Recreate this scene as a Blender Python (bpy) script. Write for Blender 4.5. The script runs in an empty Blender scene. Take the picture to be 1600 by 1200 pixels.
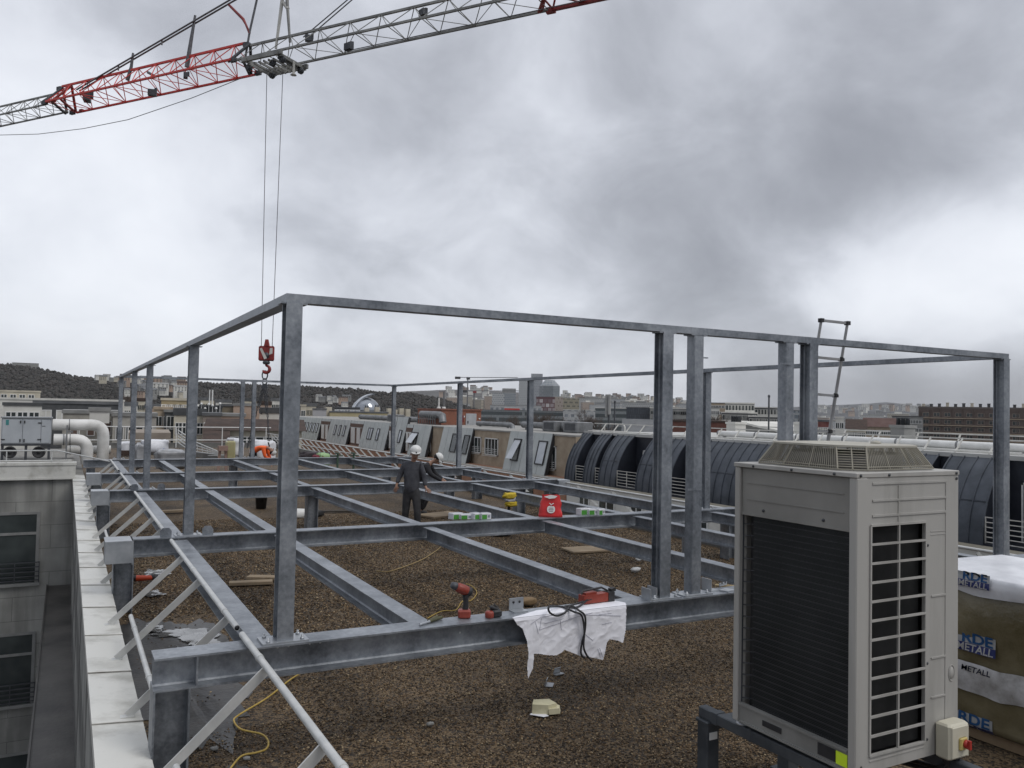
import bpy, math, random
import numpy as np
from mathutils import Vector, Matrix, noise as mnoise
random.seed(7); rng = np.random.default_rng(7)
S = bpy.context.scene
COL = S.collection
# ------------------------------------------------------------------ camera
F = 1290.0                      # focal length in pixels of a 1600 px wide frame
EYE = 2.7                       # camera height above the gravel roof
_A = np.array([104-800, -(627-600), F]); _B = np.array([3200-800, -(689-600), F])
_Y = _A/np.linalg.norm(_A); _X = _B-_Y*(_B@_Y); _X /= np.linalg.norm(_X)
_Z = np.cross(_X, _Y); _Z = _Z if _Z[1] > 0 else -_Z
M = np.array([_X, _Y, _Z])      # world X runs along the near beam, Y along the side of the frame
cam = bpy.data.cameras.new('camera'); cob = bpy.data.objects.new('camera', cam); COL.objects.link(cob)
cam.sensor_width = 36; cam.lens = 36*F/1600; cam.clip_start = .05; cam.clip_end = 30000
R3 = Matrix([[M[i][0], M[i][1], -M[i][2]] for i in range(3)])
cob.matrix_world = Matrix.Translation((0, 0, EYE)) @ R3.to_4x4()
S.camera = cob
def ray(px, py): return M @ np.array([px-800, -(py-600), F])
def Pz(px, py, z=0.): d = ray(px, py); return Vector(np.array([0, 0, EYE])+(z-EYE)/d[2]*d)
def Py(px, py, y): d = ray(px, py); return Vector(np.array([0, 0, EYE])+y/d[1]*d)
def Px(px, py, x): d = ray(px, py); return Vector(np.array([0, 0, EYE])+x/d[0]*d)
def Pd(px, py, dep): return Vector(np.array([0, 0, EYE])+ray(px, py)/F*dep)

# ------------------------------------------------------------------ sky, sun, exposure
SUN_EL, SUN_AZ = math.radians(52), math.radians(148)    # azimuth from +Y clockwise: behind the camera
W = bpy.data.worlds.new('World'); S.world = W; W.use_nodes = True
nt = W.node_tree; nt.nodes.clear()
def wn(t, **kw):
    n = nt.nodes.new(t)
    for k, v in kw.items(): setattr(n, k, v)
    return n
def wl(a, b): nt.links.new(a, b)
def wmath(op, a, b=None, c=None):
    n = wn('ShaderNodeMath', operation=op)
    for i, v in enumerate((a, b, c)):
        if v is None: continue
        if isinstance(v, (int, float)): n.inputs[i].default_value = v
        else: wl(v, n.inputs[i])
    return n.outputs[0]
sky = wn('ShaderNodeTexSky', sky_type='NISHITA'); sky.sun_disc = False
sky.sun_elevation = SUN_EL; sky.sun_rotation = SUN_AZ
bg1 = wn('ShaderNodeBackground'); bg1.inputs[1].default_value = .08; wl(sky.outputs[0], bg1.inputs[0])
tc = wn('ShaderNodeTexCoord'); sep = wn('ShaderNodeSeparateXYZ'); wl(tc.outputs['Generated'], sep.inputs[0])
zz = wmath('ADD', wmath('MAXIMUM', sep.outputs[2], 0.0), .62)
cmb = wn('ShaderNodeCombineXYZ'); wl(wmath('DIVIDE', sep.outputs[0], zz), cmb.inputs[0]); wl(wmath('DIVIDE', sep.outputs[1], zz), cmb.inputs[1])
def wnoise(scale, det, rough, dist, off):
    mp = wn('ShaderNodeMapping'); mp.inputs['Location'].default_value = off; wl(cmb.outputs[0], mp.inputs[0])
    n = wn('ShaderNodeTexNoise'); n.inputs['Scale'].default_value = scale; n.inputs['Detail'].default_value = det
    n.inputs['Roughness'].default_value = rough; n.inputs['Distortion'].default_value = dist
    wl(mp.outputs[0], n.inputs['Vector']); return n.outputs['Fac']
n1 = wnoise(1.9, 7, .52, .25, (3.1, 1.7, 0)); n2 = wnoise(5.2, 7, .58, .35, (7.3, 2.2, 4)); n3 = wnoise(.6, 3, .5, .2, (1.3, 9.2, 2))
val = wmath('ADD', wmath('MULTIPLY', wmath('SUBTRACT', n1, .5), .72), wmath('MULTIPLY', wmath('SUBTRACT', n2, .5), .42))
val = wmath('ADD', val, wmath('MULTIPLY', wmath('SUBTRACT', n3, .5), .25))
val = wmath('ADD', val, .515)
def lobe(px, py, width, amp):       # a brighter or darker bank of cloud in one direction of the sky
    global val
    d = ray(px, py); d = d/np.linalg.norm(d)
    dp = wn('ShaderNodeVectorMath', operation='DOT_PRODUCT'); wl(tc.outputs['Generated'], dp.inputs[0]); dp.inputs[1].default_value = tuple(d)
    k = 1/(1-math.cos(math.radians(width)))
    e = wmath('EXPONENT', wmath('MULTIPLY', wmath('SUBTRACT', dp.outputs['Value'], 1.0), k))
    val = wmath('ADD', val, wmath('MULTIPLY', e, amp))
LOBES = [(120, 400, 11, .20), (40, 250, 7, .10), (330, 380, 7, .12), (700, 560, 9, .20), (300, 560, 8, .16), (1500, 440, 6, .34), (1300, 480, 5, .20), (1640, 410, 5, .15),
         (1250, 170, 11, -.13), (700, 150, 9, -.05), (1200, 240, 6, -.06), (1240, 600, 3.5, -.24), (1400, 603, 3.2, -.24), (1550, 600, 3.2, -.24), (1150, 590, 3, -.1), (1000, 600, 3, -.06), (1000, 300, 6, .05), (1500, 60, 8, -.04),
         (1000, 560, 6, .14), (50, 40, 8, -.02)]
for L in LOBES: lobe(*L)
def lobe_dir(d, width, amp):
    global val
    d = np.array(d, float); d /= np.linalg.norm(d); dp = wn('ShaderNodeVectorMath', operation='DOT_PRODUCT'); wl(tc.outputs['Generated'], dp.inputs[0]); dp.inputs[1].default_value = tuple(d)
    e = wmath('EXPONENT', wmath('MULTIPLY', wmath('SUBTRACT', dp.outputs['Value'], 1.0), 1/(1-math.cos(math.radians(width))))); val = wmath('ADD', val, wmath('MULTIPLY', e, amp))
lobe_dir((-.3, -1, .05), 50, -.10); lobe_dir((.05, .1, 1), 36, .55)  # unseen sky shaped for the lighting: darker behind the camera, added bright zenith
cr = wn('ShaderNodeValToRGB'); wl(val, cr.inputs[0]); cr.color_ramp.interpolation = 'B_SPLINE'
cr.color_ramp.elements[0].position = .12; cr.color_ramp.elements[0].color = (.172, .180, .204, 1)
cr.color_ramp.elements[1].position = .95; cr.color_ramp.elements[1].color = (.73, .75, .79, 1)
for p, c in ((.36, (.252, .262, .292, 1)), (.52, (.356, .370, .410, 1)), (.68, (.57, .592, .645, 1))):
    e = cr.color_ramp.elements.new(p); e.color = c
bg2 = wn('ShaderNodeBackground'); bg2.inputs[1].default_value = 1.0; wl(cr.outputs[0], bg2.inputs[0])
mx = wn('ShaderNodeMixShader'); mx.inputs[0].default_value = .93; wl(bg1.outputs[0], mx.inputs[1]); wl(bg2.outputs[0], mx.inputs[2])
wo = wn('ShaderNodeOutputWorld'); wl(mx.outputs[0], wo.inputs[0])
sl = bpy.data.lights.new('sun', 'SUN'); sl.energy = .85; sl.angle = math.radians(25); sl.color = (1, .97, .93)
so = bpy.data.objects.new('sun', sl); COL.objects.link(so)
_sd = Vector((math.sin(SUN_AZ)*math.cos(SUN_EL), math.cos(SUN_AZ)*math.cos(SUN_EL), math.sin(SUN_EL)))
so.rotation_euler = _sd.to_track_quat('Z', 'Y').to_euler(); so.location = _sd*60
S.view_settings.view_transform = 'Standard'; S.view_settings.look = 'None'; S.view_settings.gamma = 1; S.view_settings.exposure = .48
S.cycles.max_bounces = 6; S.cycles.diffuse_bounces = 3; S.cycles.glossy_bounces = 3; S.cycles.volume_bounces = 1
S.cycles.use_denoising = True

# ------------------------------------------------------------------ materials
MATS = {}
def mat(name, col, rough=.6, metal=0., col2=None, scale=3., det=5, bump=0., bscale=None, lo=.35, hi=.65, stretch=None, spec=None):
    """Principled surface whose colour wanders between col and col2 by object-space noise."""
    if name in MATS: return MATS[name]
    m = bpy.data.materials.new(name); m.use_nodes = True; t = m.node_tree; b = t.nodes['Principled BSDF']
    b.inputs['Base Color'].default_value = (*col, 1); b.inputs['Roughness'].default_value = rough; b.inputs['Metallic'].default_value = metal
    if spec is not None: b.inputs['Specular IOR Level'].default_value = spec
    c = t.nodes.new('ShaderNodeTexCoord'); vec = c.outputs['Object']
    if stretch:
        mp = t.nodes.new('ShaderNodeMapping'); mp.inputs['Scale'].default_value = stretch; t.links.new(vec, mp.inputs[0]); vec = mp.outputs[0]
    if col2:
        n = t.nodes.new('ShaderNodeTexNoise'); n.inputs['Scale'].default_value = scale; n.inputs['Detail'].default_value = det; n.inputs['Roughness'].default_value = .6
        t.links.new(vec, n.inputs['Vector'])
        r = t.nodes.new('ShaderNodeValToRGB'); r.color_ramp.elements[0].position = lo; r.color_ramp.elements[1].position = hi
        r.color_ramp.elements[0].color = (*col, 1); r.color_ramp.elements[1].color = (*col2, 1)
        t.links.new(n.outputs['Fac'], r.inputs[0]); t.links.new(r.outputs[0], b.inputs['Base Color'])
    if bump:
        n2 = t.nodes.new('ShaderNodeTexNoise'); n2.inputs['Scale'].default_value = bscale or scale*6; n2.inputs['Detail'].default_value = 4
        t.links.new(vec, n2.inputs['Vector'])
        bp = t.nodes.new('ShaderNodeBump'); bp.inputs['Strength'].default_value = bump; bp.inputs['Distance'].default_value = .02
        t.links.new(n2.outputs['Fac'], bp.inputs['Height']); t.links.new(bp.outputs[0], b.inputs['Normal'])
    MATS[name] = m; return m
def vor_mat(name, cols, scale, bump=1., rough=.8, wet=None, dist=.02, big=None):
    """pebbles: one random tone per voronoi cell"""
    m = bpy.data.materials.new(name); m.use_nodes = True; t = m.node_tree; b = t.nodes['Principled BSDF']; b.inputs['Roughness'].default_value = rough
    c = t.nodes.new('ShaderNodeTexCoord'); v = t.nodes.new('ShaderNodeTexVoronoi'); v.inputs['Scale'].default_value = scale
    t.links.new(c.outputs['Object'], v.inputs['Vector'])
    sp = t.nodes.new('ShaderNodeSeparateColor'); t.links.new(v.outputs['Color'], sp.inputs[0])
    r = t.nodes.new('ShaderNodeValToRGB'); r.color_ramp.interpolation = 'CONSTANT'
    els = r.color_ramp.elements
    for i, cc in enumerate(cols):
        e = els[i] if i < 2 else els.new(.5)
        e.position = i/len(cols); e.color = (*cc, 1)
    t.links.new(sp.outputs[0], r.inputs[0])
    n = t.nodes.new('ShaderNodeTexNoise'); n.inputs['Scale'].default_value = .55; n.inputs['Detail'].default_value = 4; t.links.new(c.outputs['Object'], n.inputs['Vector'])
    rr = t.nodes.new('ShaderNodeMapRange'); rr.inputs[1].default_value = .3; rr.inputs[2].default_value = .7; rr.inputs[3].default_value = .55; rr.inputs[4].default_value = 1.25
    t.links.new(n.outputs['Fac'], rr.inputs[0])
    mm = t.nodes.new('ShaderNodeVectorMath'); mm.operation = 'SCALE'; t.links.new(r.outputs[0], mm.inputs[0]); t.links.new(rr.outputs[0], mm.inputs['Scale'])
    t.links.new(mm.outputs[0], b.inputs['Base Color'])
    bp = t.nodes.new('ShaderNodeBump'); bp.invert = True; bp.inputs['Strength'].default_value = bump; bp.inputs['Distance'].default_value = dist
    t.links.new(v.outputs['Distance'], bp.inputs['Height']); t.links.new(bp.outputs[0], b.inputs['Normal'])
    MATS[name] = m; return m
def brick_mat(name, c1, c2, mortar, scale, bw=.5, rh=.25, rough=.8, msize=.02, rot=None, streak=0.):
    m = bpy.data.materials.new(name); m.use_nodes = True; t = m.node_tree; b = t.nodes['Principled BSDF']; b.inputs['Roughness'].default_value = rough
    c = t.nodes.new('ShaderNodeTexCoord'); mp = t.nodes.new('ShaderNodeMapping'); mp.inputs['Rotation'].default_value = rot or (math.pi/2, 0, 0)
    k = t.nodes.new('ShaderNodeTexBrick'); k.inputs['Scale'].default_value = scale; k.inputs['Brick Width'].default_value = bw; k.inputs['Row Height'].default_value = rh
    k.inputs['Mortar Size'].default_value = msize; k.inputs['Color1'].default_value = (*c1, 1); k.inputs['Color2'].default_value = (*c2, 1); k.inputs['Mortar'].default_value = (*mortar, 1)
    t.links.new(c.outputs['Object'], mp.inputs[0]); t.links.new(mp.outputs[0], k.inputs['Vector'])
    n = t.nodes.new('ShaderNodeTexNoise'); n.inputs['Scale'].default_value = 1.2; n.inputs['Detail'].default_value = 6; t.links.new(c.outputs['Object'], n.inputs['Vector'])
    mr = t.nodes.new('ShaderNodeMapRange'); mr.inputs[1].default_value = .3; mr.inputs[2].default_value = .7; mr.inputs[3].default_value = .72; mr.inputs[4].default_value = 1.1; t.links.new(n.outputs['Fac'], mr.inputs[0])
    vm = t.nodes.new('ShaderNodeVectorMath'); vm.operation = 'SCALE'; t.links.new(k.outputs['Color'], vm.inputs[0]); t.links.new(mr.outputs[0], vm.inputs['Scale'])
    out = vm.outputs[0]
    if streak:      # rain streaks and grime with a shape of their own
        ms_ = t.nodes.new('ShaderNodeMapping'); ms_.inputs['Scale'].default_value = (1.6, 1.6, .16); t.links.new(c.outputs['Object'], ms_.inputs[0]); n2 = t.nodes.new('ShaderNodeTexNoise'); n2.inputs['Scale'].default_value = 1.7; n2.inputs['Detail'].default_value = 7; t.links.new(ms_.outputs[0], n2.inputs['Vector'])
        m2 = t.nodes.new('ShaderNodeMapRange'); m2.inputs[1].default_value = .42; m2.inputs[2].default_value = .62; m2.inputs[3].default_value = streak; m2.inputs[4].default_value = 1.05; t.links.new(n2.outputs['Fac'], m2.inputs[0])
        v2 = t.nodes.new('ShaderNodeVectorMath'); v2.operation = 'SCALE'; t.links.new(out, v2.inputs[0]); t.links.new(m2.outputs[0], v2.inputs['Scale']); out = v2.outputs[0]
    t.links.new(out, b.inputs['Base Color']); MATS[name] = m; return m
def galv_mat():
    """hot-dip zinc: large cloudy patches, fine spangle and pale rub marks, uneven gloss"""
    m = bpy.data.materials.new('galvanised steel'); m.use_nodes = True; t = m.node_tree; b = t.nodes['Principled BSDF']; b.inputs['Metallic'].default_value = .58
    c = t.nodes.new('ShaderNodeTexCoord'); L = t.links.new
    def nz(sc, det, st=None):
        n = t.nodes.new('ShaderNodeTexNoise'); n.inputs['Scale'].default_value = sc; n.inputs['Detail'].default_value = det; n.inputs['Roughness'].default_value = .62
        if st: mp = t.nodes.new('ShaderNodeMapping'); mp.inputs['Scale'].default_value = st; L(c.outputs['Object'], mp.inputs[0]); L(mp.outputs[0], n.inputs['Vector'])
        else: L(c.outputs['Object'], n.inputs['Vector'])
        return n.outputs['Fac']
    a, f, st = nz(2.2, 8), nz(24, 6), nz(5, 5, (1, 1, .16))
    def mth(op, x, y):
        n = t.nodes.new('ShaderNodeMath'); n.operation = op
        for i, v in enumerate((x, y)):
            if isinstance(v, float): n.inputs[i].default_value = v
            else: L(v, n.inputs[i])
        return n.outputs[0]
    v = mth('ADD', mth('MULTIPLY', a, .5), mth('ADD', mth('MULTIPLY', f, .28), mth('MULTIPLY', st, .22)))
    r = t.nodes.new('ShaderNodeValToRGB'); e = r.color_ramp.elements; e[0].position = .38; e[0].color = (.125, .139, .158, 1); e[1].position = .66; e[1].color = (.44, .462, .492, 1)
    k = e.new(.50); k.color = (.25, .269, .294, 1); L(v, r.inputs[0]); L(r.outputs[0], b.inputs['Base Color'])
    mr = t.nodes.new('ShaderNodeMapRange'); mr.inputs[1].default_value = .35; mr.inputs[2].default_value = .65; mr.inputs[3].default_value = .34; mr.inputs[4].default_value = .54; L(v, mr.inputs[0]); L(mr.outputs[0], b.inputs['Roughness'])
    bp = t.nodes.new('ShaderNodeBump'); bp.inputs['Strength'].default_value = .08; bp.inputs['Distance'].default_value = .01; L(f, bp.inputs['Height']); L(bp.outputs[0], b.inputs['Normal'])
    MATS['galvanised steel'] = m; return m
galv = galv_mat()
galv_light = mat('new galvanised sheet', (.34, .36, .385), .40, .6, (.47, .49, .51), 5, 8, .03, 60)
rail_m = mat('pale aluminium tube', (.50, .51, .50), .42, .3, (.62, .62, .60), 6, 5)
white_paint = mat('white painted metal', (.62, .63, .62), .5, 0, (.75, .75, .73), 4, 5)
coping_m = mat('pale coated coping sheet', (.30, .292, .255), .4, 0, (.62, .615, .575), 1.9, 9, .05, 20, .27, .50)
dark = mat('black rubber', (.015, .015, .017), .6, 0, (.03, .03, .032), 8)
dark_metal = mat('dark grey metal', (.05, .053, .06), .5, .3, (.085, .09, .10), 3, 5)
concrete = mat('wet grey concrete', (.10, .098, .092), .7, 0, (.19, .185, .17), 1.3, 9, .2, 30)
stone_panel = brick_mat('grey stone cladding', (.29, .29, .272), (.33, .33, .31), (.16, .16, .152), 1.0, 1.9, .72, .75, .008, None, .68)
ac_m = mat('beige grey powder coat', (.295, .287, .265), .5, 0, (.40, .39, .365), 2.2, 8, 0, None, .30, .52, (1.6, 1.6, .22))
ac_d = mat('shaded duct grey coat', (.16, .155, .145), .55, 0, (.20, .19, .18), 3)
coil_m = mat('black condenser fins', (.018, .02, .021), .55, .2, (.034, .037, .038), 2, 5)
zinc = mat('dark blue grey zinc', (.040, .048, .060), .48, .25, (.076, .087, .106), 1.4, 6, .03, 10)
zinc_dark = mat('dark zinc cladding', (.012, .015, .024), .5, .2, (.022, .026, .038), 1.5)
glass_d = mat('dark window glass', (.018, .024, .026), .10, 0, (.055, .066, .066), .7, 3)  # paler patches imitate reflections in the panes, put into the colour
glass_sky = mat('glass with painted sky reflection', (.45, .48, .52), .1, 0, (.62, .65, .68), .6, 3)  # reflected sky is painted as a pale base colour
frame_w = mat('white window frame', (.66, .66, .64), .5, 0, (.74, .74, .72), 3)
frame_k = mat('black window frame', (.02, .02, .022), .5, 0, (.035, .035, .038), 3)
panel_w = mat('pale grey mansard panel', (.43, .46, .45), .55, 0, (.53, .555, .54), .8, 6)
beige_r = mat('beige render', (.32, .25, .18), .85, 0, (.42, .345, .255), 1.2, 7, .1, 20)
cream = mat('cream render', (.46, .42, .335), .85, 0, (.60, .555, .45), .5, 7)
offwhite = mat('off white render', (.55, .54, .50), .85, 0, (.70, .69, .64), .4, 7)
pink_r = mat('pinkish render', (.36, .265, .20), .85, 0, (.44, .33, .26), .4, 7)
grey_r = mat('grey render', (.20, .20, .195), .85, 0, (.30, .30, .285), .5, 7)
dark_r = mat('dark grey slate', (.045, .048, .052), .7, 0, (.085, .088, .09), .8, 7)
tile_m = mat('brown clay tiles', (.036, .024, .019), .9, 0, (.07, .044, .034), 1.5, 8, .2, 30)
brick_red = brick_mat('red brick', (.23, .075, .04), (.30, .10, .055), (.20, .14, .11), 3.2, .5, .22, .85, .02)
rust_red = mat('crane red paint', (.55, .035, .03), .45, 0, (.70, .06, .045), 3, 5)
hook_red = mat('dull red paint', (.20, .02, .02), .5, 0, (.32, .04, .035), 5, 5)
crane_grey = mat('weathered crane grey', (.15, .15, .145), .5, .2, (.33, .33, .31), 1.5, 7)
crane_white = mat('crane off white', (.5, .49, .45), .5, 0, (.65, .64, .60), 2)
cable_m = mat('steel rope', (.12, .12, .13), .5, .5, (.2, .2, .21), 10)

# ------------------------------------------------------------------ mesh helpers
class MB:
    """collects geometry (world coordinates) for one mesh object"""
    def __init__(s): s.v = []; s.f = []; s.mi = []; s.sm = []
    def add(s, vs, fs, mi=0, smooth=False):
        o = len(s.v); s.v += [tuple(v) for v in vs]
        for f in fs: s.f.append(tuple(i+o for i in f)); s.mi.append(mi); s.sm.append(smooth)
        return s
    def hexa(s, P, mi=0): return s.add(P, [(3, 2, 1, 0), (4, 5, 6, 7), (0, 1, 5, 4), (1, 2, 6, 5), (2, 3, 7, 6), (3, 0, 4, 7)], mi)
    def box(s, x0, y0, z0, x1, y1, z1, mi=0):
        return s.hexa([(x0, y0, z0), (x1, y0, z0), (x1, y1, z0), (x0, y1, z0), (x0, y0, z1), (x1, y0, z1), (x1, y1, z1), (x0, y1, z1)], mi)
    def cbox(s, c, sx, sy, sz, rot=None, mi=0):
        c = Vector(c); P = []
        for dz in (-.5, .5):
            for dx, dy in ((-.5, -.5), (.5, -.5), (.5, .5), (-.5, .5)):
                v = Vector((dx*sx, dy*sy, dz*sz)); v = (rot @ v) if rot else v; P.append(c+v)
        return s.hexa(P, mi)
    def bevbox(s, c, sx, sy, sz, r, rot=None, mi=0):
        """box with chamfered vertical edges and top/bottom rims"""
        c = Vector(c); ring = []
        hx, hy, hz = sx/2, sy/2, sz/2
        def oct_(hx, hy): return [(-hx+r, -hy), (hx-r, -hy), (hx, -hy+r), (hx, hy-r), (hx-r, hy), (-hx+r, hy), (-hx, hy-r), (-hx, -hy+r)]
        lev = [(-hz, hx-r, hy-r), (-hz+r, hx, hy), (hz-r, hx, hy), (hz, hx-r, hy-r)]
        vs = []
        for z, a, b in lev:
            for x, y in oct_(a, b):
                v = Vector((x, y, z)); v = (rot @ v) if rot else v; vs.append(c+v)
        fs = [tuple(range(7, -1, -1)), tuple(range(24, 32))]
        for k in range(3):
            for i in range(8): fs.append((k*8+i, k*8+(i+1) % 8, k*8+8+(i+1) % 8, k*8+8+i))
        return s.add(vs, fs, mi)
    def tube(s, pts, r, n=8, mi=0, cap=True, smooth=True, closed=False):
        pts = [Vector(p) for p in pts]; vs = []; m = len(pts); up = None
        rr = r if hasattr(r, '__len__') else [r]*m
        for i, p in enumerate(pts):
            t = (pts[min(i+1, m-1)]-pts[max(i-1, 0)])
            if closed: t = pts[(i+1) % m]-pts[i-1]
            t = t.normalized() if t.length > 1e-9 else Vector((0, 0, 1))
            if up is None: up = Vector((0, 0, 1)) if abs(t.z) < .9 else Vector((1, 0, 0))
            a = t.cross(up)
            if a.length < 1e-5: a = t.orthogonal()
            a.normalize(); b = a.cross(t).normalized(); up = b
            for k in range(n):
                th = 2*math.pi*k/n; vs.append(p+(a*math.cos(th)+b*math.sin(th))*rr[i])
        fs = []; L = m if closed else m-1
        for i in range(L):
            j = (i+1) % m
            for k in range(n): fs.append((i*n+k, i*n+(k+1) % n, j*n+(k+1) % n, j*n+k))
        s.add(vs, fs, mi, smooth)
        if cap and not closed:
            s.add(vs[:n], [tuple(range(n-1, -1, -1))], mi); s.add(vs[-n:], [tuple(range(n))], mi)
        return s
    def bar(s, a, b, w, h, up=(0, 0, 1), mi=0):
        """rectangular bar from a to b; w across, h along up"""
        a, b, up = Vector(a), Vector(b), Vector(up); t = (b-a).normalized(); x = t.cross(up)
        if x.length < 1e-5: x = t.orthogonal()
        x.normalize(); y = x.cross(t).normalized(); P = []
        for p in (a, b):
            for i, j in ((-1, -1), (1, -1), (1, 1), (-1, 1)): P.append(p+x*w/2*i+y*h/2*j)
        return s.hexa(P, mi)
    def ibeam(s, a, b, w, h, tf, tw, up=(0, 0, 1), mi=0):
        """rolled I section swept from a to b, centred on the axis"""
        a, b, up = Vector(a), Vector(b), Vector(up); t = (b-a).normalized(); x = t.cross(up)
        if x.length < 1e-5: x = t.orthogonal()
        x.normalize(); y = x.cross(t).normalized(); r = .012
        hw, hh = w/2, h/2
        pr = [(-hw, -hh), (hw, -hh), (hw, -hh+tf), (tw/2+r, -hh+tf), (tw/2, -hh+tf+r), (tw/2, hh-tf-r), (tw/2+r, hh-tf), (hw, hh-tf), (hw, hh), (-hw, hh), (-hw, hh-tf), (-tw/2-r, hh-tf), (-tw/2, hh-tf-r), (-tw/2, -hh+tf+r), (-tw/2-r, -hh+tf), (-hw, -hh+tf)]
        n = len(pr); vs = [a+x*p+y*q for p, q in pr]+[b+x*p+y*q for p, q in pr]
        fs = [(i, (i+1) % n, n+(i+1) % n, n+i) for i in range(n)]
        for o in (0, n):
            for q in ((0, 1, 2, 3, 14, 15), (14, 3, 4, 13), (13, 4, 5, 12), (12, 5, 6, 11), (11, 6, 7, 8, 9, 10)):
                fs.append(tuple(i+o for i in (q if o else q[::-1])))
        return s.add(vs, fs, mi)
    def prism(s, poly, off, mi=0, smooth=False):
        """polygon (3D points) extruded by vector off"""
        n = len(poly); off = Vector(off); vs = [Vector(p) for p in poly]; vs = vs+[v+off for v in vs]
        return s.add(vs, [tuple(range(n-1, -1, -1)), tuple(range(n, 2*n))]+[(i, (i+1) % n, n+(i+1) % n, n+i) for i in range(n)], mi, smooth)
    def lathe(s, c, prof, n=14, axis=(0, 0, 1), mi=0, smooth=True, sx=1, sy=1):
        ax = Vector(axis).normalized(); q = ax.to_track_quat('Z', 'Y'); vs = []; c = Vector(c)
        for r, z in prof:
            for k in range(n):
                th = 2*math.pi*k/n; vs.append(c+q @ Vector((r*math.cos(th)*sx, r*math.sin(th)*sy, z)))
        fs = []
        for i in range(len(prof)-1):
            for k in range(n): fs.append((i*n+k, i*n+(k+1) % n, (i+1)*n+(k+1) % n, (i+1)*n+k))
        fs.append(tuple(range(n-1, -1, -1))); fs.append(tuple(range((len(prof)-1)*n, len(prof)*n)))
        return s.add(vs, fs, mi, smooth)
    def blob(s, c, rx, ry, rz, seed=0, amp=.15, fr=1.5, n=12, mi=0, rot=0, flat=None, pw=.65):
        """lumpy closed sack"""
        c = Vector(c); vs = [c+Vector((0, 0, -rz))]; m = n//2+1
        for i in range(1, m):
            ph = math.pi*i/m
            for k in range(n):
                th = 2*math.pi*k/n; d = Vector((math.cos(th)*math.sin(ph), math.sin(th)*math.sin(ph), -math.cos(ph)))
                a = 1+amp*mnoise.noise(d*fr+Vector((seed*3.7, seed, 0)))*2
                sq = lambda u: math.copysign(abs(u)**pw, u)
                v = Vector((sq(d.x)*rx*a, sq(d.y)*ry*a, sq(d.z)*rz*a)); v.rotate(Matrix.Rotation(rot, 3, 'Z')); vs.append(c+v)
        vs.append(c+Vector((0, 0, rz)))
        if flat is not None: vs = [Vector((v[0], v[1], max(v[2], flat))) for v in vs]
        fs = [(0, 1+(k+1) % n, 1+k) for k in range(n)]
        for i in range(m-2):
            for k in range(n): a = 1+i*n; fs.append((a+k, a+(k+1) % n, a+n+(k+1) % n, a+n+k))
        a = 1+(m-2)*n; fs += [(a+k, a+(k+1) % n, len(vs)-1) for k in range(n)]
        return s.add(vs, fs, mi, True)
def wloc(o):
    v = Vector((0, 0, 0))
    while o: v += o.location; o = o.parent
    return v
def obj(name, mb, mats, parent=None, loc=None, local=False):
    """link mb as ONE mesh object; geometry is in world coordinates unless local"""
    me = bpy.data.meshes.new(name); base = wloc(parent) if parent else Vector((0, 0, 0))
    l = Vector(loc) if loc is not None else Vector((0, 0, 0))
    if local: vs = mb.v
    else: off = base+l; vs = [(v[0]-off.x, v[1]-off.y, v[2]-off.z) for v in mb.v]
    me.from_pydata(vs, [], mb.f); mats = mats if isinstance(mats, (list, tuple)) else [mats]
    for m in mats: me.materials.append(m)
    me.polygons.foreach_set('material_index', mb.mi); me.polygons.foreach_set('use_smooth', mb.sm); me.update()
    o = bpy.data.objects.new(name, me); COL.objects.link(o); o.location = l; o.parent = parent
    return o
def tag(o, label, cat, group=None):
    o['label'] = label; o['category'] = cat
    if group: o['group'] = group
    return o
def thing(name, label, cat, loc=(0, 0, 0), group=None, rz=0):
    o = bpy.data.objects.new(name, None); COL.objects.link(o); o.location = loc; o.rotation_euler.z = rz; o.empty_display_size = .2
    return tag(o, label, cat, group)
def struct(name, mb, mats): o = obj(name, mb, mats); o['kind'] = 'structure'; return o
def dup(o, parent=None, loc=None, name=None):
    c = o.copy(); COL.objects.link(c); c.parent = parent
    if loc is not None: c.location = loc
    for ch in list(o.children): dup(ch, c)
    return c
def fbm(x, y, z=0., o=4):
    a = 0; k = 1.
    for _ in range(o): a += k*mnoise.noise(Vector((x, y, z))); x *= 2.03; y *= 2.03; k *= .5
    return a

# ================================================================== large structure: ground and our own roof
GZ = -22.
m = MB(); m.add([(-9000, -3000, GZ), (9000, -3000, GZ), (9000, 15000, GZ), (-9000, 15000, GZ)], [(0, 1, 2, 3)])
struct('ground', m, mat('city ground', (.05, .05, .045), .9, 0, (.13, .125, .115), .02, 8))
# gravel roof deck: one gently uneven sheet plus loose pebbles on it where they show
gravel_m = vor_mat('brown roof gravel', [(0.020, 0.013, 0.006), (0.078, 0.050, 0.024), (0.120, 0.076, 0.037), (0.041, 0.027, 0.014), (0.166, 0.113, 0.058), (0.092, 0.059, 0.030), (0.053, 0.034, 0.017), (0.313, 0.243, 0.144)], 48, 1., .7)
m = MB(); nx, ny = 110, 260; X0, X1, Y0, Y1 = .62, 11.9, -3., 54.
for j in range(ny+1):
    y = Y0+(Y1-Y0)*(j/ny)**1.4
    for i in range(nx+1):
        x = X0+(X1-X0)*i/nx; m.v.append((x, y, .018*fbm(x*1.1, y*1.1)+.006*mnoise.noise(Vector((x*6, y*6, 3)))))
for j in range(ny):
    for i in range(nx): a = j*(nx+1)+i; m.f.append((a, a+1, a+nx+2, a+nx+1)); m.mi.append(0); m.sm.append(True)
def bare(x, y):     # the patch by the parapet and the near corner where the gravel is swept away
    return (x < 1.75+.25*mnoise.noise(Vector((x*3, y*3, 1))) and 7.2 < y < 11.3) or (x < 1.42+.3*mnoise.noise(Vector((0, y*2, 5))) and 5.5 < y < 6.4)
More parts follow.
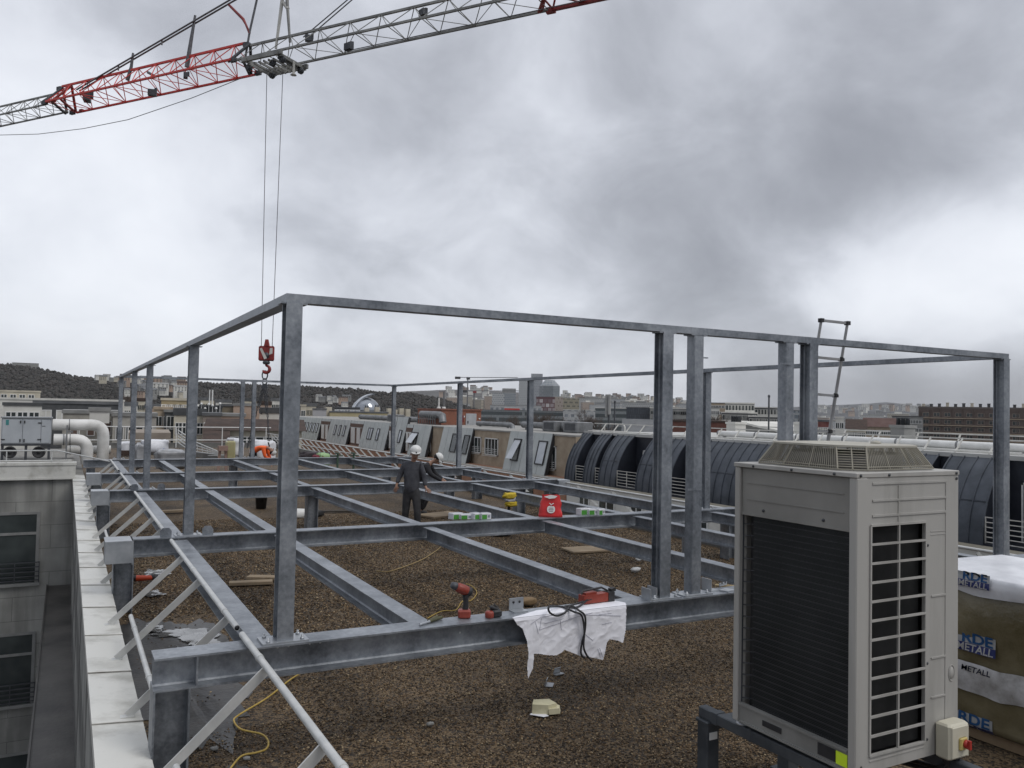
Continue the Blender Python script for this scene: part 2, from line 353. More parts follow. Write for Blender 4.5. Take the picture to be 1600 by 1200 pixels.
peb = [mat('pebble '+n, c, .75) for n, c in (('umber', (0.069, 0.043, 0.021)), ('brown', (0.129, 0.081, 0.041)), ('dark', (0.028, 0.018, 0.009)), ('tan', (0.202, 0.135, 0.070)), ('pale', (0.350, 0.270, 0.164)))]
struct('gravel_roof', m, gravel_m)
N = 230000
gx = rng.uniform(.72, 11.6, N); gy = 4.3+rng.power(.55, N)*16.
keep = np.ones(N, bool)
cut = np.abs(gx/gy-.45) < .9; keep &= cut
inb = np.array([bare(x, y) for x, y in zip(gx, gy)]); keep &= ~(inb & (rng.random(N) < .90))
gx, gy = gx[keep], gy[keep]; N = len(gx); gr = rng.uniform(.0055, .0135, N)*np.where(rng.random(N) < .05, 1.5, 1)*np.clip(gy/9, .85, 1.25)
gz = np.array([.018*fbm(x*1.1, y*1.1) for x, y in zip(gx, gy)])+rng.uniform(.0, .008, N)
octa = np.array([(1, 0, 0), (0, 1, 0), (-1, 0, 0), (0, -1, 0), (0, 0, 1), (0, 0, -1)], float)
q = octa[None]*rng.uniform(.65, 1.3, (N, 1, 3))*gr[:, None, None]*rng.uniform(.8, 1.2, (N, 6, 1)); q[:, :, 2] *= .7; th = rng.uniform(0, 6.28, N)[:, None]; cs, sn = np.cos(th), np.sin(th)
P = np.stack([gx[:, None]+q[:, :, 0]*cs-q[:, :, 1]*sn, gy[:, None]+q[:, :, 0]*sn+q[:, :, 1]*cs, gz[:, None]+q[:, :, 2]], -1).reshape(-1, 3)
of = np.array([(0, 1, 4), (1, 2, 4), (2, 3, 4), (3, 0, 4), (1, 0, 5), (2, 1, 5), (3, 2, 5), (0, 3, 5)])
Fc = (of[None]+6*np.arange(N)[:, None, None]).reshape(-1)
me = bpy.data.meshes.new('loose_gravel'); me.vertices.add(len(P)); me.vertices.foreach_set('co', P.ravel()); me.loops.add(len(Fc)); me.loops.foreach_set('vertex_index', Fc.astype(np.int32)); nf = len(Fc)//3
me.polygons.add(nf); me.polygons.foreach_set('loop_start', np.arange(0, nf*3, 3, dtype=np.int32)); me.polygons.foreach_set('loop_total', np.full(nf, 3, np.int32))
tone = np.clip((rng.choice(5, N, p=(.24, .24, .29, .14, .09))), 0, 4)
for p_ in peb: me.materials.append(p_)
me.polygons.foreach_set('material_index', np.repeat(tone, 8).astype(np.int32)); me.polygons.foreach_set('use_smooth', np.ones(nf, bool)); me.update(); me.validate()
go = bpy.data.objects.new('loose_gravel', me); COL.objects.link(go); go['kind'] = 'stuff'
# bare concrete showing by the parapet
conc_wet = mat('wet dark membrane', (.016, .015, .014), .33, 0, (.06, .055, .048), 2.2, 9, .2, 25, .4, .7)
m = MB()
def patch(mb, cx, cy, rx, ry, dz, seed, n=60, mi=0, amp=.45, rings=7):
    """ragged wet area following the unevenness of the roof"""
    base = len(mb.v); mb.v.append((cx, cy, .018*fbm(cx*1.1, cy*1.1)+dz)); fs = []
    for r_ in range(1, rings+1):
        for k in range(n):
            a = 2*math.pi*k/n; q = (1+amp*mnoise.noise(Vector((math.cos(a)*1.6+seed, math.sin(a)*1.6, seed)))+.22*mnoise.noise(Vector((math.cos(a)*6+seed, math.sin(a)*6, seed)))+.1*mnoise.noise(Vector((math.cos(a)*15+seed, math.sin(a)*15, seed))))*r_/rings
            x, y = cx+rx*q*math.cos(a), cy+ry*q*math.sin(a); mb.v.append((x, y, .018*fbm(x*1.1, y*1.1)+dz))
            o = base+1+(r_-1)*n; p = o-n
            mb.f.append((base, o+k, o+(k+1) % n) if r_ == 1 else (p+k, o+k, o+(k+1) % n, p+(k+1) % n)); mb.mi.append(mi); mb.sm.append(False)
patch(m, 1.02, 9.3, .72, 2.1, .008, 3); patch(m, 1.15, 5.95, .34, .42, .012, 6)
struct('bare_roof_membrane', m, conc_wet)
puddle_m = mat('rain water', (.09, .09, .088), .05, 0, (.17, .17, .165), 3, 3, 0, None, .35, .65, None, .9)
m = MB(); k_ = 0
for x, y, rx, ry, sd in ((1.22, 10.45, .30, .16, 2), (1.42, 10.1, .20, .34, 5), (1.50, 9.65, .13, .30, 8), (1.12, 9.55, .08, .26, 11), (1.30, 8.72, .34, .16, 14), (1.05, 8.55, .16, .10, 17), (1.0, 10.75, .10, .22, 20), (1.35, 14.2, .2, .32, 23), (1.15, 12.6, .14, .2, 26), (1.2, 17.2, .2, .4, 29)):
    patch(m, x, y, rx, ry, .016+.002*k_, sd, 90, 0, .55); k_ += 1
struct('rain_puddles', m, puddle_m)

# our building: walls, parapet, ledge
PX0, PX1, PZ = .245, .59, .30
bld = thing('office_building', 'grey stone clad building whose gravel roof carries the steel frame', 'building', (6, 20, GZ))
m = MB(); m.box(.30, -14, GZ, 12.0, 55, -.12); obj('wall', m, stone_panel, bld)
m = MB(); m.box(.27, -6, -.12, .585, 55, PZ-.03); m.box(11.75, -6, -.12, 12.0, 55, PZ-.03); m.box(.585, 54.6, -.12, 11.75, 55, PZ-.03); obj('parapet', m, concrete, bld)
# coping sheets, each with its folded edges and a lap at the joint
ys = [-1.2, .2, 1.6, 3.0, 4.25, 5.62]
y = 5.62
while y < 30: y += 1.32; ys.append(y)
for a, b in zip(ys[:-1], ys[1:]):
    m = MB(); t = random.uniform(-.003, .003)
    pr = [(PX0, PZ-.10), (PX0, PZ+.005+t), (PX1, PZ-.022+t), (PX1, PZ-.12)]
    for k in range(3):
        (xa, za), (xb, zb) = pr[k], pr[k+1]
        m.hexa([(xa, a+.008, za-.004), (xb, a+.008, zb-.004), (xb, b, zb-.004), (xa, b, za-.004), (xa, a+.008, za), (xb, a+.008, zb), (xb, b, zb), (xa, b, za)] if k == 1 else
               [(xa-.002, a+.008, min(za, zb)), (xa+.002, a+.008, min(za, zb)), (xa+.002, b, min(za, zb)), (xa-.002, b, min(za, zb)), (xa-.002, a+.008, max(za, zb)), (xa+.002, a+.008, max(za, zb)), (xa+.002, b, max(za, zb)), (xa-.002, b, max(za, zb))])
    m.hexa([(PX0-.003, b-.03, PZ+.005), (PX1+.003, b-.03, PZ-.022), (PX1+.003, b+.03, PZ-.022), (PX0-.003, b+.03, PZ+.005), (PX0-.003, b-.02, PZ+.014), (PX1+.003, b-.02, PZ-.012), (PX1+.003, b+.02, PZ-.012), (PX0-.003, b+.02, PZ+.014)])
    o_ = obj('coping', m, coping_m, bld); k_ = MB(); k_.hexa([(PX0-.004, b-.034, PZ+.006), (PX1+.004, b-.034, PZ-.021), (PX1+.004, b-.026, PZ-.021), (PX0-.004, b-.026, PZ+.006), (PX0-.004, b-.034, PZ+.0125), (PX1+.004, b-.034, PZ-.0135), (PX1+.004, b-.026, PZ-.0135), (PX0-.004, b-.026, PZ+.0125)]); obj('joint_seal', k_, mat('dirty sealant', (.16, .15, .13), .8, 0, (.42, .41, .38), 5), o_)
m = MB(); m.box(-.33, 9, -3.15, .30, 29.3, -3.0); m.box(-.36, 9, -3.02, -.33, 29.3, -2.95)
obj('ledge', m, mat('wet black roofing felt', (.022, .021, .02), .45, 0, (.075, .07, .064), 1.1, 8, .2, 12), bld)
for yy in np.arange(10, 29, 3.8): m = MB(); m.box(.285, yy, -3, .30, yy+.012, -.12); obj('wall_joint', m, grey_r, bld)

# left wing across the courtyard
WY = 29.3
wing = thing('building_wing', 'grey stone wing of the building with tall windows and white roof coping', 'building', (-6, WY+5, GZ))
m = MB(); m.box(-18, WY, GZ, .30, WY+12, .28); obj('wall', m, stone_panel, wing)
m = MB(); m.box(-18, WY-.10, .30, .32, WY+.25, .78); m.box(-18, WY-.13, .72, .34, WY+.3, .80); m.box(-18, WY-.12, .28, .33, WY+.2, .34); obj('coping', m, coping_m, wing)
m = MB(); m.box(-18, WY+.3, .28, .30, WY+11.9, .62); obj('roof', m, mat('wing roof gravel', (.16, .155, .14), .9, 0, (.25, .24, .22), 5, 6), wing)
def tall_window(parent, xc, z0, z1, w):
    """dark window with stone-grey frame, transom and a small balcony rail in front"""
    y = WY
    o = MB(); t = .09
    o.box(xc-w/2, y-.035, z0, xc-w/2+t, y+.02, z1); o.box(xc+w/2-t, y-.035, z0, xc+w/2, y+.02, z1); o.box(xc-w/2+t, y-.033, z1-.08, xc+w/2-t, y+.02, z1)
    zt = z1-(z1-z0)*.30; o.box(xc-w/2+t, y-.032, zt-.05, xc+w/2-t, y+.02, zt+.03); o.box(xc-w/2-.05, y-.12, z0-.09, xc+w/2+.05, y+.02, z0)
    wobj = obj('window', o, mat('grey window frame', (.19, .195, .19), .5, 0, (.25, .25, .245), 3), parent)
    g = MB(); g.box(xc-w/2+t, y-.012, z0, xc+w/2-t, y+.01, z1-.08); obj('pane', g, glass_d, wobj)
    r = MB()
    for zz in (.62, .48, .34, .20, .08): r.bar((xc-w/2-.02, y-.10, z0+zz), (xc+w/2+.02, y-.10, z0+zz), .025, .03)
    for xx in (-w/2-.02, 0, w/2+.02): r.bar((xc+xx, y-.10, z0-.02), (xc+xx, y-.10, z0+.64), .025, .025, (0, 1, 0))
    obj('balcony_rail', r, dark_metal, wobj)
for xc in (-1.22, -3.6, -6.):
    for z1 in (-.70, -4.35, -7.95): tall_window(wing, xc, z1-2.15, z1, 1.25)

# ================================================================== the steel frame (one thing, bolted together)
B = .95; HB = .23; WB = .24
BY = [6.27, 11.74, 18.25, 22.55, 28.0]; RZ0, RZ1 = 3.475, 3.54
fr = thing('steel_frame', 'galvanized steel frame of beams, posts and an upper rail over the gravel roof', 'steel frame', (6, 17, 0))
def main_beam(y, xa, xb):
    m = MB(); m.ibeam((xa, y, B-HB/2), (xb, y, B-HB/2), WB, HB, .014, .012); o = obj('main_beam', m, galv, fr)
    if y < 7:
        p = MB()
        for x in (.865,): p.box(x-.006, y-WB/2+.004, B-HB+.015, x+.006, y-.008, B-.015)
        obj('stiffener', p, galv, o)
    return o
XE = [(.585, 11.2), (.60, 11.15), (.60, 11.15), (.62, 11.15), (.50, 11.15)]
beams = [main_beam(y, a, b) for y, (a, b) in zip(BY, XE)]
def column(x, y, z1, w=.24, d=.24):
    m = MB(); m.ibeam((x, y, 0), (x, y, z1), d, w, .014, .012, (1, 0, 0)); return obj('column', m, galv, fr)
for i, y in enumerate(BY):
    column(.705, y, B-HB if i == 0 else .70)
    for x in (10.1, 11.02): column(x, y, B-HB)
    for x in (4.85, ) if i in (2, 4) else (): column(x, y, B-HB)
# cover boxes over the beam ends by the parapet
for y, s in ((11.60, .235), (18.12, .24), (22.42, .22)):
    m = MB(); m.box(.48, y-s, .70, .79, y+s-.05, .965); m.box(.475, y-s-.004, .955, .795, y+s-.046, .975); m.box(.78, y-s-.006, .68, .797, y+s-.044, .975)
    obj('end_box', m, galv_light, fr)
# plate at the right-hand beam ends
for y in (11.6, 18.1):
    m = MB(); m.box(11.16, y-.02, .55, 11.50, y+.25, .93); obj('end_plate', m, galv_light, fr)
# secondary beams; their tops sit a little below the main flanges
SX = [1.37, 2.66, 4.86, 6.93, 8.75, 10.48]
for j in range(4):
    ya, yb = BY[j]+.02, BY[j+1]-.02
    for x in SX:
        if j == 0 and x > 9: pass
        m = MB(); m.ibeam((x, ya+.10, B-.035-.09), (x, yb-.10, B-.035-.09), .17, .18, .011, .009); obj('secondary_beam', m, galv, fr)
# posts
PW = .12
def post(x, y, plate=True, hollow=False):
    m = MB()
    if hollow: m.bevbox((x, y, (B+RZ0)/2), PW, PW, RZ0-B, .008)
    else: m.ibeam((x, y, B+.001), (x, y, RZ0-.001), PW, PW+.02, .010, .008, (0, 1, 0))
    o = obj('post', m, galv, fr)
    if plate:
        p = MB(); p.box(x-.17, y-.105, B, x+.17, y+.105, B+.014)
        for sx in (-.125, .125):
            for sy in (-.07, .07): p.lathe((x+sx, y+sy, B+.014), [(.016, 0), (.016, .014), (.009, .014), (.009, .032)], 6)
        obj('base_plate', p, galv_light, o)
        c = MB(); c.box(x-.10, y-.06, RZ0-.012, x+.10, y+.06, RZ0-.001); obj('cap_plate', c, galv, o)
    return o
for y in (6.27, 11.76, 18.35, 22.65, 28.35): post(1.48, y); post(10.43, y)
XF = [Py(q, py, 6.21)[0] for q, py in ((1045.5, 930), (1093, 925), (1235, 560), (1271, 560))]
XF = [XF[0]-.055, XF[1]-.04, XF[2], XF[3]]
for k, x in enumerate(XF): post(x, 6.27, True, k in (1, 2))
for x in (5.13, 5.50): post(x, 28.35)
def angle_bracket(x, y, rz=0, h=.10):
    m = MB(); R = Matrix.Rotation(rz, 3, 'Z'); c = Vector((x, y, B))
    m.cbox(c+Vector((0, 0, .006)), .14, .10, .012, R); m.cbox(c+R @ Vector((.0, .045, .06)), .14, .010, h, R)
    o = obj('angle_bracket', m, galv_light, fr); h_ = MB()
    for s in (-.03, .03): h_.lathe(c+R @ Vector((s, .039, .075)), [(.011, 0), (.011, .003)], 8, R @ Vector((0, -1, 0)))
    obj('bolt_hole', h_, dark, o)
angle_bracket(3.52, 6.33); angle_bracket(4.88, 6.24, 1.57); angle_bracket(4.98, 6.28, 1.57); angle_bracket(XF[1]+.28, 6.33, 1.57, .12); angle_bracket(XF[1]+.42, 6.24, .3, .03)
# small fins on the two inner posts and cleats on top of the beams
m = MB(); m.box(XF[1]+.06, 6.25, 3.25, XF[1]+.15, 6.28, 3.26); m.box(XF[1]-.13, 6.20, 1.96, XF[1]+.04, 6.206, 1.98); obj('post_fin', m, galv, fr)
m = MB(); m.box(XF[2]-.17, 6.19, 3.23, XF[2]+.0, 6.206, 3.245); obj('post_fin', m, galv, fr)
for x, y in ((1.2, 11.72), (1.72, 11.72), (1.25, 18.2), (1.75, 18.2)):
    m = MB(); m.prism([(x-.07, y-.03, B), (x+.07, y-.03, B), (x+.07, y-.03, B+.08), (x+.04, y-.03, B+.12), (x-.04, y-.03, B+.12), (x-.07, y-.03, B+.08)], (0, .012, 0)); obj('lug_plate', m, galv, fr)
# bolt holes seen in the web of the near beams
for y, xs in ((6.27, (1.44, 1.52, 1.68, 1.76, 2.93)), (11.74, (1.28, 1.36))):
    for x in xs:
        m = MB(); m.lathe((x, y-.0065, B-.045 if x < 2.9 else B-.10), [(.009, 0), (.009, .002)], 8, (0, -1, 0)); obj('bolt', m, frame_w, fr)
# upper rail
for a, b in (((1.42, 6.27), (10.49, 6.27)), ((1.42, 28.35), (10.49, 28.35))):
    m = MB(); m.box(a[0], a[1]-.06, RZ0, b[0], a[1]+.06, RZ1); obj('top_rail', m, galv, fr)
for x in (1.48, 10.43):
    m = MB(); m.box(x-.06, 6.33, RZ0, x+.06, 28.29, RZ1); obj('top_rail', m, galv, fr)

# ================================================================== folding guard rails
def guardrail(label, x_foot, z_foot, x_top, z_top, ya, yb, braces, t_low=.27, low=None, grp='folding guard rails along the roof edge', r=.0235):
    g = thing('guardrail', label, 'guard rail', (x_foot, (ya+yb)/2, z_foot), grp)
    xl, zl = x_foot+(x_top-x_foot)*t_low, z_foot+(z_top-z_foot)*t_low
    m = MB(); m.tube([(x_top, ya, z_top), (x_top, yb, z_top)], r, 12)
    for y in np.arange(ya+.55, yb, 1.9): m.tube([(x_top, y, z_top), (x_top, y+.05, z_top)], r*1.18, 12)
    m.lathe((x_top, ya-.0005, z_top), [(r*.8, 0), (r*.8, .001)], 12, (0, -1, 0), 1)
    obj('upper_pipe', m, [rail_m, dark], g)
    for la, lb in (low or [(ya, yb)]):
        m = MB(); dx = .045 if x_top > x_foot else -.045
        m.tube([(xl-dx*.8, la, zl+.045), (xl-dx*.8, lb, zl+.045)], r*.95, 12)
        for y in np.arange(la+.4, lb, 1.6): m.tube([(xl-dx*.8, y, zl+.045), (xl-dx*.8, y+.05, zl+.045)], r*1.12, 12)
        obj('lower_pipe', m, rail_m, g)
    for y in braces:
        m = MB(); m.bar((x_foot, y, z_foot), (x_top, y, z_top-.03), .012, .062, (-(z_top-z_foot), 0, x_top-x_foot))
        m.cbox((x_foot, y, z_foot-.008), .10, .07, .014); obj('brace', m, rail_m, g)
XT, ZT = 1.21, .985
guardrail('nearest folding guard rail, its pipe running off the bottom edge of the photo', .49, .29, XT, ZT, 3.3, 6.42, (4.2, 5.58), low=[(3.6, 5.35)])
guardrail('folding guard rail between the nearest beam and the next, sagging over the puddles', .49, .29, XT, ZT, 6.62, 11.15, (7.05, 8.65, 10.03), low=[(6.75, 9.3)])
guardrail('folding guard rail between the second and third beams from the camera', .49, .29, XT, ZT, 11.95, 17.4, (12.3, 13.6, 15.0, 16.4), low=[(12.2, 15.6)])
guardrail('short folding guard rail between the third and fourth beams from the camera', .49, .29, XT, ZT, 18.6, 22.1, (19.1, 20.4, 21.6), low=[(18.7, 21.2)])
guardrail('farthest folding guard rail on the left edge, ending near the big white pipes', .49, .29, XT, ZT, 23.0, 27.3, (23.5, 25, 26.4))
guardrail('folding guard rail along the right roof edge below the dark zinc bays', 12.0, .33, 11.40, .86, 6.0, 18.3, (7.2, 9, 10.8, 12.6, 14.3, 16.1, 17.6), .4)
guardrail('folding guard rail on the right roof edge behind the red bag and yellow harness', 12.0, .33, 11.40, .86, 18.7, 28.3, (19.5, 21.2, 22.9, 24.6, 26.3), .4)
guardrail('long slanted guard rail beyond the frame below the pale mansard windows', 11.9, .22, 11.25, .92, 28.8, 53.5, np.arange(29.4, 53, 1.05), .4)
# straight rail round the far end of the roof
g = thing('guardrail', 'thin straight white guard rail closing the far end of the gravel roof', 'guard rail', (6, 54, 0))
for z in (1.25, .45):
    m = MB(); m.tube([(.6, 54.5, z), (11.7, 54.5, z)], .03, 8); obj('rail_pipe', m, white_paint, g)
for x in (.7, 3.3, 6, 8.7, 11.4):
    m = MB(); m.tube([(x, 54.5, 0), (x, 54.5, 1.25)], .028, 8); obj('rail_post', m, white_paint, g)
# thin rail on the wing roof, running to our parapet
g = thing('guardrail', 'low white pipe rail on the wing roof in front of the grey air handler', 'guard rail', (-1, 28.9, .8))
m = MB(); m.tube([(-9, WY+.1, 1.16), (-.2, WY+.1, 1.16), (1.15, WY-2.6, .98)], .02, 8); obj('rail_pipe', m, rail_m, g)
m = MB(); m.tube([(-9, WY+.05, .86), (.2, WY+.05, .86)], .016, 8); obj('rail_pipe', m, rail_m, g)
for x in (-6.5, -3.5, -1.55, -.35):
    m = MB(); m.tube([(x, WY+.1, .8), (x, WY+.1, 1.16)], .018, 8); obj('rail_post', m, rail_m, g)
# leaning bundle of barrier rails on the far corner
g = thing('barrier_panel', 'stacked white barrier rails lying slanted on the far roof corner', 'barrier', (7, 45, .2))
pa, pb = Pd(278, 672, 44), Pd(340, 705, 40)
for k in range(5):
    m = MB(); d = Vector((0, 0, -.16*k)); m.tube([pa+d, pa.lerp(pb, .5)+d*1.0+Vector((0, 0, -.12)), pb+d*.35], .028, 8); obj('rail_pipe', m, rail_m, g)
for k in range(9):
    q = pa.lerp(pb, k/8)+Vector((0, 0, -.12*math.sin(math.pi*k/8))); m = MB(); m.tube([q, q+Vector((.05, 0, -.62+.05*k))], .02, 6); obj('rail_post', m, rail_m, g)
m = MB(); qa, qb = Pd(262, 699, 45), Pd(352, 711, 40)
m.bar((qa.x, qa.y, .12), (qb.x, qb.y, .12), .5, .24); tag(obj('roof_kerb', m, concrete), 'low concrete kerb under the slanted barrier rails at the far corner', 'kerb')

# ================================================================== outdoor unit on its stand
AX0, AX1, AY0, AY1, AZ0, AZ1 = 4.05, 5.0, 3.28, 4.27, .635, 2.375
ac = thing('heat_pump', 'tall beige outdoor unit with black coil face and a wire cage on top', 'outdoor unit', ((AX0+AX1)/2, (AY0+AY1)/2, AZ0))
pw = .075
for x, y, sx, sy in ((AX0, AY0-.006, .10, .056), (AX0, AY1-.05, pw, .05), (AX1-pw, AY1-.05, pw, .05)):
    m = MB(); m.bevbox((x+sx/2, y+sy/2, (AZ0+AZ1-.03)/2), sx, sy, AZ1-.03-AZ0, .006); obj('corner_post', m, ac_m, ac)
m = MB(); m.box(AX0+.02, AY0+.055, 2.03, AX0+.045, AY1-.055, AZ1-.035); m.box(AX0+.013, AY0+.055, 2.025, AX0+.02, AY1-.055, 2.04)
for z in (2.13, 2.24): m.box(AX0+.015, AY0+.1, z, AX0+.02, AY1-.1, z+.006)
for yy in (AY0+.25, AY1-.25): m.lathe((AX0+.02, yy, 2.07), [(.01, 0), (.01, .006)], 8, (-1, 0, 0), 1)
obj('hood_panel', m, [mat('hood coat with painted shade', (.20, .195, .18), .55, 0, (.26, .252, .232), 2), dark_metal], ac)  # unit's coat made darker: this side's shade is put into the colour
m = MB(); m.box(AX0+.06, AY0+.06, .755, AX0+.09, AY1-.13, 2.025)
for k in range(128):
    z = .76+k*.00985; m.box(AX0+.052-(.004 if k % 4 == 0 else 0), AY0+.062, z, AX0+.06, AY1-.132, z+.0045, 1 if k % 4 == 0 else 0)
obj('coil', m, [coil_m, mat('worn fin edge', (.045, .048, .05), .5, .3, (.07, .072, .075), 4)], ac)
m = MB(); m.bar((AX0+.035, AY1-.052, .76), (AX0+.035, AY1-.052, 2.03), .008, .008, (0, 1, 0))
for k in range(16): z = .79+k*.078; m.bar((AX0+.035, AY1-.052, z), (AX0+.10, AY1-.128, z), .006, .006)
obj('wire_guard', m, dark_metal, ac)
m = MB(); m.box(AX0+.012, AY0+.055, AZ0, AX0+.03, AY1-.055, .755); m.box(AX0-.0, AY0+.055, .75, AX0+.035, AY1-.055, .763); m.box(AX0-.0, AY0+.055, AZ0, AX0+.035, AY1-.055, AZ0+.012)
m.box(AX0+.006, AY0+.14, .665, AX0+.0115, AY0+.27, .735, 1); m.box(AX0+.006, AY0+.56, .68, AX0+.0115, AY0+.72, .715, 1)
obj('base_tray', m, [mat('grey base tray', (.20, .20, .19), .5, .1, (.28, .28, .265), 3), dark], ac)
m = MB(); m.box(AX0+.006, AY0+.055, .66, AX0+.0105, AY0+.135, .735)
st = obj('sticker', m, mat('fluorescent yellow label', (.62, .85, .03), .5, 0, (.70, .92, .06), 8), ac); st['label'] = 'yellow sticker on the base'
m = MB()      # narrow front: sheet with ribs, twelve rows of dark grille openings in two columns
gx0, gx1, gm = AX0+.125, AX0+.625, AX0+.375
gz0, gz1 = .73, 2.065
m.box(AX0+.10, AY0, AZ0, gx0, AY0+.02, AZ1-.03); m.box(gx1, AY0, AZ0, AX1, AY0+.02, AZ1-.03); m.box(gx0, AY0, AZ0, gx1, AY0+.02, gz0); m.box(gx0, AY0, gz1, gx1, AY0+.02, AZ1-.03)
for z in (2.12, 2.21, 2.31):
    m.bar((AX0+.14, AY0-.003, z), (AX1-.12, AY0-.003, z), .006, .012)
m.box(gm-.006, AY0-.004, 2.08, gm+.006, AY0, AZ1-.08); m.box(AX1-.13, AY0-.004, .80, AX1-.124, AY0, AZ1-.08)
for z in (1.60, 1.22, .98): m.box(gx1+.06, AY0-.006, z, AX1-.13, AY0, z+.010)
for z in (2.0, 1.98): m.box(gx1+.05, AY0-.003, z, AX1-.13, AY0, z+.004)
m.tube([(AX1-.065+.028*math.cos(a), AY0-.002, 1.11+.05*math.sin(a)) for a in np.linspace(0, 6.28, 20)], .0025, 5)
m.lathe((AX1-.065, AY0, 1.11), [(.024, 0), (.022, .004)], 18, (0, -1, 0), 0, True, 1, 1.6)
m.box(gx0, AY0-.004, gz0-.035, gx1, AY0, gz0-.028)
for x, z in ((gx1+.02, 1.92), (gx1+.02, 1.20), (gx1+.02, .74), (AX0+.05, .68), (AX1-.02, AZ1-.05)): m.lathe((x, AY0, z), [(.009, 0), (.009, .006)], 8, (0, -1, 0), 1)
obj('front_panel', m, [ac_m, dark_metal], ac)
m = MB(); h = (gz1-gz0)/12
for k in range(13): z = gz0+k*h; m.bar((gx0, AY0-.004, z), (gx1, AY0-.004, z), .012, .013)
for x in (gx0, gm, gx1): m.bar((x, AY0-.003, gz0), (x, AY0-.003, gz1), .012, .012, (0, 1, 0))
obj('grille_bars', m, ac_m, ac)
m = MB(); m.box(gx0, AY0+.05, gz0, gx1, AY0+.07, gz1)
for k in range(60): x = gx0+(k+.5)*(gx1-gx0)/60; m.box(x-.0015, AY0+.043, gz0, x+.0015, AY0+.05, gz1)
obj('side_coil', m, mat('dusty side fins', (.035, .036, .036), .55, .2, (.06, .061, .06), 3, 5), ac)
m = MB(); m.box(AX0+.1, AY0+.08, AZ0, AX1-.02, AY1-.06, AZ1-.04); obj('inner_casing', m, dark, ac)
m = MB(); m.box(AX1-.012, AY0+.02, AZ0, AX1-.001, AY1, AZ1-.03); m.box(AX0+.1, AY1-.012, AZ0, AX1-.02, AY1-.001, AZ1-.03); obj('back_panel', m, ac_m, ac)
m = MB(); m.bevbox(((AX0+AX1)/2, (AY0+AY1)/2, AZ1-.015), AX1-AX0+.012, AY1-AY0+.012, .03, .004)
for k in range(3): m.lathe((AX0-.006, AY0+.15+k*.33, AZ1-.016), [(.009, 0), (.009, .005)], 8, (-1, 0, 0), 1)
for x in (AX0+.03, AX0+.28, AX1-.03): m.lathe((x, AY0-.006, AZ1-.016), [(.009, 0), (.009, .005)], 8, (0, -1, 0), 1)
obj('top_cover', m, [ac_m, dark_metal], ac)
# wire cage: a tapering fence of rods with chamfered corners round the fan outlet, under a flat lid
cage_m = mat('grimy beige wire', (.20, .185, .145), .6, .1, (.31, .29, .235), 3, 6)
cx, cy = (AX0+AX1)/2, (AY0+AY1)/2
def oct8(hx, hy, c): return [(cx-hx+c, cy-hy), (cx+hx-c, cy-hy), (cx+hx, cy-hy+c), (cx+hx, cy+hy-c), (cx+hx-c, cy+hy), (cx-hx+c, cy+hy), (cx-hx, cy+hy-c), (cx-hx, cy-hy+c)]
b0, b1 = oct8(.425, .44, .12), oct8(.355, .37, .12); z0, z1 = AZ1+.010, AZ1+.14
m = MB()
for i in range(8):
    p, q, p1, q1 = b0[i], b0[(i+1) % 8], b1[i], b1[(i+1) % 8]; L = math.hypot(q[0]-p[0], q[1]-p[1])
    L3 = lambda t, u: (Vector((p[0], p[1], z0)).lerp(Vector((q[0], q[1], z0)), t)).lerp(Vector((p1[0], p1[1], z1)).lerp(Vector((q1[0], q1[1], z1)), t), u)
    m.tube([L3(0, 0), L3(0, 1)], .006, 6)
    if i % 2 == 0:
        n = int(L/.0165)
        for k in range(1, n): m.tube([L3(k/n, 0), L3(k/n, 1)], .003, 4, cap=False)
        for t in (.33, .66): m.tube([L3(t, 0), L3(t, 1)], .005, 5)
    else:
        for k in range(10): m.tube([L3(0, k/9.), L3(1, k/9.)], .003, 4, cap=False)
        m.tube([L3(.5, 0), L3(.5, 1)], .005, 5)
    for u in (0, .12, 1): m.tube([L3(0, u), L3(1, u)], .004, 5)
cg = obj('fan_cage', m, cage_m, ac)
m = MB(); m.prism([(x, y, z1) for x, y in oct8(.36, .375, .12)], (0, 0, .012)); m.lathe((cx+.2, cy-.1, z1+.012), [(.035, 0), (.03, .012), (.01, .02)], 12); obj('cage_lid', m, mat('grimy beige lid', (.36, .34, .285), .6, 0, (.46, .44, .38), 4, 7), cg)
m = MB(); m.lathe((cx, cy, AZ1), [(.36, 0), (.36, .09), (.33, .1), (.33, .02), (.05, .02), (.05, .06), (.01, .07)], 28); obj('fan_shroud', m, ac_d, ac)
for x, y in ((AX0+.06, AY0+.03), (AX0+.06, AY1-.04), (AX1-.06, AY0+.03), (AX1-.06, AY1-.04)):
    m = MB(); m.lathe((x, y, AZ0-.032), [(.045, 0), (.045, .012), (.02, .016), (.02, .032)], 12); obj('foot', m, galv_light, ac)
# isolator switch on the narrow side
sw = thing('isolator_switch', 'cream switch box with a red rotary knob on the beige unit', 'switch box', (AX1-.1, AY0-.05, .63))
sx0 = AX0+.70; cream_p = mat('cream plastic', (.52, .49, .39), .5, 0, (.58, .55, .44), 4)
m = MB(); m.bevbox((sx0+.11, AY0-.055, .735), .19, .10, .215, .012); m.bevbox((sx0+.11, AY0-.107, .735), .165, .012, .19, .006); obj('housing', m, cream_p, sw)
m = MB(); m.bevbox((sx0+.125, AY0-.118, .725), .07, .02, .075, .006, None, 1); obj('switch_plate', m, [cream_p, mat('yellow plate', (.50, .40, .14), .5)], sw)
m = MB(); m.lathe((sx0+.135, AY0-.126, .725), [(.026, 0), (.024, .018)], 16, (0, -1, 0)); m.cbox((sx0+.135, AY0-.152, .725), .016, .02, .052); obj('knob', m, mat('red knob plastic', (.38, .03, .02), .4, 0, (.45, .04, .03), 5), sw)
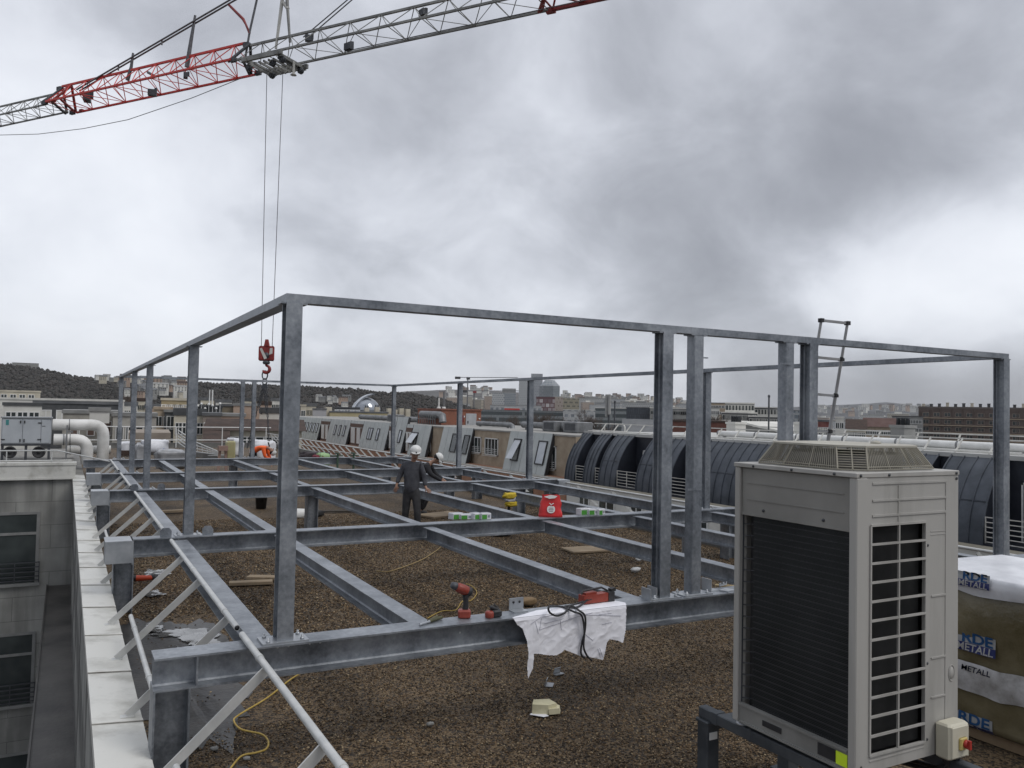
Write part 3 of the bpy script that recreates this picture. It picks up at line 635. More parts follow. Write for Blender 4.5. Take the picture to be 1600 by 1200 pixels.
for x in (.06, .15):
    m = MB(); m.tube([(sx0+x, AY0-.055, .63), (sx0+x, AY0-.055, .585), (sx0+x+.03, AY0+.05, .50), (sx0+x+.05, AY0+.3, .46)], .016, 8); m.lathe((sx0+x, AY0-.055, .605), [(.024, 0), (.024, .025)], 8); obj('cable_gland', m, dark, sw)
# stand
stand = thing('support_stand', 'dark grey steel stand carrying the beige outdoor unit above the gravel', 'stand', (4.5, 3.8, 0))
paint = mat('blue grey painted steel', (.045, .052, .06), .5, .2, (.085, .095, .105), 4, 6)
for x in (AX0+.06, AX1-.10):
    m = MB(); m.bevbox((x, (AY0+AY1)/2+.05, AZ0-.07), .075, 2.0 if x > 4.5 else 1.62, .075, .006); m.bevbox((x, AY1+.20, AZ0-.07), .085, .06, .085, .004); m.bevbox((x, AY1-.14, AZ0-.068), .083, .03, .083, .004)
    obj('rail', m, paint, stand)
for x in (AX0+.06, AX1-.10):
    for y in (AY1+.30, 2.4):
        m = MB(); m.bevbox((x, y, .255), .11, .11, .51, .006); m.bevbox((x, y, .515), .13, .13, .022, .004); m.bevbox((x, y, .02), .18, .18, .02, .004); l = obj('leg', m, paint, stand)
        if x < 4.5 and y > 4: c = MB(); c.box(x-.04, y-.062, .40, x+.03, y-.0565, .45); obj('paper_tag', c, frame_w, l)
for y in (AY1+.30, AY0+.02, 2.4):
    m = MB(); m.bevbox(((AX0+AX1)/2-.02, y, AZ0-.15), AX1-AX0-.2, .07, .07, .005); obj('cross_rail', m, paint, stand)

# ================================================================== telescopic ladder
lad = thing('telescopic_ladder', 'grey telescopic ladder leaning against the upper rail behind the beige unit', 'ladder', (7.9, 7.1, 0))
tl, tr = Vector((7.58, 6.63, 3.80)), Vector((7.86, 6.50, 3.775)); bl, br_ = Vector((7.46, 7.25, .02)), Vector((7.74, 7.12, .02))
al = mat('grey ladder aluminium', (.30, .30, .30), .5, .3, (.42, .42, .42), 6, 6)
for a, b in ((tl, bl), (tr, br_)):
    m = MB(); n = 9
    for k in range(n):
        p, q = a.lerp(b, k/n), a.lerp(b, (k+1)/n); m.tube([p, q], .016+.0016*k, 10); m.tube([p.lerp(q, .93), q], .021+.0017*k, 10, 1)
    m.lathe(b, [(.035, -.02), (.035, .05)], 10, (0, 0, 1), 1); obj('stile', m, [al, dark], lad)
for k in range(0, 9):
    m = MB(); p, q = tl.lerp(bl, k/9), tr.lerp(br_, k/9); m.bar(p, q, .03, .028)
    for e in (p, q): m.cbox(e, .05, .05, .045 if k == 0 else .035, None, 1)
    obj('rung', m, [al, dark], lad)

# ================================================================== the building across the courtyard: pale mansard part and dark zinc part
DX = 33.0; ZB, ZT = -2.35, .92      # mansard foot plane and the levels of its foot and of the roof edge
def Yf(px, py): return Px(px, py, DX)[1]
def Yt(px, py): return Px(px, py, DX+1.7)[1]
# ---- pale mansard building
ms = thing('mansard_building', 'apartment building with leaning pale grey mansard panels, black roof windows and beige walls', 'building', (DX+6, 90, GZ))
yA, yB = Yf(884, 741), 150.
orange = mat('orange brick wall', (.28, .14, .085), .85, 0, (.36, .20, .125), 1.5, 6)
m = MB(); m.box(DX+.85, yA, ZB, DX+14, yB, ZT-.15); obj('wall', m, beige_r, ms)
m = MB(); m.box(DX+.05, yA, GZ, DX+14, yB, ZB); obj('lower_wall', m, orange, ms)
m = MB(); m.box(DX+.78, yA, ZT-.15, DX+14, yB, ZT-.02); obj('roof', m, mat('pale roof gravel', (.25, .245, .23), .9, 0, (.34, .33, .31), 1, 7), ms)
m = MB(); m.box(DX-.02, yA, ZB-.16, DX+.3, yB, ZB-.02); obj('cornice', m, offwhite, ms)
def lean(y, z): return DX+.75*(z-ZB)/(ZT-ZB)
def mpanel(ya, yb, zt=ZT, zb=ZB):
    """ya near end, yb far end; a leaning clad panel 0.2 thick"""
    m = MB(); P = [(lean(0, zb), ya, zb), (lean(0, zb), yb, zb), (lean(0, zt), yb, zt), (lean(0, zt), ya, zt)]
    m.prism(P, (.25, 0, -.1)); o = obj('mansard_panel', m, panel_w, ms)
    e = MB(); w = .09
    e.prism([(lean(0, zb)-.01, ya-.02, zb), (lean(0, zb)-.01, ya+w, zb), (lean(0, zt)-.01, ya+w, zt), (lean(0, zt)-.01, ya-.02, zt)], (.27, 0, -.1))
    obj('edge_trim', e, frame_k, o)
    s = MB(); n = int((yb-ya)/1.35)
    for k in range(1, n): yy = ya+(yb-ya)*k/n; s.prism([(lean(0, zb)-.012, yy, zb+.02), (lean(0, zb)-.012, yy+.02, zb+.02), (lean(0, zt)-.012, yy+.02, zt-.02), (lean(0, zt)-.012, yy, zt-.02)], (.014, 0, 0))
    if n > 1: obj('panel_seam', s, grey_r, o)
    return o
def roof_window(yc, w, zlo, zhi, open_=False, lit=True, n=1):
    """black-framed roof window lying in the lean of the panel"""
    d = Vector((.75/(ZT-ZB), 0, 1)).normalized(); nrm = Vector((-d.z, 0, d.x)); c0 = Vector((lean(0, zlo), yc, zlo)); L = (zhi-zlo)/d.z
    def q(y, t, h): return c0+Vector((0, y, 0))+d*t+nrm*h
    m = MB(); t = .10
    for ya, yb, ta, tb in ((-w/2, -w/2+t, 0, L), (w/2-t, w/2, 0, L), (-w/2+t, w/2-t, 0, t), (-w/2+t, w/2-t, L-t, L)):
        m.prism([q(ya, ta, 0), q(yb, ta, 0), q(yb, tb, 0), q(ya, tb, 0)], nrm*.10)
    if n == 2: m.prism([q(-.06, t, 0), q(.06, t, 0), q(.06, L-t, 0), q(-.06, L-t, 0)], nrm*.09)
    o = obj('roof_window', m, frame_k, ms); g = MB(); h = .04; k = .5 if open_ else 0
    g.prism([q(-w/2+t, t, h+k), q(w/2-t, t, h+k), q(w/2-t, L-t, h), q(-w/2+t, L-t, h)], nrm*.02); obj('pane', g, glass_sky if lit else glass_d, o)
def wall_window(px0, px1, z0, z1, n=2):
    ya, yb = Yt(px1, 700), Yt(px0, 700); x = DX+.85; m = MB(); t = .09
    for a, b, c, d in ((ya, ya+t, z0, z1), (yb-t, yb, z0, z1), (ya, yb, z0, z0+t), (ya, yb, z1-t, z1)): m.box(x-.07, a, c, x+.02, b, d)
    for k in range(1, n*2): y = ya+(yb-ya)*k/(n*2); m.box(x-.06, y-.035, z0+t, x+.02, y+.035, z1-t)
    o = obj('window', m, frame_w, ms); g = MB(); g.box(x-.02, ya+t, z0+t, x+.01, yb-t, z1-t); obj('pane', g, glass_d, o)
    r = MB()
    for k in range(5): r.bar((x-.25, ya-.1, z0-.05+k*.16), (x-.25, yb+.1, z0-.05+k*.16), .03, .03)
    obj('balcony_rail', r, frame_w, o)
p1 = (Yf(851, 737), Yf(785, 728)); p2 = (Yf(728, 721), Yf(682, 714))
mpanel(*p1); mpanel(*p2)
yy = [Yf(q, 700+.15*(q-600)) for q in range(460, 680)]          # px -> Y along the foot line
def fY(px): return yy[max(0, min(219, int(px-460)))]
mpanel(fY(664), fY(636)); mpanel(fY(626), fY(609), ZT+.75); mpanel(fY(600), fY(560)); mpanel(fY(540), fY(509)); mpanel(fY(495), 150.)
mpanel(fY(636), fY(626), ZT, -.1); mpanel(fY(560), fY(540), ZT, .0); mpanel(fY(509), fY(495), ZT, .0); mpanel(fY(609), fY(600), ZT+.75, .35)
brown = mat('brown loggia render', (.12, .075, .06), .85, 0, (.17, .11, .085), 1, 6)
for a, b in ((636, 626), (609, 600), (560, 540), (509, 495)):
    m = MB(); m.box(DX+.55, fY(a)+.1, ZB, DX+.8, fY(b)-.1, ZT-.4); o = obj('loggia_wall', m, brown, ms)
    g = MB(); y0, y1 = fY(a), fY(b); g.box(DX+.51, y0+(y1-y0)*.2, ZB+.3, DX+.56, y0+(y1-y0)*.45, .0); g.box(DX+.51, y0+(y1-y0)*.6, ZB+.3, DX+.56, y0+(y1-y0)*.9, .0); obj('loggia_door', g, [frame_w], o)
for px, w, lit, n, op in ((618+30, 1.9, 1, 2, 1), (622-3+14, .1, 1, 1, 0),):
    pass
roof_window(fY(641), 1.9, -1.25, .1, True, True, 2); roof_window(fY(619), .8, -1.25, .2)
for q, w, n in ((573, 1.7, 2), (585, .9, 1), (533, .8, 1), (526, .8, 1), (519, .8, 1), (491, .9, 1), (486, .9, 1), (481, .9, 1), (476, .9, 1), (471, .9, 1)): roof_window(fY(q), w, -1.3, .15, False, True, n)
roof_window(Yf(702, 717)-.2, 1.35, -1.5, .3, False, False); roof_window(Yf(720, 720)-.2, 1.2, -1.55, .25, False, False)
roof_window(Yf(797, 730)-.3, 1.25, -1.55, .3, True, True); roof_window(Yf(833, 735)-.6, 1.35, -1.6, .3, False, True)
wall_window(744, 765, -1.35, .15); wall_window(771, 792, -1.4, .15); wall_window(676, 685, -1.9, .1, 1)
wall_window(872, 884, -1.9, -.05, 1)
for k, yk in enumerate(np.arange(yA+1.5, yA+36, 3.4)):
    m = MB(); m.box(DX+.0, yk, -5.2, DX+.08, yk+1.1, -3.2); obj('lower_window', m, glass_d if k % 3 else glass_sky, ms)
# plant on the pale building's roof: grey ducts, a box, vents
dm = mat('dull duct metal', (.14, .145, .15), .5, .4, (.24, .245, .25), 1.5, 6)
d = thing('roof_duct', 'grey ventilation duct with a bend on the pale mansard roof', 'duct', (DX+4, Yt(650, 665), ZT), 'ducts on the pale mansard roof')
ya, yb = Yt(668, 665), Yt(636, 660); m = MB(); m.tube([(DX+3.5, yb, ZT+1.1), (DX+3.5, ya+1, ZT+1.1), (DX+3.5, ya+.2, ZT+1.0), (DX+3.5, ya, ZT+.3)], .42, 10); obj('pipe', m, dm, d)
m = MB()
for y in np.linspace(ya+1, yb, 9): m.bar((DX+3.0, y, ZT), (DX+3.0, y, ZT+1.0), .08, .08, (0, 1, 0))
m.bar((DX+3.0, ya+1, ZT+.6), (DX+3.0, yb, ZT+.6), .08, .08); obj('duct_stand', m, dm, d)
def far_pipe(x, ya, yb, z, r, name, label, cat, grp, mt, bends=0):
    o = thing(name, label, cat, (x, ya, z-r), grp); m = MB(); m.tube([(x, yb, z), (x, ya+r*2, z), (x, ya+r*.4, z-r*.3), (x, ya, z-r*2)], r, 10); obj('pipe', m, mt, o)
    for y in np.linspace(ya+r*2, yb, max(3, int((yb-ya)/3))): c = MB(); c.tube([(x, y, z), (x, y+.1, z)], r*1.08, 10); obj('clamp', c, dm, o)
    for y in np.linspace(ya+1, yb-.5, max(2, int((yb-ya)/5))): s = MB(); s.box(x-.1, y, z-r-.7, x+.1, y+.12, z-r); obj('support', s, dm, o)
    return o
far_pipe(DX+5, Yt(835, 672), Yt(770, 668), ZT+.45, .3, 'roof_duct', 'long grey duct lying between the two dark-framed windows and the brick tower', 'duct', 'ducts on the pale mansard roof', dm)
far_pipe(DX+6, Yt(740, 668), Yt(690, 664), ZT+.3, .25, 'roof_duct', 'thin grey duct on the pale mansard roof below the red brick tower', 'duct', 'ducts on the pale mansard roof', dm)
far_pipe(DX+6, Yt(610, 660), Yt(520, 652), ZT+.35, .35, 'roof_duct', 'far grey duct along the pale mansard roof behind the workers', 'duct', 'ducts on the pale mansard roof', dm)
for k, (px, lab) in enumerate(((850, 'grey plant box on the roof beside the first dark zinc bay'), (818, 'low grey plant box on the mansard roof behind the third right-hand post'), (580, 'dark plant box on the mansard roof in front of the yellow building'))):
    o = thing('plant_box', lab, 'plant unit', (DX+5, Yt(px, 675), ZT), 'plant boxes on the pale mansard roof'); y = Yt(px, 675)
    m = MB(); m.bevbox((DX+5, y, ZT+.45), 1.6, 2.2, .9, .06); obj('casing', m, dm, o); m = MB(); m.box(DX+4.17, y-.8, ZT+.2, DX+4.2, y+.8, ZT+.75); obj('louvre', m, dark_metal, o)
o = thing('access_hoop', 'pale curved handrail hoop of a hatch on the mansard roof', 'handrail', (DX+5, Yt(845, 660), ZT)); y = Yt(850, 662); m = MB()
m.tube([(DX+9, y-1.2, ZT), (DX+9, y-1.2, ZT+.55), (DX+9, y-1, ZT+.75), (DX+9, y+1.6, ZT+.75), (DX+9, y+1.8, ZT+.55), (DX+9, y+1.8, ZT)], .06, 8); obj('hoop', m, crane_white, o)

# ---- dark zinc building
zb = thing('zinc_building', 'cream building with rounded dark zinc attic bays and white balcony rails', 'building', (DX+6, 25, GZ))
zy0, zy1 = -6., Yf(883, 740); BZ, TZ = -2.42, 1.15
m = MB(); m.box(DX+.1, zy0, GZ, DX+14, zy1, BZ); obj('lower_wall', m, offwhite, zb)
m = MB(); m.box(DX-.05, zy0, BZ-.16, DX+.5, zy1, BZ-.01); obj('cornice', m, cream, zb)
m = MB(); m.box(DX+1.75, zy0, BZ, DX+14, zy1-.02, TZ-.05); obj('attic_wall', m, zinc_dark, zb)
m = MB(); m.box(DX+1.7, zy0, TZ-.05, DX+14, zy1-.01, TZ+.04); m.box(DX+1.62, zy0, TZ-.12, DX+1.75, zy1, TZ+.07); obj('roof', m, mat('pale roof membrane', (.40, .40, .385), .8, 0, (.52, .52, .50), .6, 7), zb)
def barrel(t):   # t 0 at the foot, 1 at the roof edge
    am = math.radians(56); a = t*am; return DX+1.72*(1-math.cos(a))/(1-math.cos(am)), BZ+(TZ-BZ)*math.sin(a)/math.sin(am)
def bay(ya, yb):
    m = MB(); n = 14; prof = [barrel(k/n) for k in range(n+1)]
    vs = []
    for (x, z) in prof: vs += [(x, ya, z), (x, yb, z)]
    m.add(vs, [(2*k, 2*k+1, 2*k+3, 2*k+2) for k in range(n)], 0, True)
    for y, fl in ((ya, 1), (yb, 0)):
        vs = [(x, y, z) for x, z in prof]+[(DX+1.9, y, TZ), (DX+1.9, y, BZ)]; f = tuple(range(len(vs))); m.add(vs, [f if fl else f[::-1]], 1)
    o = obj('zinc_bay', m, [zinc, zinc_dark], zb)
    s = MB(); ns = max(3, int(round((yb-ya)/.62)))
    for i in range(ns+1):
        y = ya+(yb-ya)*i/ns
        s.tube([(x-.015, y, z+.01) for x, z in prof], .028 if 0 < i < ns else .045, 5)
    zc = prof[6]; s.bar((zc[0]-.012, ya, zc[1]), (zc[0]-.012, yb, zc[1]), .03, .05); obj('standing_seam', s, zinc, o)
def balcony(ya, yb, win=True):
    y0, y1 = ya+.05, yb-.05
    if win:
        o = MB(); ww = min(1.3, (yb-ya)*.6); wc = ya+ww/2+.2; t = .08; x = DX+1.75
        for a, b, c, d in ((wc-ww/2, wc-ww/2+t, BZ+.1, .15), (wc+ww/2-t, wc+ww/2, BZ+.1, .15), (wc-ww/2, wc+ww/2, .05, .15), (wc-.05, wc+.05, BZ+.1, .1)): o.box(x-.06, a, c, x+.02, b, d)
        ob = obj('window', o, frame_w, zb); g = MB(); g.box(x-.03, wc-ww/2+t, BZ+.1, x+.01, wc+ww/2-t, .05); obj('pane', g, glass_d, ob)
    r = MB()
    for k in range(6): r.bar((DX+.12, y0, BZ+.15+k*.2), (DX+.12, y1, BZ+.15+k*.2), .035, .035)
    for y in np.linspace(y0, y1, max(2, int((y1-y0)/1.0)+1)): r.bar((DX+.12, y, BZ), (DX+.12, y, BZ+1.17), .04, .04, (0, 1, 0))
    obj('balcony_rail', r, crane_white, zb)
    m = MB(); m.box(DX+.0, ya, BZ-.0, DX+1.75, yb, BZ+.1); obj('balcony_floor', m, zinc_dark, zb)
def zp(px): return Yf(px, 740+.205*(px-884))
edges = [(883, 897, 'b'), (897, 911, 'o'), (911, 927, 'b'), (927, 935, 'd'), (935, 961, 'b'), (961, 993, 'o'), (993, 1045, 'b'), (1045, 1078, 'o'), (1078, 1178, 'b'), (1178, 1212, 'd')]
for a, b, k in edges:
    ya, yb = zp(b), zp(a)
    if k == 'b': bay(ya, yb)
    else: balcony(ya, yb, k == 'o')
def zq(px): return Yf(px, 800+.16*(px-1178))
for a, b, k in ((1212, 1430, 'b'), (1430, 1450, 'd'), (1450, 1535, 'b'), (1535, 1612, 'o'), (1612, 1700, 'b')):
    ya, yb = zq(b), zq(a)
    if k == 'b': bay(ya, yb)
    else: balcony(ya, yb, k == 'o')
for k, yk in enumerate(np.arange(6, zy1-2, 3.1)):
    f = MB(); w = 1.9 if k % 2 else 1.3
    for a, b in ((0, .08), (w-.08, w), (w/2-.04, w/2+.04)): f.box(DX+.02, yk+a, -4.9, DX+.12, yk+b, -3.0)
    f.box(DX+.02, yk, -3.08, DX+.12, yk+w, -3.0); o = obj('window', f, frame_w, zb); g = MB(); g.box(DX+.06, yk+.05, -4.9, DX+.11, yk+w-.05, -3.05); obj('pane', g, glass_d, o)
# white rail and lagged pipes on the zinc roof
g = thing('guardrail', 'long slanted white guard rail along the edge of the dark zinc roof', 'guard rail', (DX+2, 30, TZ))
m = MB(); m.bar((DX+2.0, 2, TZ+.12), (DX+2.0, zy1, TZ+.12), .07, .07); m2 = MB(); m2.bar((DX+2.6, 2, TZ+.68), (DX+2.6, zy1, TZ+.68), .06, .06)
obj('lower_pipe', m, crane_white, g); obj('upper_pipe', m2, crane_white, g)
for y in np.arange(3, zy1, 1.55):
    m = MB(); m.bar((DX+1.95, y, TZ-.05), (DX+2.62, y, TZ+.70), .06, .06, (0, 1, 0)); obj('brace', m, crane_white, g)
g = thing('guardrail', 'second white guard rail farther back on the zinc building roof', 'guard rail', (DX+11, 30, TZ))
m = MB(); m.bar((DX+11, 2, TZ+.72), (DX+11, zy1-8, TZ+.72), .07, .07); obj('upper_pipe', m, crane_white, g)
for y in np.arange(3, zy1-8, 2.6):
    m = MB(); m.bar((DX+11, y, TZ), (DX+11.4, y, TZ+.72), .07, .07, (0, 1, 0)); obj('brace', m, crane_white, g)
lag = mat('white lagged pipe', (.60, .60, .58), .5, 0, (.74, .74, .72), 1.5, 5)
far_pipe(DX+5.5, 8, Yt(1055, 690), TZ+.28, .20, 'lagged_pipe', 'thick white lagged pipe along the zinc roof behind its guard rail', 'pipe', 'lagged pipes on the zinc roof', lag)
far_pipe(DX+6.8, 14, Yt(1120, 690), TZ+.30, .15, 'lagged_pipe', 'thinner white lagged pipe running beside the thick one on the zinc roof', 'pipe', 'lagged pipes on the zinc roof', lag)
def roof_block(px, py_top, x, wx, wy, h, label, mt=offwhite, pots=4):
    p = Px(px, py_top, x); o = thing('chimney_stack', label, 'chimney', (x, p.y, TZ)); m = MB(); m.box(x, p.y-wy/2, TZ, x+wx, p.y+wy/2, p.z); m.box(x-.06, p.y-wy/2-.06, p.z-.12, x+wx+.06, p.y+wy/2+.06, p.z+.04); obj('stack', m, mt, o)
    for k in range(pots):
        c = MB(); y = p.y-wy/2+wy*(k+.5)/pots; c.lathe((x+wx/2, y, p.z+.04), [(.13, 0), (.11, .35), (.15, .36), (.15, .42)], 8); obj('chimney_pot', c, dark_metal, o)
roof_block(1142, 660, DX+9, 1.0, .9, 2, 'white chimney stack with dark pots on the zinc roof left of the paired posts'); roof_block(1247, 660, DX+9, 1.0, .7, 2, 'white chimney stack seen in the slot between the paired right posts'); roof_block(1402, 665, DX+9, 1.0, .9, 2, 'pale chimney block right of the ladder on the zinc roof', grey_r, 3)
p = Px(1162, 661, DX+13); o = thing('monopitch_shed', 'pale rooftop shed with a sloping white-edged roof', 'roof shed', (DX+13, p.y-8, TZ))
q = Px(1216, 675, DX+13); m = MB(); m.prism([(DX+13, q.y, TZ), (DX+13, p.y, TZ), (DX+13, p.y, p.z), (DX+13, q.y, q.z)], (4, 0, 0)); obj('wall', m, grey_r, o)
m = MB(); m.bar((DX+14.9, q.y-.4, q.z+.06), (DX+14.9, p.y+.3, p.z+.08), 4.5, .14, (0, 0, 1)); obj('roof', m, offwhite, o)
for px, x, h, lab in ((1201, DX+10, 2.8, 'thin dark mast on the zinc roof left of the paired posts'), (960, DX+9, 2.4, 'thin dark mast beside the tall antenna panels')):
    p = Px(px, 672, x); o = thing('antenna_mast', lab, 'mast', (x, p.y, TZ)); m = MB(); m.tube([(x, p.y, TZ), (x, p.y, TZ+h)], .06, 6); obj('pole', m, dark_metal, o); m = MB(); m.lathe((x, p.y, TZ+h), [(.09, 0), (.09, .12), (.02, .2)], 6); obj('tip', m, dark_metal, o)
o = thing('phone_antenna', 'pair of tall grey antenna panels on a mast on the zinc roof', 'antenna', tuple(Px(949, 690, DX+8))); p = Px(949, 690, DX+8); tp = Px(949, 616, DX+8).z; ex = .46
m = MB(); m.tube([(p.x+.1, p.y, TZ), (p.x+.1, p.y, tp-.3)], .09, 8); obj('pole', m, dark_metal, o)
for s, lo in ((-.17, tp-1.95), (.17, tp-1.75)):
    m = MB(); m.bevbox((p.x, p.y-s*1.15, (lo+tp)/2), .2, .27, tp-lo, .04); obj('antenna_panel', m, mat('antenna grey', (.25, .25, .245), .6, 0, (.33, .33, .32), 2), o)

# ================================================================== buildings farther off
def building(name, label, px0, px1, pyt, dep, mt, rows=0, cols=0, ww=1.0, wh=1.5, zb=GZ, thick=12, yaw=0., roof=None, cat='building', grp=None, top=1.0, fh=3.0, wm=None, roof_h=.35, ledge=False, pit=0., frame=True, left=0.05):
    """block standing on the ground; rows x cols of real windows set in its front"""
    p = Pd((px0+px1)/2, pyt, dep); w = (px1-px0)*dep/F; h = p.z-zb; o = thing(name, label, cat, (p.x, p.y, zb), grp, -math.atan2(p.x, p.y)+yaw)
    m = MB(); m.box(-w/2, 0, 0, w/2, thick, h-roof_h-pit); obj('wall', m, mt, o, local=True)
    m = MB()
    if pit: m.prism([(-w/2-.4, -.5, h-pit-roof_h), (-w/2-.4, thick+.5, h-pit-roof_h), (-w/2-.4, thick*.5, h)], (w+.8, 0, 0))
    else: m.box(-w/2-.12, -.12, h-roof_h, w/2+.12, thick+.1, h)
    obj('roof', m, roof or mt, o, local=True)
    if rows:
        wmesh = MB(); t = min(.12, ww*.1)
        if frame:
            for a, b, c, d in ((-ww/2, -ww/2+t, 0, wh), (ww/2-t, ww/2, 0, wh), (-ww/2+t, ww/2-t, 0, t), (-ww/2+t, ww/2-t, wh-t, wh)): wmesh.box(a, -.08, c, b, .02, d, 1)
            if ww > .8: wmesh.box(-t/2, -.07, t, t/2, .02, wh-t, 1)
        wmesh.box(-ww/2+(t if frame else 0), -.03, t if frame else 0, ww/2-(t if frame else 0), .02, wh-(t if frame else 0), 0)
        first = None; k = 0
        for r in range(rows):
            for c in range(cols):
                if k >= 96: break
                x = -w/2+w*(left+(1-2*left)*(c+.5)/cols); z = h-roof_h-pit-top-wh-r*fh
                if first is None: first = obj('window', wmesh, wm or [glass_d, frame_w], o, (x, 0, z), True)
                else: dup(first, o, (x, 0, z))
                k += 1
        if ledge:
            for r in range(rows):
                l = MB(); z = h-roof_h-pit-top-wh-r*fh; l.box(-w/2-.05, -.9, z-.55, w/2+.05, .05, z-.35); l.box(-w/2-.05, -.9, z-.35, w/2+.05, -.82, z+.25); obj('balcony', l, roof or mt, o, local=True)
    return o
slate = mat('slate grey roof', (.09, .095, .10), .7, 0, (.15, .155, .16), .5, 6)
# left: roofs beyond the wing
building('apartment_block', 'long low off-white block with flat roof below the wooded hill at far left', -60, 182, 622, 150, offwhite, 0, thick=20)
building('apartment_block', 'stepped off-white block at the left edge below the wooded hill', -70, 54, 609, 175, cream, 1, 9, 1.2, 1.2, thick=14, top=.5)
building('house', 'white gabled house with two dark windows behind the grey air handler', 10, 62, 629, 92, offwhite, 1, 3, 1.1, 1.5, thick=10, top=.65, roof=dark_r, fh=3, wm=[glass_d, frame_w])
building('slate_block', 'dark slate roofed block right of the white gabled house', 62, 182, 627, 106, dark_r, 1, 5, 1.3, 1.5, thick=18, top=.8, roof=slate, wm=[offwhite, frame_w])
building('terrace_house', 'stained beige house with a brown door behind the white pipes', 104, 182, 641, 82, mat('stained beige wall', (.25, .235, .205), .9, 0, (.42, .40, .35), .6, 8), 1, 3, .7, 1.5, thick=8, top=.7, roof=grey_r, wm=[brown, frame_w])
building('terrace_house', 'plain stained house with dark low windows left of the balcony block', 180, 242, 645, 80, mat('stained pale wall', (.30, .285, .255), .9, 0, (.47, .455, .41), .5, 8), 1, 4, .7, 1.3, thick=8, top=1.0, roof=grey_r)
o = building('roof_cabin', 'small white cabin standing on the beige house roof', 142, 170, 637, 78, offwhite, 0, zb=Pd(150, 648, 78).z-.8, thick=3, roof=grey_r, cat='cabin')
building('low_house', 'low house with a dull red wall behind the white bags', 205, 262, 676, 66, mat('dull red render', (.26, .10, .07), .85, 0, (.33, .14, .10), .7), 1, 4, .8, .9, thick=9, top=.5, roof=mat('dusty beige roof', (.24, .20, .165), .9, 0, (.32, .275, .225), .6), roof_h=.9)
building('balcony_block', 'beige block with a dark recessed bay and stacked balconies', 242, 268, 636, 112, beige_r, 5, 2, .9, 1.5, thick=14, top=.9, ledge=True, roof=beige_r)
building('stair_tower', 'dark glazed stair bay between the balcony block and the cream apartments', 258, 276, 640, 111, dark_r, 6, 1, 1.0, 1.8, thick=10, top=.5, roof=grey_r)
building('penthouse', 'ochre rooftop penthouse above the balcony block', 254, 292, 622, 122, mat('ochre render', (.33, .27, .165), .85, 0, (.42, .35, .22), .5), 1, 4, 1.2, 1.4, thick=10, top=.6, roof=cream, wm=[cream, frame_w])
building('apartment_block', 'cream four storey block with paired windows under a dark roof', 274, 320, 638, 104, cream, 4, 4, .85, 1.5, thick=12, top=.9, roof=dark_r, roof_h=.9, fh=2.75)
o = building('roof_plant', 'dark rooftop plant room with white dishes beside the near corner post', 308, 346, 633, 106, dark_r, 0, zb=Pd(325, 648, 106).z-1, thick=6, cat='plant room')
m = MB()
for k in range(7):
    x = -1.4+k*.45; z = 2.1+.35*math.sin(k*2.3); m.lathe((x, -.3, z), [(.02, 0), (.15, .05), (.18, .09)], 10, (.3*math.sin(k), -1, .35)); m.tube([(x, -.2, z-1.2), (x, -.2, z)], .04, 5)
obj('satellite_dish', m, frame_w, o, local=True); m = MB(); m.tube([(0, 0, 2), (0, 0, 4.2)], .08, 6); m.tube([(.35, 0, 2), (.35, 0, 4.2)], .1, 6); obj('antenna', m, frame_w, o, local=True)
building('townhouse', 'grey beige townhouse with a dark bay right of the cream block', 318, 345, 645, 98, mat('taupe render', (.20, .17, .145), .85, 0, (.28, .24, .205), .5), 4, 2, .9, 1.5, thick=12, top=.8, roof=slate)
building('blank_block', 'tall blank salmon pink block behind the two thin far posts', 366, 405, 630, 108, pink_r, 0, thick=12, roof=grey_r)
building('blank_block', 'wider lower salmon wall left of the tall pink block', 336, 382, 646, 100, pink_r, 0, thick=10, roof=grey_r)
building('townhouse', 'grey brown house with small windows left of the tall pink block', 344, 367, 631, 116, mat('olive brown render', (.19, .165, .12), .85, 0, (.26, .225, .165), .5), 3, 4, .7, 1.3, thick=10, top=.9, roof=slate)
building('terrace_block', 'white block of stepped terraces with dark bands behind the near post', 404, 448, 637, 118, offwhite, 3, 3, 2.6, 1.2, thick=14, top=1.2, roof=dark_r, ledge=True, roof_h=.8)
building('tiled_house', 'long house with brown tiled roof and shuttered windows behind the orange-jacketed worker', 330, 470, 656, 74, cream, 2, 10, .75, 1.4, thick=9, pit=.75, top=.55, roof=tile_m, fh=2.9, roof_h=.2)
building('tiled_house', 'short gable end of the brown tiled house beside the far left posts', 326, 352, 664, 70, beige_r, 1, 1, .7, 1.2, thick=9, pit=1.2, top=.9, roof=tile_m)
for k, (a, b, t, d_, mt_, rf) in enumerate(((188, 214, 628, 190, offwhite, slate), (212, 236, 622, 230, cream, tile_m), (228, 252, 631, 170, pink_r, slate), (290, 312, 625, 210, offwhite, dark_r), (308, 334, 621, 250, cream, slate), (338, 362, 624, 230, offwhite, slate), (376, 402, 622, 240, cream, dark_r), (402, 424, 627, 200, pink_r, tile_m), (424, 448, 622, 250, offwhite, slate), (474, 494, 630, 230, cream, slate))):
    building('town_block', 'pale block crowded among the roofs below the wooded hill', a, b, t, d_, mt_, 3, 4, 1.1, 1.5, thick=10, roof=rf, roof_h=.9, grp='pale blocks crowded below the wooded hill', wm=[glass_d, mt_])
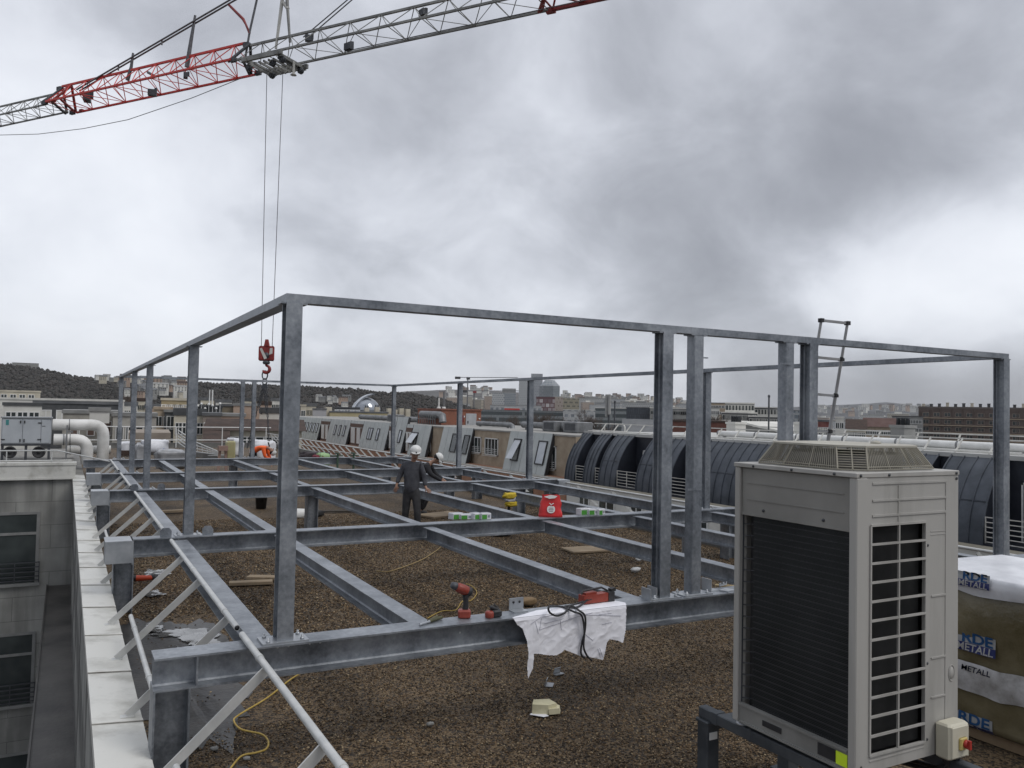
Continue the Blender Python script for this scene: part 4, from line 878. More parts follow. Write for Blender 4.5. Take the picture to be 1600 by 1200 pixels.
# middle
building('yellow_building', 'yellowish building with dark windows rising behind the pale mansard roof', 516, 606, 643, 210, mat('yellow render', (.40, .345, .20), .85, 0, (.50, .43, .26), .3), 1, 12, 1.6, 2.0, thick=14, top=1.2, roof=slate, fh=3)
o = building('white_gable', 'white slanted rooftop gable left of the yellow building', 489, 510, 638, 200, mat('grey white cladding', (.40, .40, .42), .7), 0, thick=8, roof=slate)
o = building('corner_house', 'cream corner house just right of the near corner post', 470, 478, 632, 190, cream, 2, 1, 1, 1.4, thick=8)
building('roof_lantern', 'glazed roof lantern on top of the yellow building', 524, 562, 636, 214, dark_r, 1, 7, 1.6, .9, zb=Pd(540, 645, 214).z-2, thick=5, wm=[glass_sky, frame_w], top=.3, cat='lantern')
for i, (px, t) in enumerate(((513, 636), (573, 637), (589, 636), (608, 638), (617, 640), (627, 638), (637, 639))):
    p = Pd(px, t, 212); o = thing('chimney_stack', ['tall cream chimney at the left end of the yellow building', 'pale chimney on the yellow building below the silver dome', 'pale chimney under the right rim of the silver dome', 'first of four pale chimneys left of the brick tower', 'second of four pale chimneys, behind the far corner post', 'third of four pale chimneys left of the brick tower', 'last of four pale chimneys, nearest the brick tower'][i], 'chimney', (p.x, p.y, p.z-4), 'pale chimneys on the yellow building')
    w = 1.1 if i else 1.5; m = MB(); m.box(p.x-w/2, p.y-w/2, p.z-5, p.x+w/2, p.y+w/2, p.z); obj('stack', m, cream, o); c = MB()
    for s in (-.3, .3): c.lathe((p.x+s, p.y, p.z), [(.22, 0), (.2, .6)], 8)
    obj('chimney_pot', c, dark_r, o)
p = Pd(570, 641, 360); o = thing('dome_building', 'silvery glass dome with a raised curved fin below the dark hill', 'dome', (p.x, p.y, GZ)); m = MB()
r = 6.4; m.lathe((p.x+.5, p.y, p.z-1), [(r*math.cos(a), 6.6*math.sin(a)) for a in np.linspace(0, 1.55, 8)], 20); m.lathe((p.x+.5, p.y, GZ), [(r, 0), (r, p.z-1-GZ)], 20)
sil = mat('silver glass', (.22, .24, .27), .15, .6, (.36, .38, .41), .3); obj('shell', m, sil, o); m = MB(); pts = [Vector((p.x-6.3+9*t**1.5, p.y-3, p.z-1+8.4*math.sin(t*1.4))) for t in np.linspace(0, 1, 10)]
for a, b in zip(pts[:-1], pts[1:]): m.prism([a, b, b+Vector((.9, 0, -.2)), a+Vector((.9, 0, -.2))], (0, 4, 0))
obj('fin', m, sil, o)
# brick lift tower
o = thing('brick_tower', 'square red brick rooftop tower with a grey metal door', 'brick tower', (*Pd(690, 668, 92).xy, GZ)); P = [Pd(653, 640, 100), Pd(690, 640.5, 92), Pd(752, 640, 96)]; P.append(P[0]+P[2]-P[1]); zt = P[1].z
m = MB(); m.prism([(q.x, q.y, GZ) for q in P], (0, 0, zt-GZ)); obj('wall', m, brick_red, o); m = MB(); c = sum((Vector((q.x, q.y, zt)) for q in P), Vector())/4
m.prism([(c.x+(q.x-c.x)*1.03, c.y+(q.y-c.y)*1.03, zt) for q in P], (0, 0, .14)); obj('cap', m, mat('brick coping', (.22, .09, .06), .8), o)
e1 = (P[2]-P[1]); e1.z = 0; nrm = Vector((e1.y, -e1.x, 0)).normalized(); nrm = nrm if nrm.y < 0 else -nrm
def onwall(t, dz): return Vector((P[1].x, P[1].y, zt))+e1*t+Vector((0, 0, dz))
m = MB(); m.prism([onwall(.60, -2.3), onwall(.87, -2.3), onwall(.87, -.35), onwall(.60, -.35)], nrm*.06); dob = obj('door', m, mat('galvanised door', (.36, .37, .38), .5, .3, (.44, .45, .46), .8), o)
m = MB(); m.prism([onwall(.64, -1.5), onwall(.66, -1.5), onwall(.66, -1.2), onwall(.64, -1.2)], nrm*.12); obj('handle', m, dark_metal, dob)
m = MB(); m.prism([onwall(.46, -1.35), onwall(.52, -1.35), onwall(.52, -.55), onwall(.46, -.55)], nrm*.25); obj('hose_box', m, mat('dark red box', (.13, .01, .01), .5), o)
m = MB(); m.lathe(onwall(.53, -.72), [(.14, 0), (.12, .2)], 10, nrm); m.lathe(onwall(.945, -.95), [(.1, 0), (.08, .15)], 8, nrm); obj('wall_lamp', m, frame_w, o)
for px, t in ((686, 622), (694, 613)):
    q = Pd(px, t, 94); w = thing('flue_pipe', 'shorter pale flue pipe on the brick tower' if px == 686 else 'taller dark flue pipe on the brick tower', 'flue', (q.x, q.y, zt), 'flue pipes on the brick tower'); m = MB(); m.tube([(q.x, q.y, zt+.1), (q.x, q.y, q.z)], .10 if px == 686 else .12, 8); obj('pipe', m, dm if px == 694 else lag, w); m = MB(); m.lathe((q.x, q.y, zt+.1), [(.26, 0), (.2, .25)], 8); obj('flashing', m, lag, w)
# mid-distance offices and towers
gb = lambda n, a, b, mo, s, bw, rh, ms: brick_mat(n, a, b, mo, s, bw, rh, .5, ms)
tw1 = gb('tower grid pale', (.20, .22, .24), (.28, .30, .32), (.46, .47, .47), .30, 1., .9, .25)
tw2 = gb('tower grid blue', (.13, .16, .19), (.18, .21, .24), (.34, .36, .37), .28, .9, .8, .16)
tw3 = gb('office bands', (.05, .065, .07), (.07, .085, .09), (.22, .24, .245), .30, 9., 1.05, .24)
chk = gb('red and white check', (.55, .52, .52), (.085, .02, .028), (.12, .04, .045), .19, .9, .9, .10)
T = 1250
building('glass_office', 'long low green-grey glass office with horizontal bands behind the brick tower', 752, 884, 641, 480, tw3, 0, thick=20, roof=slate, cat='office')
building('glass_office', 'paler upper tier of the banded glass office with a red sign', 766, 846, 633, 520, tw1, 0, thick=20, roof=grey_r, cat='office')
o = building('red_sign', 'long red and white rooftop sign on the banded office', 788, 812, 637, 505, rust_red, 0, zb=Pd(800, 642, 505).z, thick=1, roof=frame_w, cat='sign')
building('tower_block', 'stepped pale grey tower left of the others on the skyline', 769, 788, 614, T, tw1, 0, thick=25, roof=slate, cat='tower')
building('tower_block', 'squat blue-grey tower with a pale crown beside the stepped tower', 785, 806, 607, T+60, tw2, 0, thick=25, roof=grey_r, cat='tower', roof_h=7)
building('tower_block', 'slim pale slab tower partly behind the third right-hand post', 811, 828, 594, T+140, tw1, 0, thick=25, roof=tw1, cat='tower')
building('tower_block', 'tallest pale tower on the skyline with a rooftop fin', 830, 848, 584, T+200, gb('tower pale tall', (.20, .22, .25), (.27, .29, .32), (.42, .44, .46), .28, 1.1, .8, .12), 0, thick=25, roof=grey_r, cat='tower')
p = Pd(859, 594, T); o = thing('glass_tower', 'glass tower with chamfered crown standing on the checkered block', 'tower', (p.x, p.y, GZ)); a = 15.5
m = MB(); ring = [Vector((p.x+a*math.cos(k*math.pi/3+.35), p.y+a*math.sin(k*math.pi/3+.35), GZ)) for k in range(6)]; zt = Pd(859, 603, T).z
m.prism(ring, (0, 0, zt-GZ)); obj('wall', m, gb('tower glass', (.10, .125, .14), (.16, .185, .20), (.30, .32, .33), .34, .8, .9, .08), o); m = MB(); n = len(ring); top = [Vector((p.x+(q.x-p.x)*.45, p.y+(q.y-p.y)*.45, p.z)) for q in ring]
m.add([(q.x, q.y, zt) for q in ring]+top, [(i, (i+1) % 6, 6+(i+1) % 6, 6+i) for i in range(6)]+[tuple(range(6, 12))]); obj('crown', m, tw2, o)
building('checkered_block', 'round-cornered block checkered dark red and white at the foot of the towers', 838, 867, 620, 900, chk, 0, thick=20, roof=mat('dark red cap', (.09, .03, .035), .7), roof_h=2)
building('apartment_block', 'beige block with gridded windows right of the checkered block', 866, 880, 620, 930, gb('beige check', (.38, .32, .27), (.10, .07, .065), (.40, .34, .29), .22, .8, .9, .3), 0, thick=20, roof=cream)
building('apartment_block', 'olive and beige balcony block right of the checkered block', 880, 905, 622, 760, gb('olive grid', (.10, .10, .08), (.16, .15, .11), (.33, .30, .22), .26, 1.3, .9, .28), 0, thick=15, roof=cream)
building('office_block', 'white gridded office right of the checkered block above the bare trees', 880, 930, 640, 430, tw1, 0, thick=16, roof=offwhite, cat='office')
building('office_block', 'grey banded office left of the tall antenna panels', 930, 980, 637, 450, tw3, 0, thick=16, roof=offwhite, cat='office')
building('office_block', 'dark blue-grey slab building right of the tall antenna panels', 979, 1022, 636, 330, brick_mat('dark slab', (.045, .055, .07), (.06, .07, .085), (.03, .035, .045), .5, .35, 4., .6, .05), 0, thick=16, roof=slate, cat='office')
building('office_block', 'grey block with rows of windows between the paired left posts', 1016, 1078, 637, 320, grey_r, 4, 16, 1.9, 1.3, thick=16, roof=offwhite, fh=2.9, cat='office', wm=[glass_d, grey_r])
building('slate_house', 'low grey slate roof with a red brick stub behind the zinc rail', 975, 1030, 655, 150, slate, 0, thick=8, roof=slate, pit=2)
building('brick_house', 'low dark red brick house seen beside the first paired post', 1050, 1135, 657, 170, mat('dark red brick wall', (.12, .045, .032), .85, 0, (.17, .07, .05), 1), 0, thick=10, roof=tile_m)
building('apartment_block', 'white gridded apartment block right of the rear post', 1100, 1124, 636, 300, offwhite, 5, 5, 1.3, 1.4, thick=14, fh=2.8, roof=grey_r)
building('apartment_block', 'grey hilltop block behind the white terraced flats', 1104, 1142, 629, 390, beige_r, 2, 8, 1.2, 1.3, thick=14, roof=slate)
for k, (a, b, t, d_, lab) in enumerate(((1128, 1182, 644, 262, 'wide lower tier of the white terraced flats'), (1134, 1178, 629, 270, 'tall white terraced flats with deep shadowed balconies'), (1180, 1222, 636, 285, 'lower white terraced flats with a flat cream roof'), (1170, 1230, 650, 250, 'low row of white balconies under the terraced flats'))):
    building('terraced_flats', lab, a, b, t, d_, dark_r if k != 1 else grey_r, 4, 8, 1.8, 1.9, thick=14, ledge=True, roof=offwhite, fh=3.0, top=.5, grp='white terraced flats on the slope', wm=[glass_d, offwhite])
building('office_block', 'blue-grey low block between the paired right posts', 1238, 1262, 641, 420, tw2, 0, thick=14, roof=slate, cat='office')
building('brick_house', 'red brick house with white gable left of the ladder foot', 1279, 1300, 656, 150, mat('plum brick wall', (.17, .055, .05), .85, 0, (.24, .10, .085), 1.2), 1, 3, .9, 1.4, thick=9, roof=slate)
building('white_building', 'plain white building behind the ladder', 1306, 1318, 651, 190, offwhite, 2, 2, 1, 1.4, thick=9)
building('row_house', 'low brown-roofed house right of the ladder', 1324, 1352, 655, 240, cream, 1, 5, 1.1, 1.4, thick=9, roof=tile_m, pit=2.5)
building('row_house', 'low red-roofed house left of the chimney block', 1352, 1398, 653, 260, beige_r, 1, 8, 1.1, 1.4, thick=9, roof=mat('dull red roof', (.085, .045, .037), .85, 0, (.12, .07, .06), .6), pit=2.5)
building('row_house', 'dark narrow house left of the long brown apartment block', 1396, 1440, 650, 300, grey_r, 2, 9, 1.2, 1.4, thick=9, roof=dark_r)
# long brown apartment block at the right
br_ = mat('brown precast wall', (.085, .062, .052), .85, 0, (.135, .10, .085), .25, 7)
o = building('long_apartment_block', 'long brown apartment block with many window rows and roof chimneys at right', 1452, 1760, 637, 300, br_, 5, 19, 2.2, 1.5, thick=14, fh=2.75, top=1.6, roof=mat('brown grey roof edge', (.13, .11, .10), .8), roof_h=.7, wm=[glass_d, mat('light brown frame', (.26, .215, .18), .7, 0, (.34, .29, .245), .5)], left=0.01)
hgt = Pd(1606, 637, 300).z-GZ; w_ = 308*300/F
for r in range(5):
    l = MB(); z = hgt-.7-1.6-1.5-r*2.75; l.box(-w_/2, -.5, z-.75, w_/2, .05, z-.45); obj('balcony_band', l, beige_r, o, local=True)
for c in range(20):
    l = MB(); x = -w_/2+w_*c/20+.3; l.box(x, -.3, GZ-GZ, x+.25, .05, hgt-.8); obj('pier', l, br_, o, local=True)
for c in range(26):
    l = MB(); x = -w_/2+w_*(c+.5)/26; hh = random.uniform(.8, 1.6); l.box(x-.5, 3, hgt, x+.5, 4.2, hgt+hh); l.box(x-.6, 2.9, hgt+hh, x+.6, 4.3, hgt+hh+.15); obj('roof_chimney', l, dark_r if c % 3 else cream, o, local=True)
# tower cranes far away
for px, py, L, lab in ((731, 590, 78, 'far tower crane with a long faint jib above the towers'), (741, 611, 70, 'lower far tower crane with red cab in front of the hillside town')):
    dcr = 900; p = Pd(px, py, dcr); o = thing('tower_crane', lab, 'crane', (p.x, p.y, GZ), 'tower cranes far away'); rt = Matrix.Rotation(-math.atan2(p.x, p.y), 3, 'Z')
    def Lc(x, z): return p+rt @ Vector((x, 0, 0))+Vector((0, 0, z))
    s = .7; m = MB(); m.bar((p.x, p.y, GZ), p, 1.0, 1.0, (0, 1, 0)); obj('tower', m, cable_m, o); m = MB(); m.bar(Lc(-13, 0), Lc(L*s, 1.2), .5, .7); obj('jib', m, cable_m, o)
    m = MB(); m.bar(Lc(-14, -.5), Lc(-8, -.5), 2, 2.6); obj('counterweight', m, dark, o); m = MB(); m.bar(Lc(-1.5, -1), Lc(2.5, -1), 2, 2.4); obj('cab', m, dark if px == 731 else hook_red, o)

# ================================================================== hills, far town, bare trees
def hill(name, prof, dep, back, foot, mts, seed, rough=1.0, rows=26, step=1.2):
    """ridge given by the elevation it reaches; a full mound with a front slope, crest and back"""
    xs = np.arange(prof[0][0], prof[-1][0]+.1, step*4); ys = np.interp(xs, [a for a, b in prof], [b for a, b in prof]); m = MB(); nx = len(xs)
    for j in range(rows+1):
        t = j/rows
        for i, (x, y) in enumerate(zip(xs, ys)):
            crest = Pd(x, y, dep); d = Vector((crest.x, crest.y, 0)).normalized()
            if t < .72: u = t/.72; q = Vector((crest.x, crest.y, 0))-d*foot*(1-u); z = GZ+(crest.z-GZ)*(u**1.15)
            else: u = (t-.72)/.28; q = Vector((crest.x, crest.y, 0))+d*back*u; z = crest.z+(GZ-crest.z)*u**1.6
            q.z = z+rough*mnoise.noise(Vector((q.x*.03+seed, q.y*.03, 0)))*min(1, t*3); m.v.append(tuple(q))
    for j in range(rows):
        for i in range(nx-1): a = j*nx+i; m.f.append((a, a+1, a+nx+1, a+nx)); m.mi.append(0); m.sm.append(True)
    o = struct(name, m, mts); return m, nx, rows
bare1 = mat('leafless wood floor', (.022, .019, .016), .95, 0, (.045, .039, .032), .03, 8)
L1 = [(-420, 575), (-250, 560), (-100, 561), (0, 566), (40, 570), (90, 580), (130, 588), (180, 592), (240, 594), (300, 595.5), (380, 598), (450, 601), (520, 604), (560, 607), (590, 611), (610, 611), (640, 612), (690, 622), (740, 637), (790, 646)]
R1 = [(x, y+(1.5 if x < 450 else 2)) for x, y in L1]
h1 = hill('wooded_hill', [(x, y+3) for x, y in L1], 900, 260, 420, bare1, 2)
wood_far = [mat('bare crowns %d' % i, c, .95) for i, c in enumerate(((.034, .030, .027), (.040, .035, .031), (.047, .041, .036), (.032, .031, .027)))]
def wood(name, src, n, s0, s1, seed, label):
    """closely packed leafless crowns covering a slope: one uncountable mass"""
    mm, nx, rows = src; r = np.random.default_rng(seed); m = MB(); V = mm.v
    for k in range(n):
        j = int(r.uniform(.05, .76)*rows); i = int(r.integers(0, nx-1)); t = r.random(); p = Vector(V[j*nx+i]).lerp(Vector(V[j*nx+i+1]), t).lerp(Vector(V[(j+1)*nx+i]), r.random())
        s = r.uniform(s0, s1); o = len(m.v); mi = int(r.integers(0, 4)); nn = 6; 
        for lev, (rr, zz_) in enumerate(((.35, 0), (.9, .5), (.75, .95), (.25, 1.3))):
            for q in range(nn): a = 2*math.pi*q/nn+lev*.5; u = r.uniform(.6, 1.25); m.v.append((p.x+s*rr*u*math.cos(a), p.y+s*rr*u*math.sin(a), p.z-s*.2+s*zz_*r.uniform(.85, 1.15)))
        for lev in range(3):
            for q in range(nn): a, b = o+lev*nn+q, o+lev*nn+(q+1) % nn; m.f.append((a, b, b+nn, a+nn)); m.mi.append(mi); m.sm.append(True)
        m.f.append(tuple(o+3*nn+q for q in range(nn))); m.mi.append(mi); m.sm.append(False)
    o = obj(name, m, wood_far); o['kind'] = 'stuff'; return o
wood('leafless_wood', h1, 17000, 1.2, 2.7, 5, '')
L2 = [(560, 615), (640, 609), (680, 607), (720, 606), (770, 608), (830, 612), (900, 619), (960, 620), (1020, 623), (1080, 630), (1160, 638), (1240, 643), (1300, 648)]
h2 = hill('town_hill', [(x, y+2) for x, y in L2], 2300, 500, 900, mat('far town slope', (.055, .052, .05), .95, 0, (.13, .125, .12), .012, 8), 8)
L3 = [(1180, 640), (1280, 633), (1320, 632), (1360, 630), (1385, 628), (1405, 630), (1440, 637), (1480, 641), (1560, 643), (1760, 645), (1900, 640)]
h3 = hill('far_hill', L3, 3600, 900, 1500, mat('far blue hill', (.04, .042, .045), .95, 0, (.07, .072, .075), .004, 6), 12)
# every house of the far town its own small object
hs = []
for i, (c1, c2) in enumerate(((offwhite, slate), (cream, slate), (grey_r, slate), (pink_r, tile_m), (offwhite, grey_r))):
    w, d_, h = 13+i*3, 10, 9+i*2.5; m = MB(); m.box(-w/2, -d_/2, -6, w/2, d_/2, h); m.prism([(-w/2-.5, -d_/2-.5, h), (-w/2-.5, d_/2+.5, h), (-w/2-.5, 0, h+3.5)], (w+1, 0, 0), 1)
    for a in range(3):
        for b in range(4): m.box(-w/2+w*(b+.35)/4, -d_/2-.15, h-2.6-a*3, -w/2+w*(b+.75)/4, -d_/2+.02, h-1.1-a*3, 2)
    me = obj('far_house', m, [c1, c2, glass_d], local=True); hs.append(me)
used = [False]*5; r = np.random.default_rng(4)
def houses(n, xr, yfun, dep, lab, grp, sc=(1, 1.6)):
    for k in range(n):
        x = r.uniform(*xr); y = yfun(x)+r.uniform(0, 1)*r.uniform(2, 22)*(2300/dep if dep > 2000 else 1)*.75; d_ = dep*(1-.28*((y-yfun(x))/22)); p = Pd(x, y, d_); i = int(r.integers(0, 5)); s = r.uniform(*sc)
        o = hs[i] if not used[i] else dup(hs[i]); used[i] = True; o.location = p; o.rotation_euler.z = -math.atan2(p.x, p.y)+r.uniform(-.7, .7); o.scale = (s*r.uniform(.8, 1.5), s, s*r.uniform(.8, 1.3)); tag(o, lab, 'house', grp)
houses(130, (880, 1100), lambda x: np.interp(x, [a for a, b in L2], [b for a, b in L2]), 2250, 'tiny pale house in the crowded town on the far hillside', 'houses of the far hillside town', (.30, .62))
houses(28, (690, 790), lambda x: np.interp(x, [a for a, b in L2], [b for a, b in L2]), 2250, 'tiny faint house on the far slope behind the tower cranes', 'houses behind the tower cranes', (.30, .6))
houses(70, (1265, 1455), lambda x: 638-2*(x > 1400), 3000, 'tiny pale house in the town below the far blue hill', 'houses below the far blue hill', (.4, .85))
houses(34, (150, 300), lambda x: np.interp(x, [a for a, b in L1], [b for a, b in L1])+1, 800, 'small pale house among the trees on the wooded hill', 'houses on the wooded hill', (.2, .36))
houses(22, (190, 300), lambda x: 610, 640, 'small house at the foot of the wooded hill behind the left posts', 'houses at the foot of the wooded hill', (.2, .34))
houses(9, (488, 545), lambda x: 624, 620, 'small grey roofed house at the foot of the hill left of the silver dome', 'houses left of the silver dome', (.14, .26))
mid = []
for i, (g, w, h) in enumerate(((tw1, 46, 26), (gb('beige grid', (.20, .18, .15), (.15, .13, .11), (.44, .40, .33), .3, .9, .9, .3), 38, 20), (gb('white grid', (.16, .17, .18), (.22, .23, .24), (.52, .52, .50), .28, 1.2, .9, .28), 60, 17), (gb('pink grid', (.17, .13, .11), (.22, .17, .14), (.40, .32, .26), .3, 1., .9, .3), 30, 32))):
    m = MB(); m.box(-w/2, 0, -40, w/2, 14, h); me = MB(); o = obj('far_block', m, g, local=True); me.box(-w/2-.5, -.5, h, w/2+.5, 14.5, h+1.2); me.box(-w/6, 3, h+1.2, w/6, 9, h+4); obj('roof', me, offwhite if i % 2 else grey_r, o, local=True); mid.append(o)
usedm = [False]*4; r = np.random.default_rng(11)
def blocks(n, xr, yfun, dep, lab, grp):
    for k in range(n):
        x = xr[0]+(xr[1]-xr[0])*(k+r.uniform(.1, .9))/n; y = yfun(x)+r.uniform(-3, 12); d_ = dep*r.uniform(.85, 1.1); p = Pd(x, y, d_); i = int(r.integers(0, 4)); o = mid[i] if not usedm[i] else dup(mid[i]); usedm[i] = True; s_ = r.uniform(.55, 1.0)*dep/1500
        h = (26, 20, 17, 32)[i]*s_; o.location = (p.x, p.y, p.z-h); o.rotation_euler.z = -math.atan2(p.x, p.y)+r.uniform(-.4, .4); o.scale = (s_,)*3; tag(o, lab, 'building', grp)
sky2 = lambda x: np.interp(x, [700, 770, 880, 1020, 1100, 1240], [616, 618, 624, 628, 634, 644])
blocks(30, (878, 1060), sky2, 1500, 'pale mid-rise block in the dense skyline left of the paired posts', 'mid-rise blocks of the skyline left of the paired posts')
blocks(12, (1060, 1250), sky2, 1300, 'pale mid-rise block on the skyline between the paired posts', 'mid-rise blocks of the skyline between the paired posts')
blocks(14, (1268, 1450), lambda x: 648, 1700, 'pale mid-rise block below the far blue hill', 'mid-rise blocks below the far blue hill')
blocks(8, (705, 775), lambda x: 622, 1600, 'pale mid-rise block behind the far tower cranes', 'mid-rise blocks behind the far tower cranes')
p = Pd(38, 567, 905); building('hilltop_building', 'long low building on the crest of the wooded hill', 22, 58, 567, 905, grey_r, 0, zb=p.z-9, thick=10, roof=slate)
# leafless street trees between the offices and the zinc roof
def bare_tree(label, px, pyt, dep, h, seed, grp='leafless trees by the offices'):
    p = Pd(px, pyt, dep); rr = random.Random(seed); base = Vector((p.x, p.y, p.z-h)); o = thing('bare_tree', label, 'tree', tuple(base), grp); t = MB(); c = MB()
    t.tube([base, base+Vector((.1, 0, h*.3)), base+Vector((0, .1, h*.5))], [h*.03, h*.022, h*.014], 7)
    def grow(a, d, L, r_, lev):
        b = a+d*L; (t if lev < 2 else c).tube([a, a.lerp(b, .5)+Vector((rr.uniform(-1, 1), rr.uniform(-1, 1), 0))*L*.06, b], [r_, r_*.8, r_*.55], 4 if lev < 2 else 3, cap=False, smooth=False)
        if lev >= 4: return
        for k in range(4 if lev < 2 else 4):
            nd = (d+Vector((rr.uniform(-1, 1), rr.uniform(-1, 1), rr.uniform(-.25, .7)))*.85).normalized(); grow(a.lerp(b, rr.uniform(.45, 1)), nd, L*rr.uniform(.58, .78), r_*.55, lev+1)
    for k in range(5): grow(base+Vector((0, 0, h*rr.uniform(.28, .5))), Vector((rr.uniform(-1, 1), rr.uniform(-1, 1), rr.uniform(.6, 1.4))).normalized(), h*.26, h*.012, 0)
    obj('trunk', t, mat('tree bark', (.05, .04, .033), .9, 0, (.085, .07, .058), 2), o); obj('crown', c, mat('bare brown twigs', (.075, .052, .040), .9, 0, (.11, .08, .062), .6), o)
for k, (px, t, lab) in enumerate(((762, 650, 'leafless brown tree just right of the brick tower'), (785, 647, 'leafless brown tree below the banded office, second from the brick tower'), (806, 648, 'leafless brown tree left of the third right-hand post'), (838, 646, 'leafless brown tree right of the third right-hand post'), (862, 645, 'leafless brown tree below the checkered block'), (884, 648, 'leafless brown tree below the white gridded office'), (916, 641, 'broad leafless brown tree left of the tall antenna panels'), (936, 650, 'small leafless tree close to the tall antenna panels'))):
    bare_tree(lab, px, t, 235, 11.5, k+3)
bare_tree('leafless tree in the gap left of the silver dome', 205, 612, 300, 13, 21, None); bare_tree('leafless tree beside the white terraced flats', 1112, 648, 200, 9, 22, None)

# ================================================================== tower crane overhead
JZ = 15.6
_ja, _jc = Pz(30, 182, JZ), Pz(800, 12.5, JZ); JU = (_jc-_ja).normalized(); JN = Vector((JU.y, -JU.x, 0))     # JN: horizontal, across the jib
if JN.dot(Vector((0, -1, 0))) < 0: JN = -JN
def V(px, py):      # the point of the jib's own vertical plane seen at that place
    d = Vector(ray(px, py)); t = (_ja-Vector((0, 0, EYE))).dot(JN)/d.dot(JN); return Vector((0, 0, EYE))+d*t
def js(px):
    y = np.interp(px, [-100, 30, 250, 440, 800, 1100], [211, 182, 133, 95, 12.5, -56]); return (Vector((V(px, y).x, V(px, y).y, JZ))-_ja).dot(JU)
def J(s, n, z): return _ja+JU*s+JN*n+Vector((0, 0, z))
crane = thing('tower_crane', 'red and grey lattice jib of a tower crane passing high over the roof', 'crane', tuple(J(js(430), 0, 0)))
def lattice(name, s0, s1, w, h, bay, mt, ch=.055, br=.028, taper=None):
    m = MB(); n = max(2, int(round((s1-s0)/bay))); 
    for a, b, r in (((-w/2, 0), None, ch), ((w/2, 0), None, ch), ((0, h), None, ch*1.1)): m.bar(J(s0, *a), J(s1, *a), r*2, r*2)
    o = obj(name, m, mt, crane); m = MB()
    for k in range(n+1):
        s = s0+(s1-s0)*k/n; m.tube([J(s, -w/2, 0), J(s, w/2, 0)], br, 5); 
        if k < n:
            e = s0+(s1-s0)*(k+1)/n; mid = (s+e)/2
            for sd in (-w/2, w/2): m.tube([J(s, sd, 0), J(mid, 0, h)], br, 5); m.tube([J(mid, 0, h), J(e, sd, 0)], br, 5)
            a, b = (-w/2, w/2) if k % 2 else (w/2, -w/2); m.tube([J(s, a, 0), J(e, b, 0)], br*.8, 5)
    obj('lacing', m, mt, o); return o
lattice('jib_section', js(-90), js(90), 1.0, .66, 1.0, crane_grey, .03, .016)
lattice('jib_section', js(96), js(382), 1.45, .92, 1.05, rust_red, .036, .019)
lattice('jib_section', js(388), js(845), 1.2, .78, 1.35, crane_grey, .036, .016)
lattice('jib_section', js(852), js(1000), 1.2, .8, 1.2, hook_red, .06, .035)
def joint(px, sz, mt, name='jib_joint'):
    m = MB(); s = js(px)
    for n_, z in ((-.65, 0), (.65, 0), (0, .85)): m.cbox(J(s, n_, z), sz, sz*.5, sz*.6, Matrix.Rotation(math.atan2(JU.y, JU.x), 3, 'Z'))
    m.tube([J(s-.3, -.6, 0), J(s+.2, 0, .85)], .06, 5); m.tube([J(s-.3, .6, 0), J(s+.2, 0, .85)], .06, 5); m.tube([J(s-.4, -.6, 0), J(s+.4, .6, .0)], .06, 5); obj(name, m, mt, crane)
joint(92, .26, dark_metal); joint(384, .26, dark_metal); joint(106, .2, hook_red); joint(848, .3, hook_red)
for px, py, sz in ((483, 60, .22), (545, 73, .24), (661, 20, .22), (238, 145, .25), (136, 152, .35), (290, 118, .2)):
    m = MB(); c = V(px, py); m.cbox(c, sz*1.3, sz*.8, sz, Matrix.Rotation(.5+px, 3, 'Z')); m.cbox(c+Vector((sz*.5, 0, sz*.4)), sz*.4, sz*.4, sz*.9); obj('jib_lamp', m, dark_metal, crane)
def rod(name, pts, r, mt):
    m = MB(); m.tube([V(*p) for p in pts], r, 6); return obj(name, m, mt, crane)
tb = Vector((0, 0, .16))
for d in (-.07, .07):
    m = MB(); m.tube([V(122, 141)+JN*d, V(365, -1)+JN*d, V(560, -115)+JN*d], .035, 6); obj('tie_bar', m, cable_m, crane)
for px, py in ((185, 106), (253, 66)): m = MB(); m.cbox(V(px, py), .06, .06, .22); obj('tie_clamp', m, cable_m, crane)
rod('king_post', [(199, 126), (205, 105), (208, 83)], [.09, .07, .05], cable_m); rod('king_post', [(292, 105), (299, 60), (305, 24)], [.10, .075, .05], cable_m)
rod('tie_bar', [(383, 92), (390, 50), (403, -8)], .045, cable_m); m = MB(); m.tube([V(358, 8), V(380, 30), V(384, 38), V(390, 52)], [.05, .06, .04, .05], 6); obj('link_arm', m, hook_red, crane)
rod('strut', [(231, 113), (240, 118)], .06, cable_m)
rod('mast_leg', [(431, 76), (441, 0), (446, -40)], [.05, .07, .1], crane_white); rod('mast_leg', [(453, 66), (449, 8), (447, -40)], [.045, .06, .1], crane_grey); rod('mast_leg', [(443, 4), (450, 14)], .07, crane_white)
rod('rope', [(474, 58), (545, -2), (600, -50)], .022, cable_m); rod('rope', [(480, 60), (552, -2), (606, -50)], .022, cable_m)
rod('rope', [(-60, 209), (0, 211), (60, 209.5), (130, 201), (200, 187), (300, 153), (380, 121)], .014, cable_m); rod('rope', [(540, 80), (700, 46), (920, -1), (1000, -18)], .016, cable_m)
HP = J(js(430), 0, 0)
m = MB(); RZ = Matrix.Rotation(math.atan2(JU.y, JU.x), 3, 'Z')
for s in (-.75, .75): m.cbox(HP+JU*s+Vector((0, 0, -.16)), .12, 1.6, .12, RZ)
for n_ in (-.7, .7): m.cbox(HP+JN*n_+Vector((0, 0, -.12)), 1.9, .10, .16, RZ)
for k in range(7): m.cbox(HP+JU*(-.7+k*.23)+Vector((0, 0, -.26)), .05, 1.2, .08, RZ)
tr_ = obj('trolley', m, crane_grey, crane)
